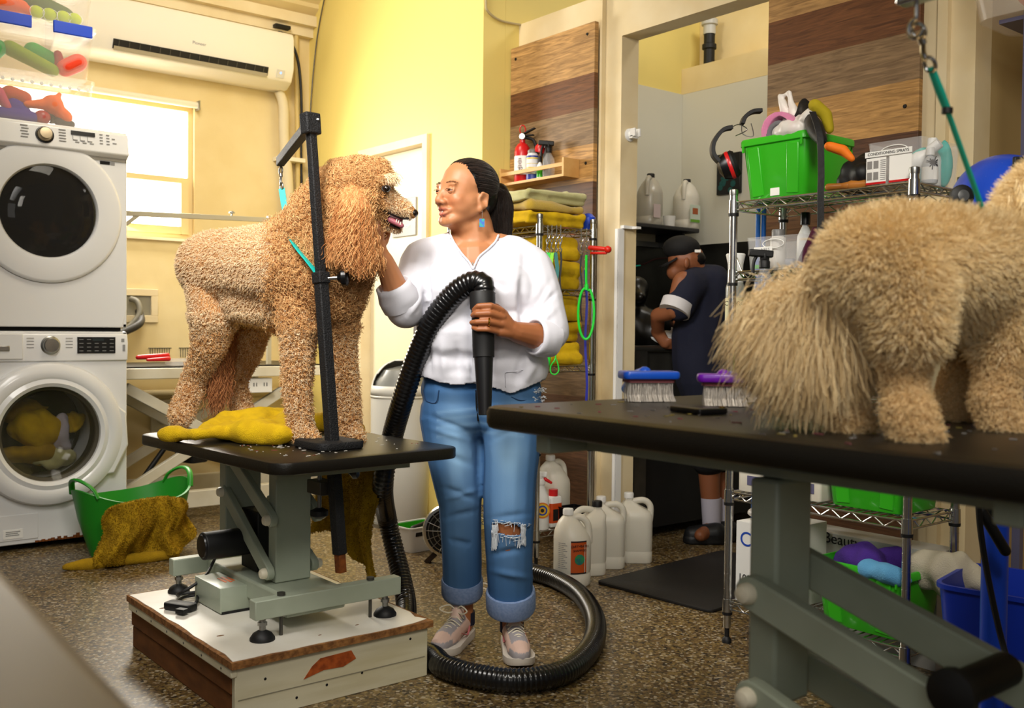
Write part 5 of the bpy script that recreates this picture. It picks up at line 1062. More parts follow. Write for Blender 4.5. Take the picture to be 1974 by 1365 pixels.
def clothlump(name, label, parts, m, vox=.006, amp=.012, cat='towel', seed=0):
    b = B()
    for a, c_, r0, r1 in parts: b.cap(a, c_, r0, r1)
    me = remesh(b, vox, 4); wrinkle(me, amp, 26, seed); wrinkle(me, amp * .4, 60, seed + 1); a = Vector(parts[0][0]); return tag(obj(name, me, m, loc=a, smooth=180), label, cat)
M['purplet'] = mat('purple terry cloth', '4a2a8c', .95, bump=(300, .8, .003)); M['bluet'] = mat('light blue terry cloth', '5fa4d4', .95, bump=(300, .8, .003)); M['creamt'] = mat('cream terry cloth', 'c8bfa8', .95, bump=(300, .8, .003))
clothlump('towel', 'purple towel bunched in the lowest green bin', [((2.72, 1.72, .32), (2.70, 1.62, .34), .045, .05), ((2.74, 1.66, .31), (2.78, 1.58, .33), .05, .04), ((2.70, 1.62, .30), (2.70, 1.56, .31), .04, .04)], M['purplet'])
clothlump('towel', 'light blue cloth at the front corner of the lowest green bin', [((2.63, 1.58, .325), (2.62, 1.51, .33), .022, .025), ((2.62, 1.51, .33), (2.64, 1.465, .325), .025, .02)], M['bluet'], seed=3)
clothlump('towel', 'cream towel spilling over the shelf end by the blue basket', [((2.74, 1.47, .34), (2.76, 1.39, .35), .045, .045), ((2.76, 1.39, .35), (2.78, 1.33, .325), .045, .03), ((2.75, 1.40, .32), (2.77, 1.38, .26), .04, .025)], M['creamt'], seed=6)
for i, y in enumerate((1.70, 1.63)): tag(obj('tin', B().lathe([(.03, 0), (.032, .004), (.032, .11), (.03, .114)], (2.68, y, .832), 24), M['steel'], loc=(2.68, y, .832)), ['steel tin on the middle shelf beside the green bin', 'steel tin on the middle shelf further from the green bin'][i], 'tin')
# ---------------- blue bin, stand dryer, tall rack at the right
c = Vector((2.70, 1.22, 0)); t = thing('waste_basket', 'deep blue plastic waste basket on the floor beside the shelf', 'waste basket', c)
obj('basket_body', B().tub(c + Vector((0, 0, .001)), .32, .26, .36, .8, .003, .04, math.radians(10), .008), M['navybin'], t)
obj('rib', B().bar(c + Vector((-.155, .04, .30)), c + Vector((-.158, .04, .345)), .012, .012, (1, 0, 0)), M['navybin'], t)
p = G(1930, 1330); p = Vector((2.324, 1.076, 0)); t = thing('stand_dryer', 'blue stand dryer with a black wheel behind the cream dog', 'dryer', p)
obj('pole', B().cyl(p + Vector((0, 0, .03)), p + Vector((0, 0, .60)), .029, n=24), M['blue'], t)
obj('pole_collar', B().cyl(p + Vector((0, 0, .60)), p + Vector((0, 0, .68)), .034, n=24), M['black'], t)
obj('upper_pole', B().cyl(p + Vector((0, 0, .68)), p + Vector((0, 0, 1.30)), .014, n=18), M['black'], t)
b = B()
for k in range(5): a = 6.283 * k / 5 + .3; b.bar(p + Vector((0, 0, .04)), p + Vector((.22 * math.cos(a), .22 * math.sin(a), .025)), .03, .03)
obj('base', b, M['black'], t, bevel=.004)
h = V(1935, 385, 2.55)
hd = obj('dryer_head', remesh(B().ell(h + Vector((0, 0, -.02)), (.14, .13, .135), n=40).cap(h + RT * .03 + Vector((0, 0, -.05)), h + RT * .17 + FW * .05 + Vector((0, 0, -.06)), .125, .08), .01, 4), mat('speckled blue shell', '1648c4', .3, coat=.3, var=(260, 'cfd8f0', (.72, .76))), t, smooth=180)
obj('vent', B().box(V(1972, 322, 2.43), (.05, .012, .05), -YAW), M['black'], hd, bevel=.004)
obj('air_nozzle', B().lathe([(.075, 0), (.06, .05), (.045, .12), (.04, .12), (.05, .04)], h + RT * .235 + FW * .07 + Vector((0, 0, -.065)), 28, RT + FW * .35), M['black'], hd)
wc = V(1853, 379, 2.43); wx = -FW + Vector((0, 0, .1))
wh = obj('wheel', B().lathe([(.012, -.012), (.025, -.012), (.028, -.004), (.028, .008), (.02, .012)], wc, 24, wx), M['black'], t); obj('hub', B().lathe([(.015, .0), (.014, .014), (.004, .016)], wc, 14, wx), M['chrome'], wh)
obj('lever', B().cap(V(1892, 985, 2.22), V(1938, 1062, 2.22), .012, .012), M['black'], t)
tag(obj('electric_cable', B().tube(spline([V(1884, 930, 2.2), V(1890, 1020, 2.2), V(1906, 1120, 2.2), V(1930, 1230, 2.2), V(1960, 1330, 2.2), G(1990, 1420)], 8), .007, 8), M['black'], loc=G(1990, 1420)), 'black cord hanging in front of the blue dryer pole', 'cord')
rk = Vector((3.08, 1.36, 0)); t = thing('tall_rack', 'purple grey metal rack post at the edge under a clear bin', 'rack', rk)
M['rackm'] = mat('purple grey metal', '7a7898', .4, .7)
for dx, dy in ((0, 0), (0, -.62), (.38, 0), (.38, -.62)): q = rk + Vector((dx, dy, 0)); obj('post', B().bx(q.x - .012, q.x + .012, q.y - .012, q.y + .012, 0, 1.985), M['rackm'], t)
obj('shelf', B().bx(rk.x + .02, rk.x + .37, rk.y - .60, rk.y + .10, 1.972, 1.984), M['rackm'], t)
c = (rk.x + .14, rk.y + .02, 1.986); t = thing('clear_bin', 'clear rounded bin of orange toys on top of the tall rack', 'bin', c)
obj('bin_body', B().tub(Vector((3.20, 1.38, 1.9865)), .34, .36, .22, .8, .003, .06, 0, .006), M['milky'], t)
tag(obj('plush_pumpkin', remesh(B().ell((3.13, 1.36, 2.06), (.07, .06, .055)).ell((3.24, 1.38, 2.06), (.06, .06, .055)), .008, 4), mat('orange plush', 'c4622a', .9), loc=(3.2, 1.27, 2.0), smooth=180), 'orange plush toy in the clear bin on the tall rack', 'dog toy')
# ---------------- towel unit on the left
LX0, LX1, LY0, LY1 = 2.74, 3.05, 3.20, 3.85
LV = (1.462, 1.195, .865, .53, .16)
wire_shelf('towel_shelf', 'narrow chrome wire shelf stacked with yellow towels behind the woman', LX0, LX1, LY0, LY1, 1.50, LV)
def folded(label, x0, x1, y0, y1, z, h, m, seed=0, layers=2, group='folded towels on the narrow wire shelf', cat='towel', over=.0):
    """folded towel: layers one over another joined by rounded folds at the -Y edge"""
    lh = h / layers; b = B()
    for k in range(layers):
        e = .012 * math.sin(seed * 3 + k * 2.1); r = lh * .62
        for i in range(4):
            xa = x0 + r + (x1 - x0 - 2 * r) * i / 3
            ya = y0 + r + e + over * (k % 2); zc = z + lh * (k + .5) + .006 * math.sin(seed + i * 1.7 + k)
            b.cap((xa, ya, zc), (xa, y1 - r, zc), r * .95, r * .95)
        for yy in (y0 + r + e, (y0 + y1) / 2): b.cap((x0 + r, yy, z + lh * (k + .5)), (x1 - r, yy, z + lh * (k + .5)), r * .95, r * .95)
        b.bx(x0 + r, x1 - r, y0 + r + e, y1 - r, z + lh * k + .002, z + lh * (k + 1) - .002)
    me = remesh(b, .0065, 5); wrinkle(me, .0045, 17, seed); wrinkle(me, .002, 45, seed + 2); a = co(me); a[:, 2] = np.maximum(a[:, 2], z + .0008); setco(me, a)
    o = tag(obj('towel', me, m, loc=((x0 + x1) / 2, (y0 + y1) / 2, z), smooth=180), label, cat, group); P, N = sample(me, 5000, lambda c: (c[:, 1] < (y0 + y1) / 2 + .02) * 1.0); hair('terry_loops', strands(P, N, N, np.full(5000, .005), 3, jitter=.7), [.0013, .0012, .0006], m, o); return o
za = LV[0] + .001
folded('bright yellow towel lowest in the pile on top of the towel shelf', 2.69, 3.03, 3.219, 3.66, za, .06, M['towel'], 1, 2)
folded('mustard towel second in the pile on top of the towel shelf', 2.70, 3.03, 3.222, 3.66, za + .062, .035, mat('mustard terry', 'c4a233', .95, bump=(380, 1, .004), sheen=.3), 2, 1)
folded('pale green towel crowning the pile on the towel shelf', 2.68, 3.03, 3.219, 3.68, za + .099, .052, M['paletowel'], 3, 2)
tg = bpy.data.objects['towel'] if False else None
zs = LV[1] + .001
folded('yellow towel uppermost below the top shelf, behind the hanging leads', 2.77, 3.02, 3.23, 3.70, zs + .125, .10, M['towel'], 4, 2)
folded('yellow towel lying on the second shelf of the towel unit', 2.77, 3.02, 3.22, 3.70, zs, .12, M['towel'], 5, 2)
zs = LV[2] + .001
folded('rounded yellow towel highest on the third shelf of the towel unit', 2.77, 3.02, 3.22, 3.70, zs + .19, .12, M['towel'], 6, 2)
folded('yellow towel in the middle of the third shelf pile', 2.77, 3.02, 3.23, 3.70, zs + .10, .085, M['towel'], 7, 2)
folded('yellow towel at the bottom of the third shelf pile', 2.76, 3.03, 3.22, 3.70, zs, .095, M['towel'], 8, 2)
folded('thin yellow towel alone on the fourth shelf of the towel unit', 2.76, 3.03, 3.21, 3.72, LV[3] + .001, .035, M['towel'], 9, 1)
me = remesh(B().cap((3.07, 3.30, 1.50), (3.08, 3.30, 1.53), .03, .03), .006, 2); t = tag(obj('blue_bottle', B().lathe([(.03, 0), (.034, .01), (.034, .06), (.02, .075), (.01, .08)], (3.095, 3.28, 1.463), 20), M['blue'], loc=(3.095, 3.28, 1.463)), 'small blue bottle beside the towel pile on the top shelf', 'bottle')
# leads on hooks along the shelf end
M['leadgreen'] = mat('bright green lead', '1fd23a', .45); M['leadlime'] = mat('lime lead', '86e01a', .45); M['leadblack'] = mat('black lead', '131314', .6); M['leadblue'] = mat('blue lead', '14209c', .5); M['leadteal'] = mat('teal lead', '0b6d6a', .5)
def lead(label, px, ytop, yend, m, loop=False, wid=.012, D=4.20):
    a = V(px, ytop, D); c_ = V(px, yend, D); t = thing('dog_lead', label, 'dog lead', a, 'dog leads hanging on the towel shelf')
    obj('hook', B().tube([a + Vector((0, 0, .0))] + [a + RT * .008 * math.sin(k) * 1 + Vector((0, 0, -.055 + .008 * (1 - math.cos(k)))) for k in np.linspace(0, 4, 8)], .0018, 6), M['wire'], t)
    s0 = a - Vector((0, 0, .055)); s1 = s0 - Vector((0, 0, .06)); snap(t, s0, s1, M['chrome'], .0026)
    if loop:
        mid = s1.lerp(c_, .38); pts = [s1, mid] + [mid + RT * (.034 * math.sin(k)) + Vector((0, 0, (c_.z - mid.z) * (.5 - .5 * math.cos(k)))) for k in np.linspace(.5, 5.78, 13)] + [mid + RT * .003]
        obj('strap', B().tube(spline(pts, 4), .0055, 8), m, t)
        obj('bead', B().cyl(mid + Vector((0, 0, .012)), mid - Vector((0, 0, .012)), .009, n=12), m, t)
    else:
        P = [s1.lerp(c_, i / 8) + RT * (.004 * math.sin(i * 1.3 + px)) for i in range(9)]
        obj('strap', B().loft([[p + RT * (wid / 2 * x) + FW * (.0018 * y) for x, y in ((-1, -1), (1, -1), (1, 1), (-1, 1))] for p in P]), m, t)
    return t
lead('bright green lead nearest the woman\'s shoulder on the towel shelf', 1056, 434, 600, M['leadgreen'], wid=.018)
lead('lime green lead second from the woman\'s shoulder on the towel shelf', 1064, 434, 600, M['leadlime'], wid=.014, D=4.19)
lead('dark teal lead beside the lime lead on the towel shelf', 1073, 434, 600, M['leadteal'], wid=.016, D=4.2)
lead('black lead between the teal lead and the yellow towels', 1081, 434, 612, M['leadblack'], wid=.008, D=4.21)
lead('black lead hanging beside the green loop lead', 1121, 440, 620, M['leadblack'], wid=.007, D=4.3)
lead('bright green slip lead ending in a long loop on the towel shelf', 1131, 440, 654, M['leadgreen'], True, D=4.26)
lead('long dark blue lead hanging below the green slip loop', 1130, 470, 775, M['leadblue'], wid=.010, D=4.34)
t = thing('dog_lead', 'thin teal slip lead with small loop hanging low by the jeans', 'dog lead', V(1068, 690, 4.2), 'dog leads hanging on the towel shelf'); a = V(1071, 655, 4.2)
obj('strap', B().tube(spline([a, V(1071, 690, 4.2), V(1062, 705, 4.2), V(1062, 718, 4.2), V(1070, 722, 4.2), V(1077, 715, 4.2), V(1075, 700, 4.2), V(1071, 690, 4.2)], 5), .003, 6).tube(spline([V(1055, 660, 4.2), V(1058, 690, 4.2), V(1052, 712, 4.2), V(1042, 716, 4.2)], 5), .009, 8), M['leadgreen'], t); obj('hook', B().tube([a, a + Vector((0, 0, .05))], .002, 6), M['wire'], t)
cz_ = V(1162, 482, 4.30); b = B().cap(V(1138, 478, 4.33), V(1165, 480, 4.30), .011, .010).ell(V(1172, 481, 4.29), .016).cap(V(1140, 488, 4.33), V(1168, 488, 4.30), .006, .006)
tag(obj('red_clip', b, mat('red plastic', 'd2200f', .35), loc=V(1138, 482, 4.33)), 'red plastic clip clamped to the towel shelf post', 'clip')
# bottles and black box on the lowest shelf
Z6 = LV[4] + .001
def trigger_spray(label, c, m, mt, r, h):
    t = sprayer(label, c, mt, m, r, h); return t
t = sprayer('white trigger spray with a rainbow ring label on the towel shelf', (2.79, 3.23, Z6), M['whiteplastic'], M['whiteplastic'], .036, .215)
ax = Vector((-.5, -.86, 0)).normalized(); cc = Vector((2.79, 3.23, Z6 + .085)) + ax * .030
for r_, m_ in ((.034, mat('label orange', 'd8761a', .5)), (.028, mat('label yellow', 'e0c020', .5)), (.022, mat('label blue', '2040a0', .5)), (.015, mat('label gold', 'd8a820', .5)), (.008, M['ink'])): obj('label_ring', B().lathe([(r_, 0), (r_, .009 - r_ * .06)], cc, 28, ax), m_, t)
obj('red_trigger', B().cap((2.80, 3.215, Z6 + .215), (2.82, 3.20, Z6 + .20), .008, .006), M['red'], t)
t = thing('red_capped_bottle', 'squat white bottle with red cap and orange label on the towel shelf', 'bottle', (2.865, 3.235, Z6))
obj('body', B().rslab((2.865, 3.235, Z6), .066, .05, .135, .012, 0, .01), M['whiteplastic'], t); obj('cap', B().cyl((2.865, 3.235, Z6 + .135), (2.865, 3.235, Z6 + .163), .02, n=24), M['red'], t)
lb = obj('label', B().rslab((2.865, 3.235, Z6 + .02), .067, .051, .085, .012), mat('orange label', 'cc4a14', .5), t); obj('label_print', B().box((2.858, 3.209, Z6 + .055), (.03, .001, .05)), M['gap'], lb)
def jug(label, c, m, cap, h=.29, r=.075, rz=0, square=False, lab=None, group=None):
    """gallon jug with a moulded side handle"""
    t = thing('gallon_jug', label, 'jug', c, group); c = Vector(c); R = Matrix.Rotation(rz, 3, 'Z'); secs = []
    prof = [(.94, .0008, 0), (1, .008, 0), (1, .045, 0), (.97, .05, 0), (.97, .055, 0), (1, .06, 0), (1, .17, 0), (.98, .19, -.002), (.86, .215, -.008), (.6, .25, -.014), (.33, .27, -.018), (.24, .275, -.018), (.24, h, -.018)]
    if square: prof = [(.96, .0008, 0), (1, .006, 0), (1, .045, 0), (.97, .05, 0), (.97, .054, 0), (1, .06, 0), (1, .185, 0), (.985, .2, 0), (.9, .222, -.004), (.62, .245, -.028), (.36, .262, -.036), (.26, .268, -.036), (.26, h, -.036)]
    for k, z, off in prof:
        pts = rr(2 * r * k * (.88 if square else 1), 2 * r * k * (.88 if square else 1), r * k * (.45 if square else .97), 7); secs.append([c + R @ Vector((x + off, y, z)) for x, y in pts])
    obj('jug_body', B().loft(secs), m, t)
    offn = -.036 if square else -.018
    pts = [c + R @ Vector((offn + .012, 0, .262)), c + R @ Vector((.03, 0, .268)), c + R @ Vector((.058, 0, .245)), c + R @ Vector((.066 if not square else .06, 0, .20)), c + R @ Vector((.066 if not square else .055, 0, .165))]
    obj('jug_handle', B().tube(spline(pts, 6), [.014] * 25, 12), m, t, smooth=180)
    nk = c + R @ Vector((offn, 0, h)); obj('cap', B().lathe([(.0215, -.012), (.0215, .008), (.019, .012), (.003, .0125)], nk, 24), cap, t)
    return t
M['jugwhite'] = mat('white jug plastic', 'd9d5c8', .42, sss=.05)
jug('big white jug behind the red capped bottle on the towel shelf', (2.93, 3.31, Z6), M['jugwhite'], M['whiteplastic'])
t = tag(obj('black_box', B().tub((2.925, 3.185, Z6), .10, .07, .09, .95, .002, .008, 0, .003), M['blackgloss'], loc=(2.925, 3.185, Z6)), 'small black plastic box hanging over the lowest towel shelf edge', 'box')
t = jug('white gallon jug with orange globe label, front of the row', (2.70, 2.93, 0), M['jugwhite'], M['whiteplastic'], rz=math.radians(-40))
ax = Vector((-.60, -.80, 0)).normalized(); xx = Vector((0, 0, 1)).cross(-ax); jc = Vector((2.70, 2.93, 0)); th0 = math.atan2(ax.y, ax.x) + .25
def wrap(r, a0, a1, z0, z1): return B().loft([[jc + Vector((r * math.cos(a), r * math.sin(a), z)) for a in np.linspace(a0, a1, 12)] + [jc + Vector(((r - .002) * math.cos(a), (r - .002) * math.sin(a), z)) for a in np.linspace(a1, a0, 12)] for z in (z0, z1)])
lb = obj('orange_label', wrap(.0758, th0 - .42, th0 + .48, .055, .185), mat('orange brown label', 'b84e18', .5), t)
obj('label_frame', wrap(.0764, th0 - .42, th0 + .48, .055, .06), M['ink'], lb); obj('label_frame', wrap(.0764, th0 - .42, th0 + .48, .18, .185), M['ink'], lb)
b = B()
for k in range(14): b.v and None; q = wrap(.0758, th0 - 1.15, th0 - .62 - .1 * (k % 3), .075 + k * .0075, .0775 + k * .0075); b.add(q.v, q.f)
obj('side_print', b, M['grey'], t)
gd = Vector((math.cos(th0 + .05), math.sin(th0 + .05), 0)); obj('globe_picture', B().lathe([(.021, 0), (.021, .0012), (.004, .002)], jc + gd * .0755 + Vector((0, 0, .112)), 24, gd), mat('globe blue green', '1f6a70', .5, var=(60, '2c9048')), lb)
sx = Vector((-gd.y, gd.x, 0)); text('label_lettering', 'EARTHBATH', .013, jc + gd * .0770 + Vector((0, 0, .165)), sx, (0, 0, 1), M['ink'], lb); text('label_lettering', 'SHAMPOO', .012, jc + gd * .0770 + Vector((0, 0, .148)), sx, (0, 0, 1), M['ink'], lb)
jug('square white jug with black cap behind the orange labelled jug', (2.875, 3.02, 0), M['jugwhite'], M['black'], rz=math.radians(-205), square=True)
jug('square white jug third along the row by the doorway', (3.03, 3.055, 0), M['jugwhite'], M['whiteplastic'], rz=math.radians(-40), square=True)
jug('square white jug at the doorway end of the row', (3.20, 3.055, 0), M['jugwhite'], M['whiteplastic'], rz=math.radians(-40), square=True)
tag(obj('floor_mat', B().rslab((3.22, 2.62, .0006), .86, .56, .012, .03, math.radians(4), .003), mat('black rubber mat', '161413', .6, bump=(120, .3)), loc=(3.22, 2.62, 0)), 'black rubber mat on the floor in the doorway', 'mat')
# ---------------- pine rack with extinguisher and sprays on the plank panel
XF = 3.215; r0, r1 = OX(983, 350, 3.13), OX(1091, 330, 3.13); Y0r, Y1r = r1.y, 3.955; zb = 1.735
t = thing('spice_rack', 'small light pine rack fixed to the plank panel above the towels', 'rack', (3.16, (Y0r + Y1r) / 2, zb))
obj('shelf_board', B().bx(3.115, XF - .001, Y0r, Y1r, zb, zb + .012), M['wood'], t)
for y in (Y0r, Y1r - .012): obj('end_board', B().bx(3.115, XF - .001, y, y + .012, zb + .012, zb + .088), M['wood'], t)
obj('front_rail', B().bx(3.115, 3.125, Y0r + .012, Y1r - .012, zb + .048, zb + .066), M['wood'], t)
zr_ = zb + .0125
e = Vector((3.165, 3.835, zr_)); t = thing('fire_extinguisher', 'red fire extinguisher standing in the pine rack', 'fire extinguisher', e)
obj('cylinder', B().lathe([(.036, 0), (.040, .006), (.040, .150), (.036, .172), (.024, .190), (.014, .196), (.014, .212)], e, 30), M['red'], t)
lb = obj('label', B().lathe([(.0404, .035), (.0404, .128)], e, 30, caps=False), M['paper'], t)
ax = -(FW * .9 + RT * .1).normalized(); ax.z = 0; xx = RT
b = B()
for k in range(9): b.box(e + ax * .0412 + xx * -.008 + Vector((0, 0,   .045 + k * .0085)), (.022 - .004 * (k % 3), .001, .004), -YAW)
obj('label_print', b, mat('pink grey print', 'a08a8c', .7), lb); text('label_lettering', '12', .024, e + ax * .042 + xx * -.004 + Vector((0, 0,   .062)), xx, (0, 0, 1), M['ink'], lb)
obj('valve', B().lathe([(.013, .210), (.018, .216), (.018, .23), (.01, .24)], e, 18).lathe([(.014, 0), (.014, .008)], e + Vector((0, 0, .225)) + ax * .018, 16, ax), M['steel'], t)
obj('lever', B().bar(e + Vector((0, 0, .238)), e + Vector((.02, -.07, .262)), .018, .006).bar(e + Vector((0, 0, .232)), e + Vector((.02, -.06, .23)), .018, .006), M['black'], t)
obj('pull_ring', B().tube([e + Vector((0, 0, .262)) + RT * .014 * math.sin(k) + Vector((0, 0, .022 * math.cos(k))) for k in np.linspace(0, 6.28, 17)[:-1]], .003, 8, ring=True), M['red'], t)
obj('hose', B().tube(spline([e + Vector((.01, -.015, .222)), e + Vector((.03, -.05, .205)), e + Vector((.035, -.06, .15)), e + Vector((.03, .0, .12)), e + Vector((.03, .045, .10))], 6), .008, 8), M['black'], t)
def can(name, label, y, r, h, m, capm, x=3.165):
    t = thing(name, label, 'spray can', (x, y, zr_)); c_ = (x, y, zr_)
    obj('can_body', B().lathe([(r, 0), (r, h * .78), (r * .8, h * .85), (r * .78, h * .88)], c_, 24), m, t); obj('cap', B().lathe([(r * .8, h * .86), (r * .82, h * .95), (r * .5, h)], c_, 20), capm, t); return t
t = can('lubricant_can', 'blue and white spray can with red cap beside the extinguisher', 3.755, .031, .155, mat('white printed can', 'd8d8dc', .3), mat('grey can shoulder', '75706a', .4))
c_ = Vector((3.165, 3.755, zr_)); obj('blue_band', B().lathe([(.0314, 0), (.0314, .03)], c_, 24, caps=False).lathe([(.0314, .112), (.0314, .12)], c_, 24, caps=False), mat('navy print', '2a3a90', .4), t); obj('yellow_band', B().lathe([(.0315, .06), (.0315, .064)], c_, 24, caps=False).lathe([(.0315, .104), (.0315, .11)], c_, 24, caps=False).lathe([(.0315, .08), (.0315, .082)], c_, 24, caps=False), mat('yellow print', 'd8c030', .4), t)
obj('red_cap', B().lathe([(.026, .14), (.027, .165), (.02, .178), (.004, .18)], c_ + Vector((.004, 0, 0)), 20, (.1, -.22, 1)), M['red'], t)
t = bottle('small_bottle', 'small green and white bottle behind the pine rack rail', (3.165, 3.70, zr_), .016, .09, M['whiteplastic'], M['black'], .02, .01, lab=M['green'])
t = bottle('dark_bottle', 'slim dark grey bottle with white top in the pine rack', (3.185, 3.675, zr_), .018, .16, mat('charcoal bottle', '38383c', .35), M['blackgloss'], .02, .012)
sprayer('clear spray bottle with black trigger in the pine rack', (3.16, 3.63, zr_), M['black'], M['clear'], .03, .135)
# ================================================================== bathing room beyond the doorway
def caps(b, L):
    """tapered limbs; an end is (px, py, depth) or a ready room point"""
    q = lambda a: a if isinstance(a, Vector) else V(*a)
    for a, c, r0, r1 in L: b.cap(q(a), q(c), r0, r1)
    return b
# stainless backsplash and tub
struct('trim_bath_backsplash', B().bx(XP + .113, XB - .014, YR - .022, YR - .0125, .85, 1.52).bx(XB - .014, XB - .001, 2.4, YR - .023, .85, 1.52), mat('dark stainless sheet', '4a4a46', .35, .85, var=(5, '3a3a36')))
tag(obj('steel_rail', B().bx(3.42, 4.45, YR - .036, YR - .0225, 1.50, 1.53), M['steel'], loc=(3.9, YR - .03, 1.5)), 'steel rail along the top of the bath backsplash', 'rail')
t = thing('dog_bath', 'dark stainless raised dog bath in the back room', 'bath', (3.92, 3.65, 0))
M['bathsteel'] = mat('worn stainless steel', '6c6a62', .35, .8, var=(4, '504e48'))
b = B(); zt = .93
b.bx(3.42, 4.46, 3.30, 3.335, .62, zt).bx(3.42, 4.46, 3.93, 3.965, .62, zt).bx(3.42, 3.455, 3.336, 3.929, .62, zt).bx(4.425, 4.46, 3.336, 3.929, .62, zt).bx(3.456, 4.424, 3.336, 3.929, .62, .65)
obj('basin', b, M['bathsteel'], t, bevel=.004)
obj('rolled_edge', B().cyl((3.40, 3.30, zt), (4.47, 3.30, zt), .018, n=14).cyl((3.41, 3.30, zt), (3.41, 3.97, zt), .018, n=14), M['bathsteel'], t)
obj('side_panel', B().bx(3.42, 3.50, 3.285, 3.298, .10, .92), M['bathsteel'], t); obj('dark_panel', B().bx(3.505, 4.45, 3.31, 3.325, .06, .62), mat('black panel', '0d0c0b', .6), t)
for x in (3.44, 4.44):
    for y in (3.32, 3.94): obj('leg', B().bx(x - .018, x + .018, y - .018, y + .018, 0, .619), M['darksteel'], t)
# shelf with jugs
sh = [OY(1203, 436, 3.87), OY(1374, 446, 3.75)]
t = tag(obj('bath_shelf', B().bx(3.40, 4.40, 3.74, YR - .013, 1.575, 1.60), mat('dark shelf', '2a2a2c', .4), loc=(3.9, 3.85, 1.575), bevel=.006), 'dark narrow shelf on the bath room wall', 'shelf')
for x in (3.5, 4.3): obj('bracket', B().bx(x, x + .02, 3.78, YR - .013, 1.50, 1.5745), M['black'], t)
a = OY(1252, 420, 3.86); j1 = jug('translucent jug with black cap on the dark bath shelf, against the corner of the wall', (a.x, 3.86, 1.601), mat('cloudy clear jug', 'b4b0a4', .3, sss=.1), M['black'], h=.285, r=.072, rz=math.radians(-150))
obj('pink_label', B().box((a.x - .02, 3.86 - .0745, 1.68), (.055, .002, .075)), mat('pale pink label', 'c9b8b8', .6), j1)
a = OY(1322, 430, 3.84); j2 = jug('white jug with orange and green label on the dark bath shelf', (a.x, 3.84, 1.601), M['jugwhite'], M['black'], h=.28, r=.075, rz=math.radians(-150))
l2 = obj('label', B().box((a.x - .01, 3.84 - .077, 1.685), (.085, .002, .10)), mat('pale green label', 'c8d4c4', .6), j2)
obj('label_print', B().box((a.x - .01, 3.84 - .0785, 1.70), (.045, .001, .035)), mat('rust print', 'a85a30', .6), l2); obj('label_print', B().box((a.x - .01, 3.84 - .0785, 1.645), (.08, .001, .016)), mat('leaf green print', '6aa030', .6), l2)
tag(obj('white_cup', B().lathe([(.03, 0), (.036, .06)], (OY(1290, 435, 3.80).x, 3.80, 1.601), 18), M['whiteplastic'], loc=(OY(1290, 435, 3.8).x, 3.80, 1.601)), 'small white tub between the two jugs on the bath shelf', 'tub')
# hanging chain, teal lead, black dog in the bath
ch = [OY(1200, 497, 3.95), OY(1235, 510, 3.93), OY(1262, 500, 3.95), OY(1290, 497, 3.95)]
tag(obj('tether_cable', B().tube(spline(ch, 8), .004, 6), mat('dark red cable', '3a1416', .5), loc=ch[0]), 'dark cable strung along the bath backsplash', 'cable')
p = OY(1232, 512, 3.85)
tag(obj('teal_strap', B().tube(spline([p, OY(1212, 520, 3.8), OY(1200, 560, 3.75), OY(1196, 600, 3.72)], 8), .012, 8, flat=.4), M['teal2'], loc=p), 'dark teal strap hanging over the black dog in the bath', 'strap')
b = B(); cdog = lambda L: [b.cap(V(*a), V(*c), r0, r1) for a, c, r0, r1 in L]
cdog([((1205, 620, 5.0), (1262, 650, 4.95), .12, .12), ((1205, 600, 5.0), (1222, 560, 4.95), .09, .075), ((1222, 560, 4.95), (1235, 572, 4.85), .06, .035), ((1208, 550, 5.0), (1204, 575, 5.0), .03, .02), ((1262, 650, 4.95), (1275, 690, 4.95), .08, .05), ((1200, 640, 4.97), (1202, 690, 4.95), .05, .045)])
me = remesh(b, .012, 6); a = co(me); a[:, 2] = np.maximum(a[:, 2], .652); setco(me, a); wrinkle(me, .006, 30)
tag(obj('bathing_dog', me, mat('wet black fur', '0a0908', .35), loc=V(1230, 680, 4.95), smooth=180), 'wet black dog standing in the steel bath', 'dog')
t = thing('foam_bowl', 'white bowl of foam on the bath edge in front of the man', 'bowl', V(1292, 668, 4.70))
bp_ = Vector((3.66, 3.335, .948)); place(t, bp_); obj('bowl', B().lathe([(.05, 0), (.085, .03), (.09, .04), (.082, .038), (.045, .008)], bp_, 28), M['whiteplastic'], t)
me = remesh(B().ell(bp_ + Vector((0, 0, .045)), (.07, .07, .03)).ell(bp_ + Vector((.02, -.02, .07)), .03), .006, 3); wrinkle(me, .008, 40); obj('foam', me, mat('soap foam', 'd8d2cc', .7), t, smooth=180)
# dark pipe on the ledge, dark teal panel on the wall
p = OX(1367, 112, 4.60); t = thing('drain_pipe', 'black drain pipe with white coupling on the high ledge', 'pipe', (4.60, p.y, 2.571))
obj('pipe', B().lathe([(.032, 0), (.032, .10), (.042, .105), (.042, .13), (.032, .135), (.032, .19)], (4.60, p.y, 2.571), 24), M['black'], t)
obj('coupling', B().lathe([(.036, .19), (.036, .24), (.048, .245), (.048, .275), (.03, .28)], (4.60, p.y, 2.571), 24), mat('grey white pvc', 'bcbcb6', .4), t)
p = OX(1402, 335, XB - .02); t = tag(obj('wall_board', B().bx(XB - .022, XB - .001, p.y - .09, p.y + .075, p.z - .115, p.z + .115), M['blackgloss'], loc=(XB, p.y, p.z - .11), bevel=.003), 'black board with teal pattern on the bath room wall behind the ear defenders', 'board')
me = mesh_from('x', [], []); b = B()
for k in range(14): b.lathe([(rnd.uniform(.008, .02), 0), (.006, .001)], (XB - .0225, p.y + rnd.uniform(-.06, .05), p.z - .05 + rnd.uniform(-.05, .04)), 7, (-1, 0, 0))
obj('teal_pattern', b, mat('dark teal print', '0b4a48', .6), t)
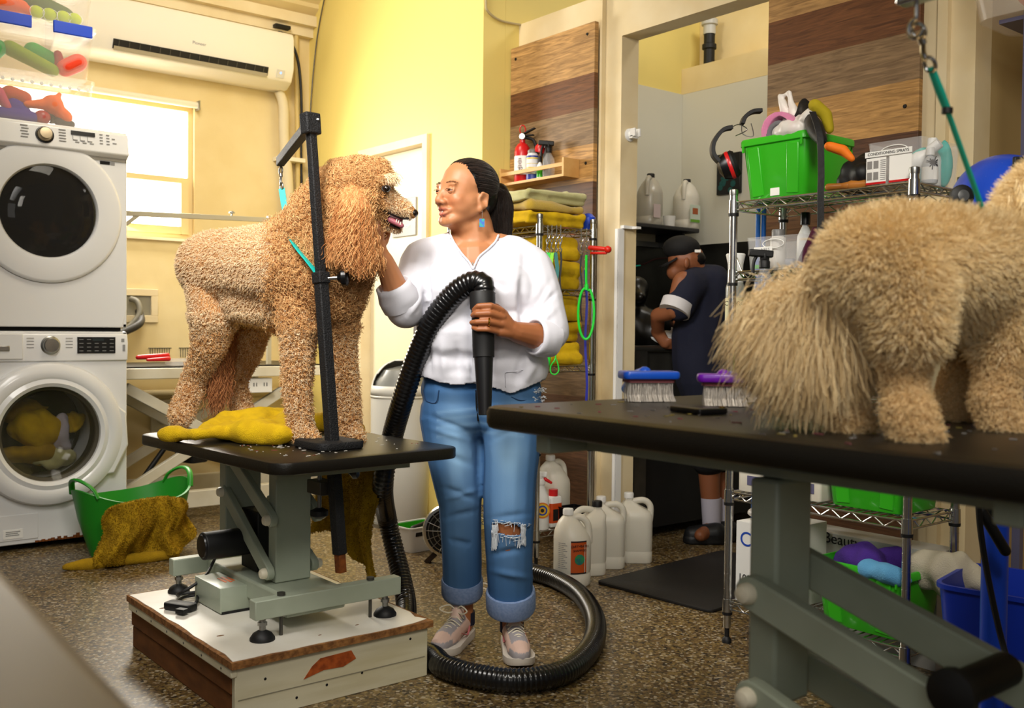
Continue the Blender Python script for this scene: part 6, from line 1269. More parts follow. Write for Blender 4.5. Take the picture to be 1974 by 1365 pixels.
# ---- the man bending over the bath
D = 4.78
t = thing('person', 'person in a dark cap and navy shirt bending over the bath in the back room', 'person', V(1365, 1040, D))
M['skin2'] = mat('brown skin', '8a5436', .5, sss=.05)
b = caps(B(), [((1362, 568, D), (1356, 640, D), .11, .12), ((1352, 640, D), (1362, 720, D), .13, .14), ((1362, 740, D), (1366, 880, D + .05), .085, .065), ((1366, 880, D + .05), (1372, 1020, D + .05), .06, .036), ((1380, 740, D + .1), (1392, 880, D + .12), .085, .065), ((1392, 880, D + .12), (1396, 1018, D + .1), .06, .036),
    ((1372, 1020, D + .05), (1350, 1032, D - .06), .04, .03), ((1396, 1018, D + .1), (1375, 1032, D), .04, .03),
    ((1350, 540, D), (1328, 508, D), .062, .055), ((1326, 500, D), (1318, 500, D), .080, .076), ((1316, 508, D), (1302, 524, D), .058, .044), ((1300, 512, D), (1293, 514, D), .016, .012),
    ((1318, 545, D - .1), (1302, 598, D - .14), .055, .045), ((1302, 598, D - .14), (1268, 608, D - .06), .042, .036), ((1268, 608, D - .06), (1268, 640, D + .04), .036, .03), ((1268, 640, D + .04), (1282, 662, D + .04), .034, .026),
    ((1350, 545, D + .13), (1318, 605, D + .16), .05, .042), ((1318, 605, D + .16), (1296, 655, D + .14), .038, .03)])
for k in range(4): b.cap(V(1276 + 5 * k, 655, D + .04 - .008 * k), V(1284 + 6 * k, 672, D + .05), .010, .008)
body = obj('body', remesh(b, .007, 4), M['skin2'], t, smooth=180)
b = caps(B(), [((1366, 560, D + .02), (1354, 645, D), .130, .145), ((1354, 645, D), (1362, 735, D), .148, .15), ((1352, 548, D), (1328, 556, D - .09), .085, .080), ((1328, 556, D - .09), (1308, 592, D - .13), .080, .074), ((1360, 550, D + .06), (1345, 566, D + .14), .09, .075), ((1356, 548, D), (1336, 534, D), .085, .066), ((1345, 560, D + .14), (1322, 600, D + .16), .07, .06)])
me = remesh(b, .01, 6); wrinkle(me, .006, 14); wrinkle(me, .003, 34, 4); sh_ = obj('shirt', me, M['navy'], t, smooth=180)
ea, eb = V(1306, 588, D - .132), V(1298, 606, D - .145); obj('white_cuff', B().tube([ea.lerp(eb, -.2), ea.lerp(eb, .8)], [.078, .074], 24), mat('white cotton trim', 'cfcdd0', .8), sh_)
b = caps(B(), [((1362, 740, D), (1366, 880, D + .05), .115, .10), ((1380, 740, D + .1), (1392, 880, D + .12), .11, .10), ((1362, 720, D), (1382, 730, D + .08), .14, .13)]); me = remesh(b, .01, 5); wrinkle(me, .006, 14, 3); obj('shorts', me, mat('black shorts', '0c0c0e', .9), t, smooth=180)
for k, (px, dd) in enumerate(((1371, .05), (1395, .1))): obj('sock', B().tube([V(px, 960, D + dd), V(px + 1, 1015, D + dd)], [.05, .044], 20), mat('pale sock %d' % k, 'b9b6c4', .9), t)
for px, py, dd in ((1365, 1034, 0), (1390, 1032, .06)):
    c_ = V(px, py, D + dd); c_.z = 0; obj('shoe', remesh(B().cap(c_ + RT * .04 + Vector((0, 0, .05)), c_ - RT * .075 + Vector((0, 0, .042)), .052, .042).rslab(c_ - RT * .02 + Vector((0, 0, .001)), .2, .09, .03, .04, -YAW), .006, 4), mat('dark shoe %d' % px, '15171a', .5), t, smooth=180)
cc = V(1319, 487, D); b = B(); dn = (-RT * .55 + Vector((0, 0, -.55)) - FW * .2).normalized(); upv = (Vector((0, 0, .75)) - RT * .5).normalized()
b.ell(cc + upv * .02, (.095, .095, .085), n=24)
cap_ = obj('cap', remesh(B().ell(cc + upv * .025, (.088, .092, .062), n=24), .006, 3), mat('black cap cloth', '0b0b0d', .8), t, smooth=180)
fd = (-RT * .85 + Vector((0, 0, -.62)) - FW * .1).normalized(); s_ = FW
ring0 = [cc + fd * .055 + s_ * (.07 * math.cos(k)) + fd * (.085 * max(0, math.sin(k))) + upv * (.012 - .014 * abs(math.cos(k))) for k in np.linspace(0, math.pi, 15)]
obj('peak', B().loft([ring0, [p + upv * .008 for p in ring0]]), bpy.data.materials['black cap cloth'], cap_)
obj('cap_logo', B().box(V(1345, 484, D - .086), (.028, .004, .013), -YAW), M['paper'], cap_)
obj('ear', B().ell(V(1324, 507, D - .078), (.016, .012, .026)), M['skin2'], body, smooth=180)
hb_ = B().ell(V(1332, 500, D + .0), (.066, .077, .05)); obj('hair', hb_, mat('black hair', '0a0808', .5), t, smooth=180)
# ================================================================== the woman with the dryer hose
W0 = G(945, 1262, 0)
woman = thing('person', 'person in a white shirt and ripped jeans holding the dryer hose and the poodle\'s chin', 'person', (W0.x, W0.y, 0))
# ---- sneakers, socks, ring
M['shoep'] = mat('pale pink leather', 'd6b8a8', .6, bump=(80, .1)); M['shoeg'] = mat('grey suede', 'a09a9c', .9, bump=(200, .2)); M['sole'] = mat('off white sole', 'c9c0b4', .6); M['lace'] = mat('cream laces', 'd8cfb8', .8); M['swoosh'] = mat('rose trim', 'b8686a', .6); M['sock'] = mat('navy sock', '12142a', .9)
def sneaker(heel, toe, flip):
    heel, toe = Vector(heel), Vector(toe); d = (toe - heel).normalized(); L = .265; s = Vector((d.y, -d.x, 0)); O = heel
    P = lambda x_, y_, z_: O + d * (x_ * L) + s * y_ + Vector((0, 0, z_))
    def out(k, zf):                                    # foot outline scaled
        o = []
        for u in np.linspace(0, 1, 15): w_ = np.interp(u, [0, .08, .3, .55, .72, .9, 1], [.012, .030, .034, .040, .045, .036, .012]); o.append((u, w_))
        return [P(.5 + (u - .5) * (1 + (k - 1) * .3), w_ * k + .004, zf(u)) for u, w_ in o] + [P(.5 + (u - .5) * (1 + (k - 1) * .3), -w_ * k + .004 * 0, zf(u)) for u, w_ in reversed(o)]
    spring = lambda u: .012 * max(0, (u - .72) / .28) ** 2
    sole = obj('sole', B().loft([out(1.02, lambda u: .0008 + spring(u)), out(1.08, lambda u: .010 + spring(u)), out(1.06, lambda u: .030 - .008 * u + spring(u)), out(.98, lambda u: .031 - .008 * u + spring(u))]), M['sole'], woman, smooth=50)
    b = B()
    for u0, u1, z0_, z1_, r0, r1 in ((.10, .30, .055, .058, .034, .034), (.30, .55, .058, .048, .034, .034), (.55, .75, .048, .040, .036, .037), (.75, .90, .040, .036, .036, .030), (.10, .12, .05, .088, .032, .026), (.18, .42, .085, .072, .026, .024)): b.cap(P(u0, .003, z0_), P(u1, .003, z1_), r0, r1)
    me = remesh(b, .004, 4); a = co(me); a[:, 2] = np.maximum(a[:, 2], .022); u = (a - np.array(O)) @ np.array(d) / L; v = (a - np.array(O)) @ np.array(s); cols = np.tile(np.array(lin('d2b2a2')[:3]), (len(a), 1))
    gm = ((u > .32) & (u < .80) & (np.abs(v - .003) < .026) & (a[:, 2] > .055 - .02 * np.clip((u - .6) / .2, 0, 1))) | ((u > .80) & (a[:, 2] < .050)) | ((u < .12) & (a[:, 2] < .06)) | ((u > .62) & (a[:, 2] < .036)); cols[gm] = lin('9a9496')[:3]
    # hollow the ankle opening
    setco(me, a); vcol(me, 'shoe', np.c_[cols, np.ones(len(a))]); up = obj('upper', me, attr_mat(mat('sneaker upper %d' % flip, 'd2b2a2', .7, bump=(150, .15)), 'shoe'), woman, smooth=180)
    obj('tongue', B().cap(P(.40, .003, .085), P(.33, .003, .118), .020, .022), M['shoep'], up, smooth=180)
    lc = B()
    for k in range(6):
        u = .40 + .065 * k; zt_ = np.interp(u, [.38, .55, .78], [.100, .083, .070])
        lc.tube(spline([P(u, -.024, zt_ - .012), P(u + .012 * (-1) ** k, .003, zt_ + .004), P(u, .028, zt_ - .012)], 5), .0032, 6, flat=.6)
    kn = P(.40, .003, .108)
    for q, w_ in ((1, .05), (-1, .045)): lc.tube(spline([kn, kn + s * (q * .02) + Vector((0, 0, .02)) + d * .01, kn + s * (q * w_) + Vector((0, 0, .008)) + d * .02, kn + s * (q * .025) + Vector((0, 0, -.004)) + d * .015, kn], 6), .0025, 6)
    lc.tube(spline([kn, kn + s * .03 + Vector((0, 0, .03)) - d * .005, kn + s * .045 + Vector((0, 0, .035))], 5), .0025, 6)
    obj('laces', lc, M['lace'], up)
    for q in (-1, 1):
        pts_ = [P(.30, q * .0335, .058), P(.40, q * .0365, .036), P(.60, q * .0375, .056)]; obj('side_stripe', B().tube(spline(pts_, 6), [.0015 + .0022 * math.sin(math.pi * k / 12) for k in range(13)], 6, flat=.5), M['swoosh'], up)
    return P
P1 = sneaker(G(904, 1224, 0), G(842, 1272, 0) , 0); P2 = sneaker(G(984, 1238, 0), G(1012, 1298, 0), 1)
SKIN, SKSHADE = np.array(lin('bb7f56')[:3]), np.array(lin('9c5f39')[:3])
# head frame: she looks past the camera's left shoulder at the poodle
HC = V(897, 373, 3.14); th = math.radians(50)
hy = (-RT * math.sin(th) - FW * math.cos(th)); hz = (Vector((0, 0, 1)) + RT * .05).normalized(); hx = hy.cross(hz).normalized(); hz = hx.cross(hy).normalized(); HS = 1.0
def H(x, y, z): return HC + (hx * x + hy * (y * (1.06 if y > 0 else 1)) + hz * z) * HS
Hm = Matrix((hx, hy, hz)).transposed()
def hell(b, c, r): return b.ell(H(*c), tuple(k * HS for k in r), Hm, 20)
def hcap(b, a, c, r0, r1): return b.cap(H(*a), H(*c), r0 * HS, r1 * HS)
b = B()
hell(b, (0, -.014, .034), (.075, .093, .074)); hell(b, (0, .026, -.004), (.064, .066, .075)); hell(b, (0, .026, -.058), (.054, .056, .045)); hell(b, (0, .066, -.094), (.024, .019, .018)); hell(b, (0, .045, -.072), (.042, .036, .030)); hell(b, (0, .018, -.090), (.047, .052, .030)); hell(b, (0, .0, -.105), (.052, .045, .035))
for s in (-1, 1): hell(b, (s * .040, .030, -.045), (.026, .042, .036)); hell(b, (s * .054, .012, -.030), (.017, .036, .034))
for s in (-1, 1):
    hell(b, (s * .036, .052, -.028), (.027, .028, .026)); hcap(b, (s * .044, .004, -.056), (s * .020, .062, -.090), .026, .020)
    hell(b, (s * .030, .072, .019), (.024, .011, .008)); hell(b, (s * .0135, .089, -.036), (.0100, .011, .0090))
    hcap(b, (s * .030, .071, -.0565), (s * .008, .0855, -.057), .0054, .0062); hcap(b, (s * .030, .070, -.0585), (s * .008, .0825, -.0715), .0052, .0066)
    hell(b, (s * .072, -.016, -.026), (.009, .018, .028)); hell(b, (s * .071, -.008, -.050), (.008, .009, .013)); hcap(b, (s * .077, -.030, -.008), (s * .077, -.026, -.042), .005, .005); hcap(b, (s * .077, -.030, -.008), (s * .076, -.010, -.002), .005, .005)
hcap(b, (0, .078, .010), (0, .0965, -.030), .0088, .0132); hell(b, (0, .083, -.048), (.020, .008, .010)); hell(b, (0, .075, .0), (.05, .012, .02))
hcap(b, (0, -.022, -.06), (0, -.045, -.17), .058, .062)
LA, LB, RA, RB = P1(.2, .003, .12), P1(.2, .003, .05), P2(.2, .003, .12), P2(.2, .003, .05)
# neck to chest, torso, limbs (under the clothes)
caps(b, [((912, 432, 3.165), (920, 500, 3.175), .062, .07), ((880, 487, 3.17), (965, 487, 3.17), .062, .062), ((865, 492, 3.17), (812, 500, 3.16), .055, .052), ((980, 494, 3.17), (1030, 508, 3.15), .055, .052),
    ((915, 505, 3.165), (920, 580, 3.165), .088, .10), ((920, 580, 3.165), (925, 720, 3.18), .10, .10), ((895, 745, 3.18), (965, 745, 3.18), .085, .085),
    # right arm (raised to the dog)
    ((808, 508, 3.15), (783, 596, 3.06), .046, .045), ((783, 592, 3.05), (770, 575, 3.03), .046, .047), ((770, 578, 3.03), (741, 502, 2.975), .045, .0275), ((741, 505, 2.975), (732, 488, 2.97), .027, .026),
    # left arm (holding the nozzle)
    ((1034, 512, 3.14), (1064, 640, 3.06), .047, .046), ((1064, 640, 3.06), (1052, 654, 3.04), .047, .047), ((1052, 652, 3.04), (994, 640, 2.965), .047, .031), ((994, 640, 2.965), (984, 634, 2.955), .030, .028),
    # legs
    ((874, 780, 3.18), (886, 950, 3.175), .07, .056), ((886, 950, 3.175), (893, 1100, 3.23), .056, .045), ((893, 1100, 3.23), LA, .045, .034), (LA, LB, .036, .036),
    ((982, 780, 3.17), (980, 1000, 3.09), .07, .066), ((976, 1000, 3.085), (980, 1040, 3.09), .068, .064), ((980, 1040, 3.09), (985, 1140, 3.14), .06, .045), ((985, 1140, 3.14), RA, .044, .035), (RA, RB, .036, .035)])
# left hand round the nozzle: palm, four fingers across the front, thumb behind
caps(b, [((984, 634, 2.952), (968, 606, 2.935), .024, .017), ((984, 636, 2.952), (968, 622, 2.93), .024, .019), ((984, 640, 2.952), (964, 640, 2.93), .023, .016), ((975, 622, 2.955), (966, 612, 2.968), .022, .016)])
for mcp, pip, dip, tip, r in (((968, 600, 2.926), (946, 589, 2.898), (922, 590, 2.903), (914, 597, 2.922), .0096), ((969, 612, 2.922), (944, 604, 2.893), (919, 605, 2.899), (911, 608, 2.922), .0098), ((967, 626, 2.922), (942, 620, 2.893), (918, 621, 2.9), (909, 622, 2.918), .0094), ((963, 640, 2.925), (940, 635, 2.899), (921, 635, 2.904), (912, 632, 2.918), .0084)):
    caps(b, [(mcp, pip, r * 1.15, r), (pip, dip, r, r * .92), (dip, tip, r * .92, r * .8)])
caps(b, [((972, 606, 2.962), (956, 592, 2.985), .014, .012), ((956, 592, 2.985), (938, 590, 3.0), .012, .010)])
# right hand cupped under the dog's jaw, half hidden by its ear
caps(b, [((732, 488, 2.97), (722, 472, 2.955), .026, .024), ((732, 486, 2.97), (730, 470, 2.965), .022, .022)])
for mcp, pip, tip, r in (((711, 466, 2.945), (706, 446, 2.93), (711, 430, 2.925), .0094), ((719, 463, 2.945), (717, 441, 2.93), (722, 425, 2.925), .0096), ((727, 463, 2.95), (728, 443, 2.93), (732, 428, 2.93), .0092), ((734, 466, 2.958), (737, 449, 2.945), (741, 438, 2.945), .008)): caps(b, [(mcp, pip, r * 1.15, r), (pip, tip, r, r * .8)])
caps(b, [((728, 482, 2.985), (742, 466, 3.0), .013, .011), ((742, 466, 3.0), (748, 450, 3.0), .011, .009)])
me = remesh(b, .0032, 5, .5)
a = co(me)
for s in (-1, 1):                                       # sockets, lids, nostrils, smile lines, ear bowl
    a = brush(a, H(s * .031, .082, .0), .0125, hy * -.0095); a = brush(a, H(s * .031, .078, -.014), .010, hy * .002)
    for q_ in np.linspace(0, 1, 5): a = brush(a, H(s * (.022 + .012 * q_), .086 - .012 * q_, -.040 - .022 * q_), .0055, hy * -.0022)
    a = brush(a, H(s * .0075, .094, -.0425), .0042, hz * .0045); a = brush(a, H(s * .027, .082, -.050), .006, hy * -.003); a = brush(a, H(s * .082, -.014, -.024), .012, hx * (-s * .010))
for q_ in np.linspace(-.021, .021, 11): a = brush(a, H(q_, .0885 - 15 * q_ * q_, -.0642 + 6 * q_ * q_), .0040, hy * -.0035)
setco(me, a)
q = (a - np.array(HC)) @ np.array(Hm); near = lambda c, r: np.exp(-((q - np.array(c)) ** 2).sum(1) / r ** 2)
mask = np.clip((q[:, 2] > -.16) * (q[:, 2] < .09) * (np.abs(q[:, 0]) < .069) * (np.linalg.norm(q, axis=1) < .2) * (1 - 1.3 * near((.031, .087, 0), .022) - 1.3 * near((-.031, .087, 0), .022) - 1.3 * near((.012, .088, -.062), .027) - 1.3 * near((-.012, .088, -.062), .027) - 1.3 * near((0, .105, -.03), .024)), 0, 1); relax(me, mask, 22, .5); a = co(me)
loc = (a - np.array(HC)) @ np.array(Hm); x, y, z = loc.T
colr = np.tile(SKIN, (len(a), 1)); low = (a[:, 2] < HC.z - .34); colr[low] = SKSHADE * .92 + SKIN * .08  # shade on arms and legs is put into a darker skin colour
def paint(mask, c, k): colr[:] = colr * (1 - mask[:, None] * k) + np.array(lin(c)[:3]) * mask[:, None] * k
g = lambda cx, cy, cz, sx, sy, sz: np.exp(-((x - cx) / sx) ** 2 - ((y - cy) / sy) ** 2 - ((z - cz) / sz) ** 2)
for s in (-1, 1): paint(g(s * .036, .062, -.03, .022, .03, .02), 'c4714e', .55); paint(g(s * .032, .085, .0245, .016, .03, .0024), '5a3e2e', .6)
lipm = np.clip(g(0, .09, -.0575, .022, .02, .0055) + g(0, .088, -.0735, .019, .02, .0065), 0, 1); paint(np.clip(lipm * 1.3, 0, 1), 'a8544a', .85); paint(g(0, .106, -.03, .014, .02, .014), 'c4734f', .4)
vcol(me, 'skin', np.c_[colr, np.ones(len(a))]); hq = (a - np.array(HC)) @ np.array(Hm)
def onface(x_, z_): i = int(np.argmin((hq[:, 0] - x_) ** 2 + (hq[:, 2] - z_) ** 2 + (hq[:, 1] < .02) * 1.0)); return a[i] + np.array(hy) * .0006
BR = []
for s in (-1, 1):
    for k_ in range(110): u_ = rnd.random(); p_ = onface(s * (.014 + .034 * u_), .0235 + .006 * math.sin(2.6 * u_) - .004 * u_ + rnd.uniform(-.0016, .0016)); BR.append([list(p_ + (np.array(hx) * s * .0055 + np.array(hz) * .0015) * t_ + np.array(hy) * .0006 * t_) for t_ in (0, .5, 1)])
M['skin'] = attr_mat(mat('warm skin', 'c08057', .46, sss=.12, bump=(500, .08, .001)), 'skin')
body = obj('body', me, M['skin'], woman, smooth=180)
hair('eyebrows', np.array(BR), [.0004, .0004, .0002], mat('brow hair', '3a281c', .6), body)
# eyes
for s in (-1, 1):
    c_ = H(s * .031, .0715, .0005); look = (hy * .96 + hx * (-.0) - hz * .04).normalized()
    ey = obj('eye', B().ell(c_, .0122, n=20), mat('eye white %d' % s, 'b4a69c', .2), body, smooth=180)
    obj('iris', B().lathe([(.0056, .0), (.0052, .0012), (.003, .0017)], c_ + look * .0108, 18, look), mat('brown iris %d' % s, '2a1408', .15), ey)
    lid = B()
    for ang0, ang1, rr_ in ((.13, 1.15, .0136), (-1.1, -.20, .0134)):
        secs = []
        for q in np.linspace(ang0, ang1, 6): secs.append([c_ + hx * (rr_ * 1.02 * math.sin(w_)) + (hy * math.cos(q) + hz * math.sin(q)) * (rr_ * math.cos(w_)) for w_ in np.linspace(-1.35, 1.35, 13)])
        lid.loft(secs, caps=False, closed=False)
    l_ = obj('eyelid', lid, mat('lid skin %d' % s, 'b87b55', .5), ey, smooth=180); md = l_.modifiers.new('s', 'SOLIDIFY'); md.thickness = .0012
    P = np.array([[H(s * .031 + sx, .0845 + .003 * (1 - (sx / .014) ** 2) - .0, .0046 - .0022 * (sx / .014) ** 2) for sx in np.linspace(-.013, .013, 14)]])
    obj('lash_line', B().tube([Vector(p) for p in P[0]], .0008, 6), M['ink'], ey)
t_ = B()
for k in range(9): xk = (k - 4) * .0050; t_.box(H(xk, .0805 - xk * xk * 17, -.0642 + 5 * xk * xk), (.0046, .004, .0056), ax=Hm)
obj('teeth', t_, mat('teeth', 'e2d8cc', .25), body, bevel=.0008)
# hair: slicked back cap and ponytail
b = B(); hell(b, (0, -.020, .034), (.0785, .0935, .0765)); hell(b, (0, -.055, -.004), (.062, .062, .068)); me = remesh(b, .004, 5)
a = co(me); q = (a - np.array(HC)) @ np.array(Hm); hl = lambda q: q[:, 1] < np.interp(q[:, 2], [-.08, -.03, .0, .03, .06, .09, .12], [-.038, -.020, .006, .020, .033, .047, .055]) - .0 * np.abs(q[:, 0])
bm = bmesh.new(); bm.from_mesh(me); keep = hl(q) & (q[:, 2] > -.062); bm.verts.ensure_lookup_table(); bmesh.ops.delete(bm, geom=[v for v, k in zip(bm.verts, keep) if not k], context='VERTS')
for _ in range(6): bmesh.ops.smooth_vert(bm, verts=[v for v in bm.verts if v.is_boundary], factor=.5, use_axis_x=True, use_axis_y=True, use_axis_z=True)
bm.to_mesh(me); bm.free()
M['hair'] = mat('black hair shell', '0d0a09', .34, spec=.5); M['strand'] = hair_mat('black hair strands', '0c0908', '2c1e16', rough=.3)
hr = obj('hair', me, M['hair'], woman, smooth=180)
me2 = hr.data.copy(); me2.transform(Matrix.Translation(wl(woman))); P, N = sample(me2, 5200); root = H(0, -.115, .028); n_ = len(P); P3_ = np.empty((n_, 9, 3)); R0 = np.array(root)
for i in range(9):
    t = i / 8; base = P * (1 - t) + R0 * t; q = (base - np.array(HC)) @ np.array(Hm); c0 = np.array([0, -.020, .033]); d = q - c0; e = np.sqrt(((d / np.array([.0803, .0953, .0783])) ** 2).sum(1)); q = c0 + d / np.maximum(e, 1e-3)[:, None] * (1 if t < .85 else 1.0); P3_[:, i] = q @ np.array(Hm).T + np.array(HC)
hair('hair_strands', P3_[:, :7] + NR.normal(size=(n_, 1, 3)) * .0006, np.linspace(.0008, .0006, 7), M['strand'], hr)
tail = spline([root, H(0, -.135, .015), H(.004, -.148, -.02), H(.006, -.150, -.07), H(.004, -.150, -.125)], 6)
obj('hair_tie', B().tube([root + (hx * math.cos(k) + hz * math.sin(k)) * .019 for k in np.linspace(0, 6.28, 17)[:-1]], .006, 8, ring=True), M['black'], hr)
obj('ponytail', B().tube(tail, list(np.interp(np.linspace(0, 1, len(tail)), [0, .2, .6, 1], [.018, .032, .038, .012])), 16), M['hair'], hr, smooth=180)
T_ = np.array([list(p) for p in tail]); K = len(T_); n_ = 2600; ang = NR.uniform(0, 6.28, n_); rad = np.sqrt(NR.uniform(.5, 1, n_)) ; S = np.empty((n_, 10, 3))
for i in range(10):
    t = i / 9 * NR.uniform(.9, 1.12, n_) if i else np.zeros(n_); t = np.clip(t, 0, 1.1); f_ = np.clip(t, 0, .999) * (K - 1); j = f_.astype(int); c_ = T_[j] + (T_[np.minimum(j + 1, K - 1)] - T_[j]) * (f_ - j)[:, None]; c_[:, 2] -= np.maximum(t - 1, 0) * .1
    w_ = np.interp(t, [0, .2, .6, 1.1], [.018, .034, .042, .034]); S[:, i] = c_ + (np.outer(np.cos(ang) * rad * w_, np.array(hx)) + np.outer(np.sin(ang) * rad * w_, np.array(hy))) + NR.normal(size=(n_, 3)) * .002 * (i / 9)
hair('ponytail_strands', S, np.linspace(.0008, .0004, 10), M['strand'], hr)
# earring
ec = H(-.081, -.006, -.062); er = obj('earring', B().tube([ec + Vector((0, 0, .004)), ec - Vector((0, 0, .012)), ec - Vector((0, 0, .02))], .0008, 6), M['chrome'], woman)
obj('earring_plate', B().box(ec - Vector((0, 0, .034)) - FW * .004, (.016, .002, .026), -YAW), mat('turquoise shell', '18a08c', .25, var=(90, '2a62b8', (.4, .6)), coat=.4), er)
# ---- shirt
b = caps(B(), [((905, 500, 3.165), (915, 560, 3.13), .11, .148), ((862, 510, 3.16), (975, 514, 3.15), .092, .095), ((818, 505, 3.155), (865, 492, 3.165), .068, .07), ((985, 494, 3.165), (1024, 512, 3.145), .075, .07),
    ((868, 560, 3.12), (968, 565, 3.11), .108, .112), ((872, 640, 3.13), (978, 645, 3.12), .120, .122), ((868, 702, 3.15), (985, 705, 3.14), .112, .118), ((885, 724, 3.12), (985, 735, 3.11), .085, .082),
    ((816, 510, 3.155), (800, 560, 3.10), .070, .066), ((800, 560, 3.10), (782, 594, 3.05), .066, .062), ((782, 594, 3.05), (768, 576, 3.025), .062, .055),
    ((1026, 516, 3.145), (1046, 585, 3.10), .072, .070), ((1046, 585, 3.10), (1062, 640, 3.06), .068, .062), ((1062, 640, 3.06), (1050, 656, 3.035), .061, .056)])
me = remesh(b, .0055, 9); a = co(me); N = normals(me)
cz_ = np.array([[((Vector(p) - CO).dot(CR)), ((Vector(p) - CO).dot(CUP)), ((Vector(p) - CO).dot(CF))] for p in a]); PX = 987 + F * cz_[:, 0] / cz_[:, 2]; PY = 682.5 - F * cz_[:, 1] / cz_[:, 2]; DP = cz_[:, 2]
fold = .0035 * nz(a, 9, 1) + .0022 * nz(a, 22, 5)
def crease(x0, y0, x1, y1, w_, d_):                     # a fold line across the cloth
    global fold
    dx, dy = x1 - x0, y1 - y0; L2 = dx * dx + dy * dy; t = np.clip(((PX - x0) * dx + (PY - y0) * dy) / L2, 0, 1); ds = np.hypot(PX - x0 - t * dx, PY - y0 - t * dy); fold = fold + 1.7 * d_ * np.exp(-(ds / w_) ** 2) * np.sin(np.pi * np.clip(t, .06, .94)) * (DP < 3.14)
for c_ in ((1000, 640, 1062, 540, 7, -.006), (1010, 655, 1075, 590, 6, .005), (1035, 600, 1075, 560, 5, -.005), (1005, 520, 1008, 660, 7, -.010), (985, 560, 940, 540, 9, -.004), (822, 500, 826, 640, 7, -.009), (805, 545, 760, 590, 5, -.005), (815, 570, 785, 612, 5, .004), (800, 530, 772, 566, 5, -.004), (860, 740, 850, 640, 9, .006), (885, 745, 880, 650, 8, -.005), (955, 745, 965, 640, 9, .005), (990, 750, 1020, 650, 8, -.006), (930, 750, 935, 690, 7, -.005), (1010, 740, 1035, 690, 8, .005), (830, 735, 822, 660, 7, -.005), (840, 600, 880, 560, 10, -.004), (905, 735, 900, 690, 6, .005)): crease(*c_)
a = a + N * fold[:, None]
hem = np.interp(PX, [800, 840, 880, 920, 950, 985, 1020, 1060], [722, 738, 746, 742, 750, 762, 748, 728]); over = (PY > hem) & (a[:, 2] < .95); setco(me, a)
bm = bmesh.new(); bm.from_mesh(me); bm.verts.ensure_lookup_table()
neck = (PY < np.interp(PX, [866, 874, 890, 905, 912, 922, 940, 956, 962], [440, 462, 486, 504, 516, 492, 478, 462, 440])) & (PX > 866) & (PX < 962) & (DP < 3.2); backneck = (PY < 462) & (PX > 872) & (PX < 958)
kill = over | neck | backneck; bmesh.ops.delete(bm, geom=[v for v, k in zip(bm.verts, kill) if k], context='VERTS')
for _ in range(3): bmesh.ops.smooth_vert(bm, verts=[v for v in bm.verts if v.is_boundary], factor=.5, use_axis_x=True, use_axis_y=True, use_axis_z=True)
bm.to_mesh(me); bm.free()
M['shirt'] = mat('white cotton shirt', 'd9d9e2', .85, bump=(300, .15, .001))
shirt = obj('shirt', me, M['shirt'], woman, smooth=180); md = shirt.modifiers.new('s', 'SOLIDIFY'); md.thickness = .003; md.offset = -1
def cuff(c0, c1, r0, r1, label):
    P = [c0.lerp(c1, k) for k in (0, .25, .5, .75, 1)]; bb = B(); x_, y_, z_ = frame(c1 - c0); secs = []
    for i, p in enumerate(P + [P[-1], P[2]]):
        r = [r0, r0 * 1.03, r0 * 1.03, r1 * 1.02, r1, r1 - .007, r1 - .01][i]; secs.append([p + (x_ * math.cos(k) + y_ * math.sin(k)) * r * (1 + .022 * math.sin(3 * k + i) + .015 * math.sin(5 * k + i * 2)) for k in np.linspace(0, 6.28, 33)[:-1]])
    return obj('cuff', bb.loft(secs, caps=False), M['shirt'], shirt, smooth=180)
cuff(V(776, 590, 3.04), V(757, 548, 3.006), .060, .054, 'r'); cuff(V(1062, 652, 3.055), V(1028, 649, 3.01), .058, .056, 'l')
def onshirt(px, py, off=.003):                          # the nearest shirt point under a pixel
    d = (PX[~kill] - px) ** 2 + (PY[~kill] - py) ** 2 + (DP[~kill] > 3.15) * 1e4; i = int(np.argmin(d)); return V(px, py, DP[~kill][i] - off)
zp = [onshirt(912 + (y_ - 520) * .02, y_, .001) for y_ in range(520, 745, 9)]
obj('zip_placket', B().loft([[p + RT * (.009 * i_) - FW * (.0015 * j_) for i_, j_ in ((-1, -1), (1, -1), (1, 1), (-1, 1))] for p in zp]), M['shirt'], shirt, smooth=60)
z0 = onshirt(911, 507, .006); zpz = obj('zip_pull', B().cap(z0, z0 + RT * .012 - Vector((0, 0, .028)), .0022, .003), M['steel'], shirt)
nl = [(868, 450), (876, 466), (890, 486), (904, 502), (912, 516)]; nr_ = [(912, 516), (923, 493), (940, 478), (955, 463), (961, 450)]
b = B()
for L_ in (nl, nr_): b.tube(spline([onshirt(x_, y_ + 3, .002) for x_, y_ in L_], 4), .0035, 8)
obj('neckband', b, M['shirt'], shirt, smooth=180)
pk_ = [onshirt(x_, y_, .0015) for x_, y_ in ((975, 745), (974, 718), (1000, 715), (1030, 708))]
obj('pocket_seam', B().tube(pk_, .0012, 6), M['shirt'], shirt)
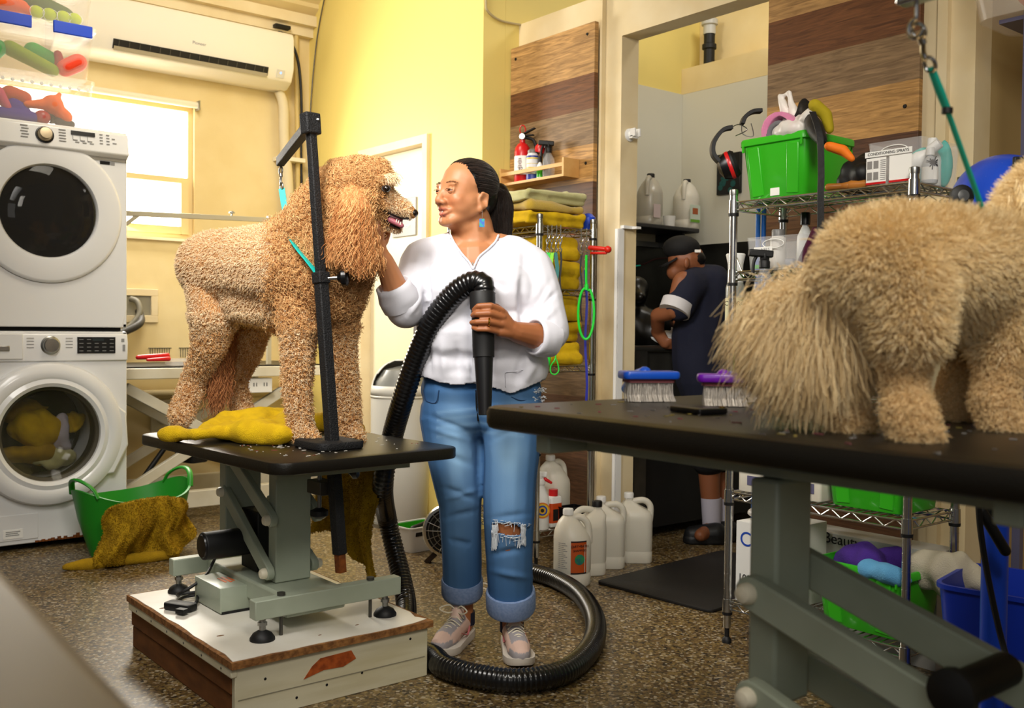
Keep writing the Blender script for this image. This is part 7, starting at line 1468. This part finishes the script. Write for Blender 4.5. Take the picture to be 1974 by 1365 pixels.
# ---- jeans
b = caps(B(), [((875, 752, 3.17), (978, 752, 3.16), .108, .110), ((872, 790, 3.17), (982, 790, 3.16), .104, .108), ((866, 800, 3.17), (876, 870, 3.17), .100, .094), ((876, 870, 3.17), (888, 960, 3.17), .094, .076), ((888, 960, 3.17), (891, 1050, 3.20), .073, .064), ((891, 1050, 3.20), (891, 1128, 3.245), .064, .060),
    ((984, 800, 3.155), (984, 880, 3.13), .101, .094), ((984, 880, 3.13), (980, 1000, 3.09), .094, .083), ((980, 1000, 3.09), (982, 1080, 3.11), .082, .073), ((982, 1080, 3.11), (984, 1150, 3.14), .073, .070)])
me = remesh(b, .0055, 7); a = co(me); N = normals(me)
cz_ = np.array([[((Vector(p) - CO).dot(CR)), ((Vector(p) - CO).dot(CUP)), ((Vector(p) - CO).dot(CF))] for p in a]); PX = 987 + F * cz_[:, 0] / cz_[:, 2]; PY = 682.5 - F * cz_[:, 1] / cz_[:, 2]; DP = cz_[:, 2]
fold = .0022 * nz(a, 12, 2) + .0012 * nz(a, 28, 6)
for c_ in ((925, 800, 927, 950, 5, -.005), (820, 800, 900, 830, 5, -.004), (825, 825, 905, 850, 5, .003), (945, 850, 1030, 810, 6, -.004), (850, 940, 925, 965, 6, -.005), (850, 965, 925, 945, 5, .004), (850, 1000, 925, 985, 6, -.004), (860, 1040, 925, 1055, 6, -.005), (860, 1080, 920, 1070, 5, .004), (945, 1070, 1020, 1055, 6, -.004), (945, 1100, 1025, 1115, 6, .004), (940, 1000, 1025, 990, 6, -.004), (840, 870, 920, 900, 7, -.003)): crease(*c_)
a = a + N * fold[:, None]; setco(me, a)
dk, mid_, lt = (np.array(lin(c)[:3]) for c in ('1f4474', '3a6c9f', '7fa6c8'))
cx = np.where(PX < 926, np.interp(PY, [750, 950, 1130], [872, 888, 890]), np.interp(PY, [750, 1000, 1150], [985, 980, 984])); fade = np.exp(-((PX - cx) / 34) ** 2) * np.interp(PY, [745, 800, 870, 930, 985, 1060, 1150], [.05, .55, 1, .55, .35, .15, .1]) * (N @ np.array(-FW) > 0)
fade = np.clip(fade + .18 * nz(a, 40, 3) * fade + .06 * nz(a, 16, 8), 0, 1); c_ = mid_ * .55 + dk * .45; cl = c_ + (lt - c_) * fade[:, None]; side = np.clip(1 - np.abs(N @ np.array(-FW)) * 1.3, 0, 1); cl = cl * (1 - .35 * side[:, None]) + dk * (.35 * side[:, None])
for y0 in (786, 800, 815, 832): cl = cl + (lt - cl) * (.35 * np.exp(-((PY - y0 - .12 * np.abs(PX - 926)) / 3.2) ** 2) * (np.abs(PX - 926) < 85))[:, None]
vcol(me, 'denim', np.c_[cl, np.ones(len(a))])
hole = (((PX - 977) / 30) ** 2 + ((PY - 1020 - .12 * (PX - 977)) / 10) ** 2 < 1) & (DP < 3.09); rip = (((PX - 1040) / 10) ** 2 + ((PY - 745) / 8) ** 2 < 1) & False
bot = ((PX < 936) & (PY > 1140)) | ((PX >= 936) & (PY > 1168))
bm = bmesh.new(); bm.from_mesh(me); bm.verts.ensure_lookup_table(); bmesh.ops.delete(bm, geom=[v for v, k in zip(bm.verts, hole | bot) if k], context='VERTS'); bm.to_mesh(me); bm.free()
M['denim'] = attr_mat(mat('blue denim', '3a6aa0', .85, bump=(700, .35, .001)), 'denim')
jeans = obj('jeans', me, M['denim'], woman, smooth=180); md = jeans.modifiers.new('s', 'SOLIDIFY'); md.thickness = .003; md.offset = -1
M['denimlight'] = mat('denim turn-up', '6f86ad', .9, bump=(500, .4, .001), var=(120, '8094b8'))
def turnup(c0, c1, r):
    x_, y_, z_ = frame(c1 - c0); secs = []
    for t_, dr in ((0, .0), (.0, .009), (.15, .0115), (.85, .0115), (1, .008), (1, -.002), (.6, -.004)): p = c0.lerp(c1, t_); secs.append([p + (x_ * math.cos(k) + y_ * math.sin(k)) * (r + dr) * (1 + .02 * math.sin(2 * k)) for k in np.linspace(0, 6.28, 37)[:-1]])
    return obj('turn_up', B().loft(secs, caps=False), M['denimlight'], jeans, smooth=70)
turnup(V(891, 1114, 3.24), V(891, 1146, 3.26), .058); turnup(V(984, 1138, 3.135), V(985, 1174, 3.155), .069)
def onj(px, py, off=.002):
    d = (PX - px) ** 2 + (PY - py) ** 2 + (DP > 3.15) * 1e4; return V(px, py, DP[int(np.argmin(d))] - off)
M['thread'] = mat('white frayed thread', 'd6dce2', .9)
S = []
for k in range(75):
    x0 = 948 + rnd.random() * 64; y0 = 1008 + .12 * (x0 - 977) + rnd.choice((0, 26)) + rnd.uniform(-4, 4); dx, dy = (rnd.uniform(-3, 3), rnd.uniform(10, 22)) if rnd.random() < .45 else (rnd.uniform(-16, 16), rnd.uniform(-2, 3)); S.append([list(onj(x0 + dx * t_, y0 + dy * t_, .004 + .002 * rnd.random())) for t_ in np.linspace(0, 1, 5)])
for xe in (950, 955, 1009):
    for k in range(26): x0 = xe + rnd.uniform(-4, 4); S.append([list(onj(x0 + rnd.uniform(-1, 1), 1012 + (42 if xe > 1000 else 50) * t_ * rnd.uniform(.8, 1), .005)) for t_ in np.linspace(0, 1, 5)])
for k in range(50): x0 = 1026 + rnd.random() * 22; y0 = rnd.choice((752, 768)) + rnd.uniform(-5, 5); S.append([list(onj(x0 + rnd.uniform(-1, 9) * t_, y0 + rnd.uniform(-1, 4) * t_, .004)) for t_ in np.linspace(0, 1, 5)])
hair('frayed_threads', np.array(S), [.0008] * 5, M['thread'], jeans)
fly = spline([onj(918, 752, .001), onj(919, 785, .002), onj(922, 812, .002)], 5); obj('fly_seam', B().tube(fly, .003, 6), M['denim'], jeans); 
obj('pocket_seam', B().tube(spline([onj(816, 752), onj(822, 772), onj(840, 776), onj(846, 752)], 5), .0015, 6).tube(spline([onj(985, 765), onj(1010, 772), onj(1040, 756)], 5), .0015, 6), mat('denim stitching', '1f3c62', .9), jeans)
# ---- socks, ring
for P_ in (P1, P2): obj('sock', B().tube([P_(.17, .003, .05), P_(.17, .003, .092)], [.0385, .0385], 22), M['sock'], woman, smooth=60)
rg = V(943, 620.5, 2.893); obj('ring', B().tube([rg + FW * (.0108 * math.cos(k)) + Vector((0, 0, .0108 * math.sin(k))) for k in np.linspace(0, 6.28, 21)[:-1]], .0022, 8, ring=True), mat('gold', 'd8a838', .2, 1), woman)
# ================================================================== the tan poodle on the far table
FWn, RTn = np.array(FW), np.array(RT); UPn = np.array([0, 0, 1.])
W0 = G(470, 850, TZ); pood = thing('dog', 'tall tan curly poodle standing on the black table, its chin held by the woman', 'dog', (1.33, 2.9, TZ))
def pz(px, py, D): return V(px, py, D)
b = caps(B(), [((408, 512, 3.38), (480, 512, 3.28), .118, .128), ((480, 512, 3.28), (585, 515, 3.08), .128, .148), ((585, 515, 3.08), (632, 535, 3.0), .142, .112), ((560, 590, 3.1), (470, 575, 3.28), .075, .075),
    ((592, 485, 3.07), (624, 430, 3.03), .118, .104), ((624, 430, 3.03), (660, 385, 3.0), .104, .098), ((640, 560, 2.99), (655, 480, 2.97), .09, .10),
    # near and far front legs
    ((585, 585, 3.0), (575, 650, 2.955), 0.0680, 0.0464), ((575, 650, 2.955), (572, 750, 2.94), 0.0432, 0.0328), ((572, 750, 2.94), (580, 820, 2.93), 0.0320, 0.0272), ((580, 822, 2.93), (588, 846, 2.91), 0.0304, 0.0240), ((588, 846, 2.91), (604, 848, 2.89), 0.0224, 0.0176),
    ((645, 590, 3.03), (657, 660, 3.03), 0.0600, 0.0416), ((657, 660, 3.03), (668, 760, 3.04), 0.0368, 0.0304), ((668, 760, 3.04), (674, 820, 3.04), 0.0304, 0.0272), ((674, 822, 3.04), (680, 842, 3.02), 0.0288, 0.0224), ((680, 842, 3.02), (690, 843, 3.0), 0.0208, 0.0160),
    # near hind leg: thigh, knee forward, hock back
    ((408, 540, 3.36), (412, 610, 3.33), 0.0896, 0.0760), ((412, 610, 3.33), (404, 665, 3.34), 0.0720, 0.0480), ((404, 665, 3.34), (376, 730, 3.40), 0.0448, 0.0336), ((376, 730, 3.40), (352, 790, 3.36), 0.0336, 0.0320), ((352, 790, 3.36), (348, 806, 3.32), 0.0336, 0.0272),
    # far hind leg
    ((470, 570, 3.5), (486, 635, 3.5), 0.0680, 0.0560), ((486, 635, 3.5), (478, 680, 3.5), 0.0512, 0.0384), ((478, 680, 3.5), (452, 735, 3.55), 0.0360, 0.0296), ((452, 735, 3.55), (468, 792, 3.52), 0.0296, 0.0288), ((468, 792, 3.52), (474, 806, 3.48), 0.0288, 0.0240),
    # tail root
    ((425, 585, 3.46), (436, 640, 3.45), .028, .024), ((436, 640, 3.45), (420, 720, 3.42), .022, .012),
    # head
    ((655, 385, 3.0), (690, 372, 2.97), .098, .085), ((690, 372, 2.97), (715, 362, 2.96), .082, .062), ((690, 350, 2.97), (730, 345, 2.96), .055, .038), ((718, 375, 2.96), (745, 388, 2.955), .055, .040), ((745, 386, 2.955), (788, 407, 2.955), .036, .0215), ((788, 407, 2.955), (795, 412, 2.955), .022, .017),
    ((715, 412, 2.965), (745, 430, 2.965), .035, .022), ((745, 430, 2.965), (767, 441, 2.965), .020, .013)])
me = remesh(b, .007, 6); a = co(me); a[:, 2] = np.maximum(a[:, 2], TZ + .0008); setco(me, a)
M['pskin'] = mat('tan dog undercoat', 'c8945e', .9, bump=(160, 1, .004), var=(30, 'b5804c'))
pbody = obj('body', me, M['pskin'], pood, smooth=180); ps = pbody.data.copy(); ps.transform(Matrix.Translation(wl(pood)))
def pix(a):
    d = np.asarray(a) - np.array(CO); X, Y, Z = d @ np.array(CR), d @ np.array(CUP), d @ np.array(CF); return 987 + F * X / Z, 682.5 - F * Y / Z, Z
H1 = hair_mat('tan clipped coat', 'dcb688', 'f6e2c0', 'e9cca0'); H2 = hair_mat('apricot curls', 'c08a4e', 'e8bf86', 'd4a268'); H3 = hair_mat('rust ear hair', 'ab6c38', 'deaa70', 'c4884e'); H4 = hair_mat('tail hair', '8c522a', 'b87c48', 'a06638')
facing = lambda c, n=None: np.ones(len(c))
# leave out what is buried or muzzle skin
def wmain(c): X, Y, Z = pix(c); return np.where((X > 742) & (Y > 352) & (Y < 460), .0, 1.0) * np.where(c[:, 2] < TZ + .004, 0, 1)
P, N = sample(ps, 62000, wmain); X, Y, Z = pix(P)
curly = np.clip((X - 520) / 60, 0, 1) * np.clip((640 - Y) / 40, 0, 1); leg = np.clip((Y - 610) / 50, 0, 1); front = (X > 520)
sel = curly < NR.random(len(P)); D_ = N * .55 + UPn * -.55 - RTn * .25; L = np.where(leg > .5, .016, .0085) * NR.uniform(.7, 1.3, len(P))
i1 = sel & (leg < NR.random(len(P))); i2 = sel & ~i1
hair('clipped_coat', strands(P[i1], N[i1], D_[i1], L[i1], 4, .0012, .7, jitter=.35), [.0009, .0008, .0007, .0003], H1, pbody)
hair('leg_coat', strands(P[i2], N[i2], N[i2] * .8 - UPn * .5, L[i2] * 1.1, 5, .0034, 1.2, jitter=.5), [.0011, .0011, .001, .0009, .0004], H2, pbody)
PL, NL = sample(ps, 15000, lambda c: wmain(c) * (pix(c)[1] > 600)); hair('leg_curls', strands(PL, NL, NL * .9 - UPn * .4, np.full(len(PL), .017), 5, .0036, 1.3, jitter=.5), [.0012, .0012, .0011, .0009, .0004], H1, pbody)
PC, NC = sample(ps, 26000, lambda c: wmain(c) * np.clip((pix(c)[0] - 510) / 70, 0, 1) * (pix(c)[1] < 640) * 1.0); X, Y, Z = pix(PC); LC = np.where(Y < 370, .020, .026) * NR.uniform(.7, 1.3, len(PC))
hair('chest_curls', strands(PC, NC, NC * .6 - UPn * .6, LC, 9, .0055, 2.0, jitter=.45), np.linspace(.0013, .0006, 9), H2, pbody)
# topknot, brow fringe, muzzle stubble
PT, NT = sample(ps, 5200, lambda c: (pix(c)[0] > 640) * (pix(c)[0] < 738) * (pix(c)[1] < 358) * 1.0); hair('topknot', strands(PT, NT, NT * .9 + RTn * .35, np.full(len(PT), .03), 8, .006, 1.6, jitter=.5), np.linspace(.0012, .0005, 8), H2, pbody)
PM, NM = sample(ps, 3800, lambda c: (pix(c)[0] > 728) * (pix(c)[0] < 792) * (pix(c)[1] > 345) * (pix(c)[1] < 460) * (pix(c)[2] < 3.02) * 1.0); hair('muzzle_hair', strands(PM, NM, NM * .5 - UPn * .5 - RTn * .1, np.full(len(PM), .009), 4, .0012, .8, jitter=.5), [.0008, .0008, .0007, .0003], H1, pbody)
# near ear: leathery flap with long wavy hair
b = caps(B(), [((678, 362, 2.905), (684, 400, 2.865), .030, .042), ((684, 400, 2.865), (692, 462, 2.865), .042, .034)]); eme = remesh(b, .005, 5)
ear = obj('ear', eme, M['pskin'], pood, smooth=180); es = ear.data.copy(); es.transform(Matrix.Translation(wl(pood)))
PE, NE = sample(es, 3600); X, Y, Z = pix(PE); PE = PE + NE * .002
LE = np.clip((515 + 12 * np.sin(X / 9) - Y) * .00155, .03, .26) * NR.uniform(.75, 1.1, len(PE)); dirE = NE * .28 - UPn * 1.0 + RTn * ((X - 688) / 200)[:, None]
def wavy(P, D, L, k, amp, wl_):
    n = len(P); D = D + NR.normal(size=(n, 3)) * .10; D = D / np.linalg.norm(D, axis=1)[:, None]; ph = NR.uniform(0, 6.28, n); x = np.cross(D, UPn + .3); x /= np.linalg.norm(x, axis=1)[:, None]; y = np.cross(D, x); out = np.empty((n, k, 3))
    for i in range(k):
        s = L * i / (k - 1); q = np.minimum(1, s / .03); dd = D * (1 - q[:, None] * .55) - UPn * (q[:, None] * .55); dd = dd / np.linalg.norm(dd, axis=1)[:, None]
        out[:, i] = (out[:, i - 1] + dd * (L / (k - 1))[:, None]) if i else P
    for i in range(k):
        s = L * i / (k - 1); a_ = ph + s / wl_ * 6.28; q = (amp * np.minimum(1, s / .03))[:, None]; out[:, i] += x * q * np.cos(a_)[:, None] + y * q * np.sin(a_)[:, None]
    return out
hair('ear_hair', wavy(PE, dirE, LE, 18, .0042, .034), np.linspace(.0012, .0006, 18), H3, ear)
PT2, NT2 = sample(ps, 2600, lambda c: (pix(c)[0] > 640) * (pix(c)[0] < 722) * (pix(c)[1] < 385) * (pix(c)[1] > 322) * (pix(c)[2] < 2.95) * 1.0); hair('ear_top_hair', wavy(PT2, NT2 * .6 - UPn * .8, np.full(len(PT2), .075) * NR.uniform(.6, 1.2, len(PT2)), 14, .005, .03), np.linspace(.0012, .0006, 14), H2, pbody)
# tail tassel
b0 = np.array(V(438, 612, 3.44)); b1 = np.array(V(416, 735, 3.40)); n_ = 2200; tt = NR.random(n_); PTL = b0 + (b1 - b0) * tt[:, None] + NR.normal(size=(n_, 3)) * .013; hair('tail_hair', wavy(PTL, -UPn + RTn * NR.normal(size=(n_, 1)) * .22 + FWn * NR.normal(size=(n_, 1)) * .2, .07 + .06 * NR.random(n_), 12, .004, .04), np.linspace(.0012, .0005, 12), H4, pbody)
# face
dark = mat('black dog nose', '1a1210', .3, coat=.3)
nose = V(797, 411, 2.955); obj('nose', remesh(B().ell(nose, (.015, .016, .013)).ell(nose - Vector((0, 0, .006)) - RT * .004, (.011, .012, .010)), .002, 3), dark, pood, smooth=180)
ec = V(745, 364, 2.893); ey = obj('eye', B().ell(ec, .0115, n=18), mat('dark dog eye', '140c08', .08, coat=1), pood, smooth=180)
obj('eye_rim', B().tube([ec - FW * .004 + RT * .0115 * math.cos(k) + Vector((0, 0, .009 * math.sin(k))) for k in np.linspace(0, 6.28, 19)[:-1]], .0022, 6, ring=True), dark, ey)
PB = np.array([list(V(742 + rnd.uniform(-14, 14), 341 + rnd.uniform(-5, 3), 2.905 + rnd.uniform(-.01, .01))) for i in range(260)]); hair('brow_fringe', wavy(PB, RTn * .95 - UPn * .05 + NR.normal(size=(260, 3)) * .25, np.full(260, .034) * NR.uniform(.6, 1.2, 260), 9, .003, .03), np.linspace(.001, .0004, 9), H1, pbody)
mo = obj('mouth', remesh(caps(B(), [((738, 408, 2.952), (772, 424, 2.952), .014, .008), ((748, 420, 2.95), (772, 432, 2.95), .012, .008)]), .003, 3), mat('dark pink mouth', '5c2428', .4), pood, smooth=180)
obj('tongue', remesh(caps(B(), [((752, 424, 2.935), (774, 435, 2.935), .009, .008)]), .003, 3), mat('pink tongue', 'a05a64', .35), mo, smooth=180)
tb = B()
for px, py in ((764, 428), (768, 430), (772, 433)): tb.cap(V(px, py, 2.928), V(px + 1, py - 5, 2.928), .002, .001)
obj('teeth', tb, mat('dog teeth', 'e0d6c4', .3), mo)
obj('lip', B().tube(spline([V(738, 406, 2.918), V(756, 414, 2.926), V(774, 421, 2.936), V(788, 421, 2.942)], 5), .0032, 8).tube(spline([V(740, 424, 2.93), V(756, 435, 2.94), V(771, 440, 2.948)], 5), .003, 8), dark, mo)
for (px, py, D), sgn in (((600, 850, 2.885), 1), ((690, 846, 2.995), 1)):
    cb_ = B()
    for k in (-1, 0, 1): p = V(px + 7 * k, py + 2, D - .01 * abs(k)); cb_.cap(p, p - FW * .010 + RT * .006 - Vector((0, 0, .004)), .0045, .002)
    a_ = cb_; obj('claws', cb_, dark, pood)
# teal grooming loop round the neck, clipped to the arm
t = thing('grooming_loop', 'bright teal grooming loop from the black arm round the poodle\'s neck', 'dog lead', V(550, 420, 3.2))
h0 = V(541, 322, 3.25); b = B().cyl(V(541, 316, 3.25), h0, .004, n=10); obj('eye_bolt', b, M['chrome'], t)
s1 = V(543, 366, 3.235); snap(t, h0, s1, M['steel'], .003); s2 = V(551, 412, 3.20); s3 = V(548, 425, 3.19)
def strap(pts, w_, th_, side):
    P_ = spline(pts, 6); S_ = Vector(side); o = []
    for p_, q_ in zip(P_, P_[1:] + [P_[-1] * 2 - P_[-2]]): d_ = (q_ - p_).normalized(); x_ = (S_ - d_ * S_.dot(d_)).normalized(); u_ = x_.cross(d_); o.append([p_ + x_ * (w_ / 2 * i_) + u_ * (th_ / 2 * j_) for i_, j_ in ((-1, -1), (1, -1), (1, 1), (-1, 1))])
    return B().loft(o)
obj('strap', strap([s1 - Vector((0, 0, -.004)), s1.lerp(s2, .5), s2, s3], .020, .005, RT), M['teal'], t)
obj('slide', B().box(s2 + RT * .008, (.045, .012, .014), -YAW + .2), M['teal'], t, bevel=.003)
loopP = [V(549, 430, 3.15), V(553, 447, 3.02), V(570, 476, 2.905), V(592, 503, 2.865), V(610, 525, 2.845), V(628, 545, 2.845)]
obj('neck_strap', strap(loopP, .020, .004, (RT - Vector((0, 0, .9)))), M['teal'], t)
rv = B().lathe([(.005, 0), (.004, .003)], s2 + RT * .024 - FW * .008, 12, -FW); obj('rivet', rv, M['steel'], t)

# ================================================================== the cream dog on the near table
cream = thing('dog', 'small fluffy cream dog with plumed tail standing on the near table', 'dog', (1.35, .74, NZ))
b = caps(B(), [((1690, 525, 1.37), (1790, 515, 1.43), .074, .078), ((1790, 515, 1.43), (1910, 525, 1.52), .078, .078), ((1910, 525, 1.52), (1975, 515, 1.57), .076, .072), ((1670, 500, 1.37), (1740, 485, 1.40), .056, .058), ((1770, 570, 1.42), (1900, 575, 1.5), .048, .054),
    ((1960, 480, 1.57), (2010, 420, 1.60), .060, .058), ((2010, 410, 1.60), (2045, 380, 1.62), .066, .066), ((2045, 390, 1.62), (2095, 408, 1.66), .044, .032), ((2095, 408, 1.66), (2115, 412, 1.68), .030, .020),
    # near hind, far hind
    ((1735, 560, 1.345), (1752, 640, 1.32), .060, .042), ((1752, 640, 1.32), (1742, 720, 1.325), .036, .023), ((1742, 720, 1.325), (1752, 800, 1.30), .022, .021), ((1752, 800, 1.30), (1762, 834, 1.285), .028, .021), ((1762, 834, 1.285), (1782, 838, 1.285), .020, .017),
    ((1665, 570, 1.42), (1652, 650, 1.42), .054, .040), ((1652, 650, 1.42), (1632, 730, 1.43), .034, .023), ((1632, 730, 1.43), (1632, 800, 1.405), .022, .021), ((1632, 800, 1.405), (1640, 820, 1.395), .027, .021), ((1640, 820, 1.395), (1656, 822, 1.395), .020, .017),
    # far front (pinkish), near front
    ((1880, 600, 1.56), (1868, 690, 1.58), .052, .034), ((1868, 690, 1.58), (1838, 760, 1.59), .031, .027), ((1838, 760, 1.59), (1832, 798, 1.585), .026, .020), ((1832, 798, 1.585), (1858, 802, 1.58), .018, .015),
    ((1930, 600, 1.48), (1928, 690, 1.455), .048, .032), ((1928, 690, 1.455), (1920, 770, 1.445), .028, .022), ((1918, 770, 1.445), (1928, 815, 1.435), .027, .020), ((1928, 815, 1.435), (1965, 820, 1.43), .018, .016),
    # tail
    ((1635, 530, 1.40), (1590, 570, 1.42), .034, .027), ((1590, 570, 1.42), (1540, 598, 1.44), .024, .018), ((1540, 598, 1.44), (1500, 604, 1.46), .018, .014)])
me = remesh(b, .005, 7); a = co(me); a[:, 2] = np.maximum(a[:, 2], NZ + .0008); setco(me, a)
M['cskin'] = mat('cream dog undercoat', 'd8bc88', .9, bump=(120, 1, .004), var=(22, 'c8a878'))
cb = obj('body', me, M['cskin'], cream, smooth=180); cs = cb.data.copy(); cs.transform(Matrix.Translation(wl(cream)))
C1 = hair_mat('cream coat', 'e2c48c', 'fbe9c2', 'efd6a2', .7); C2 = hair_mat('golden leg coat', 'd8b47c', 'f3d8a8', 'e6c690', .7); C3 = hair_mat('pale tail plume', 'dcbc84', 'f8e4b8', 'eacd9a', .7)
P, N = sample(cs, 85000, lambda c: (c[:, 2] > NZ + .003) * 1.0); X, Y, Z = pix(P); leg = np.clip((Y - 640) / 60, 0, 1) > NR.random(len(P)); far = (X > 1770) & (X < 1885) & (Y > 690) & (Z > 1.52)
L = np.where(leg, .014, .022) * np.where(far, .35, 1) * NR.uniform(.7, 1.25, len(P)); bk = -(RTn * .777 + FWn * .63)
ib = ~leg; hair('body_coat', strands(P[ib], N[ib], N[ib] * 1.0 - UPn * .4 + bk * .3, L[ib], 6, .0016, .7, jitter=.30), np.linspace(.0006, .0002, 6), C1, cb)
hair('leg_coat', strands(P[leg], N[leg], N[leg] * .9 - UPn * .45, L[leg], 6, .0026, 1.1, jitter=.4), np.linspace(.0006, .00025, 6), C2, cb)
# hanging plume
n_ = 17000; pth = np.array([list(V(1618, 545, 1.39)), list(V(1582, 578, 1.41)), list(V(1550, 596, 1.43)), list(V(1515, 594, 1.45)), list(V(1482, 606, 1.46))]); u = NR.random(n_) ** 1.0 * 3.999; j = u.astype(int); PTL = pth[j] + (pth[j + 1] - pth[j]) * (u - j)[:, None] + NR.normal(size=(n_, 3)) * .018
X, Y, Z = pix(PTL); LT = np.interp(X, [1460, 1500, 1540, 1590, 1630], [.085, .115, .150, .165, .14]) * NR.uniform(.55, 1.05, n_)
DT = -UPn * .75 - RTn * (.30 + .0 * X)[:, None] + RTn * ((X - 1480) / 300)[:, None] + UPn * .3 + NR.normal(size=(n_, 3)) * .18
hair('tail_plume', wavy(PTL, DT, LT, 14, .0026, .10), np.linspace(.0004, .0002, 14), C3, cb)
n2 = 1800; PTL = pth[NR.integers(0, 4, n2)] + NR.normal(size=(n2, 3)) * .022; hair('tail_top', strands(PTL, np.tile(UPn, (n2, 1)), np.tile(UPn * .6 - RTn * .7, (n2, 1)), np.full(n2, .020), 6, .002, .6, droop=.6, jitter=.4), np.linspace(.0009, .0004, 6), C3, cb)
hd_ = V(2100, 410, 1.67); obj('nose', B().ell(V(2120, 412, 1.685), .011), dark, cream, smooth=180)
obj('eye', B().ell(V(2062, 372, 1.575), .008), bpy.data.materials['dark dog eye'], cream, smooth=180)
ep = np.array(V(2005, 375, 1.54)); hair('ear_hair', wavy(np.repeat(ep[None], 700, 0) + NR.normal(size=(700, 3)) * .014, -UPn + NR.normal(size=(700, 3)) * .2, np.full(700, .075) * NR.uniform(.6, 1.1, 700), 10, .003, .04), np.linspace(.001, .0004, 10), C1, cb)
# its teal lead from the overhead hook
t = thing('teal_lead', 'dark teal lead from the overhead hook down to the cream dog', 'dog lead', V(1793, 135, 1.36))
q0 = V(1766, 45, 1.352); q1 = V(1797, 138, 1.37); snap(t, q0, q1, M['chrome'], .0028)
q2 = V(1826, 212, 1.39); q3 = V(1893, 402, 1.45)
obj('doubled_strap', B().tube([q1 - (q1 - q0).normalized() * .006, q1.lerp(q2, .5), q2], [.0062, .0072, .0065], 10, flat=.5), M['teal2'], t)
obj('strap', B().tube([q2, q2.lerp(q3, .5), q3], .0045, 8, flat=.6), M['teal2'], t); obj('keeper', B().cyl(q2 + Vector((0, 0, .003)), q2 - Vector((0, 0, .005)), .0075, n=12), M['black'], t)
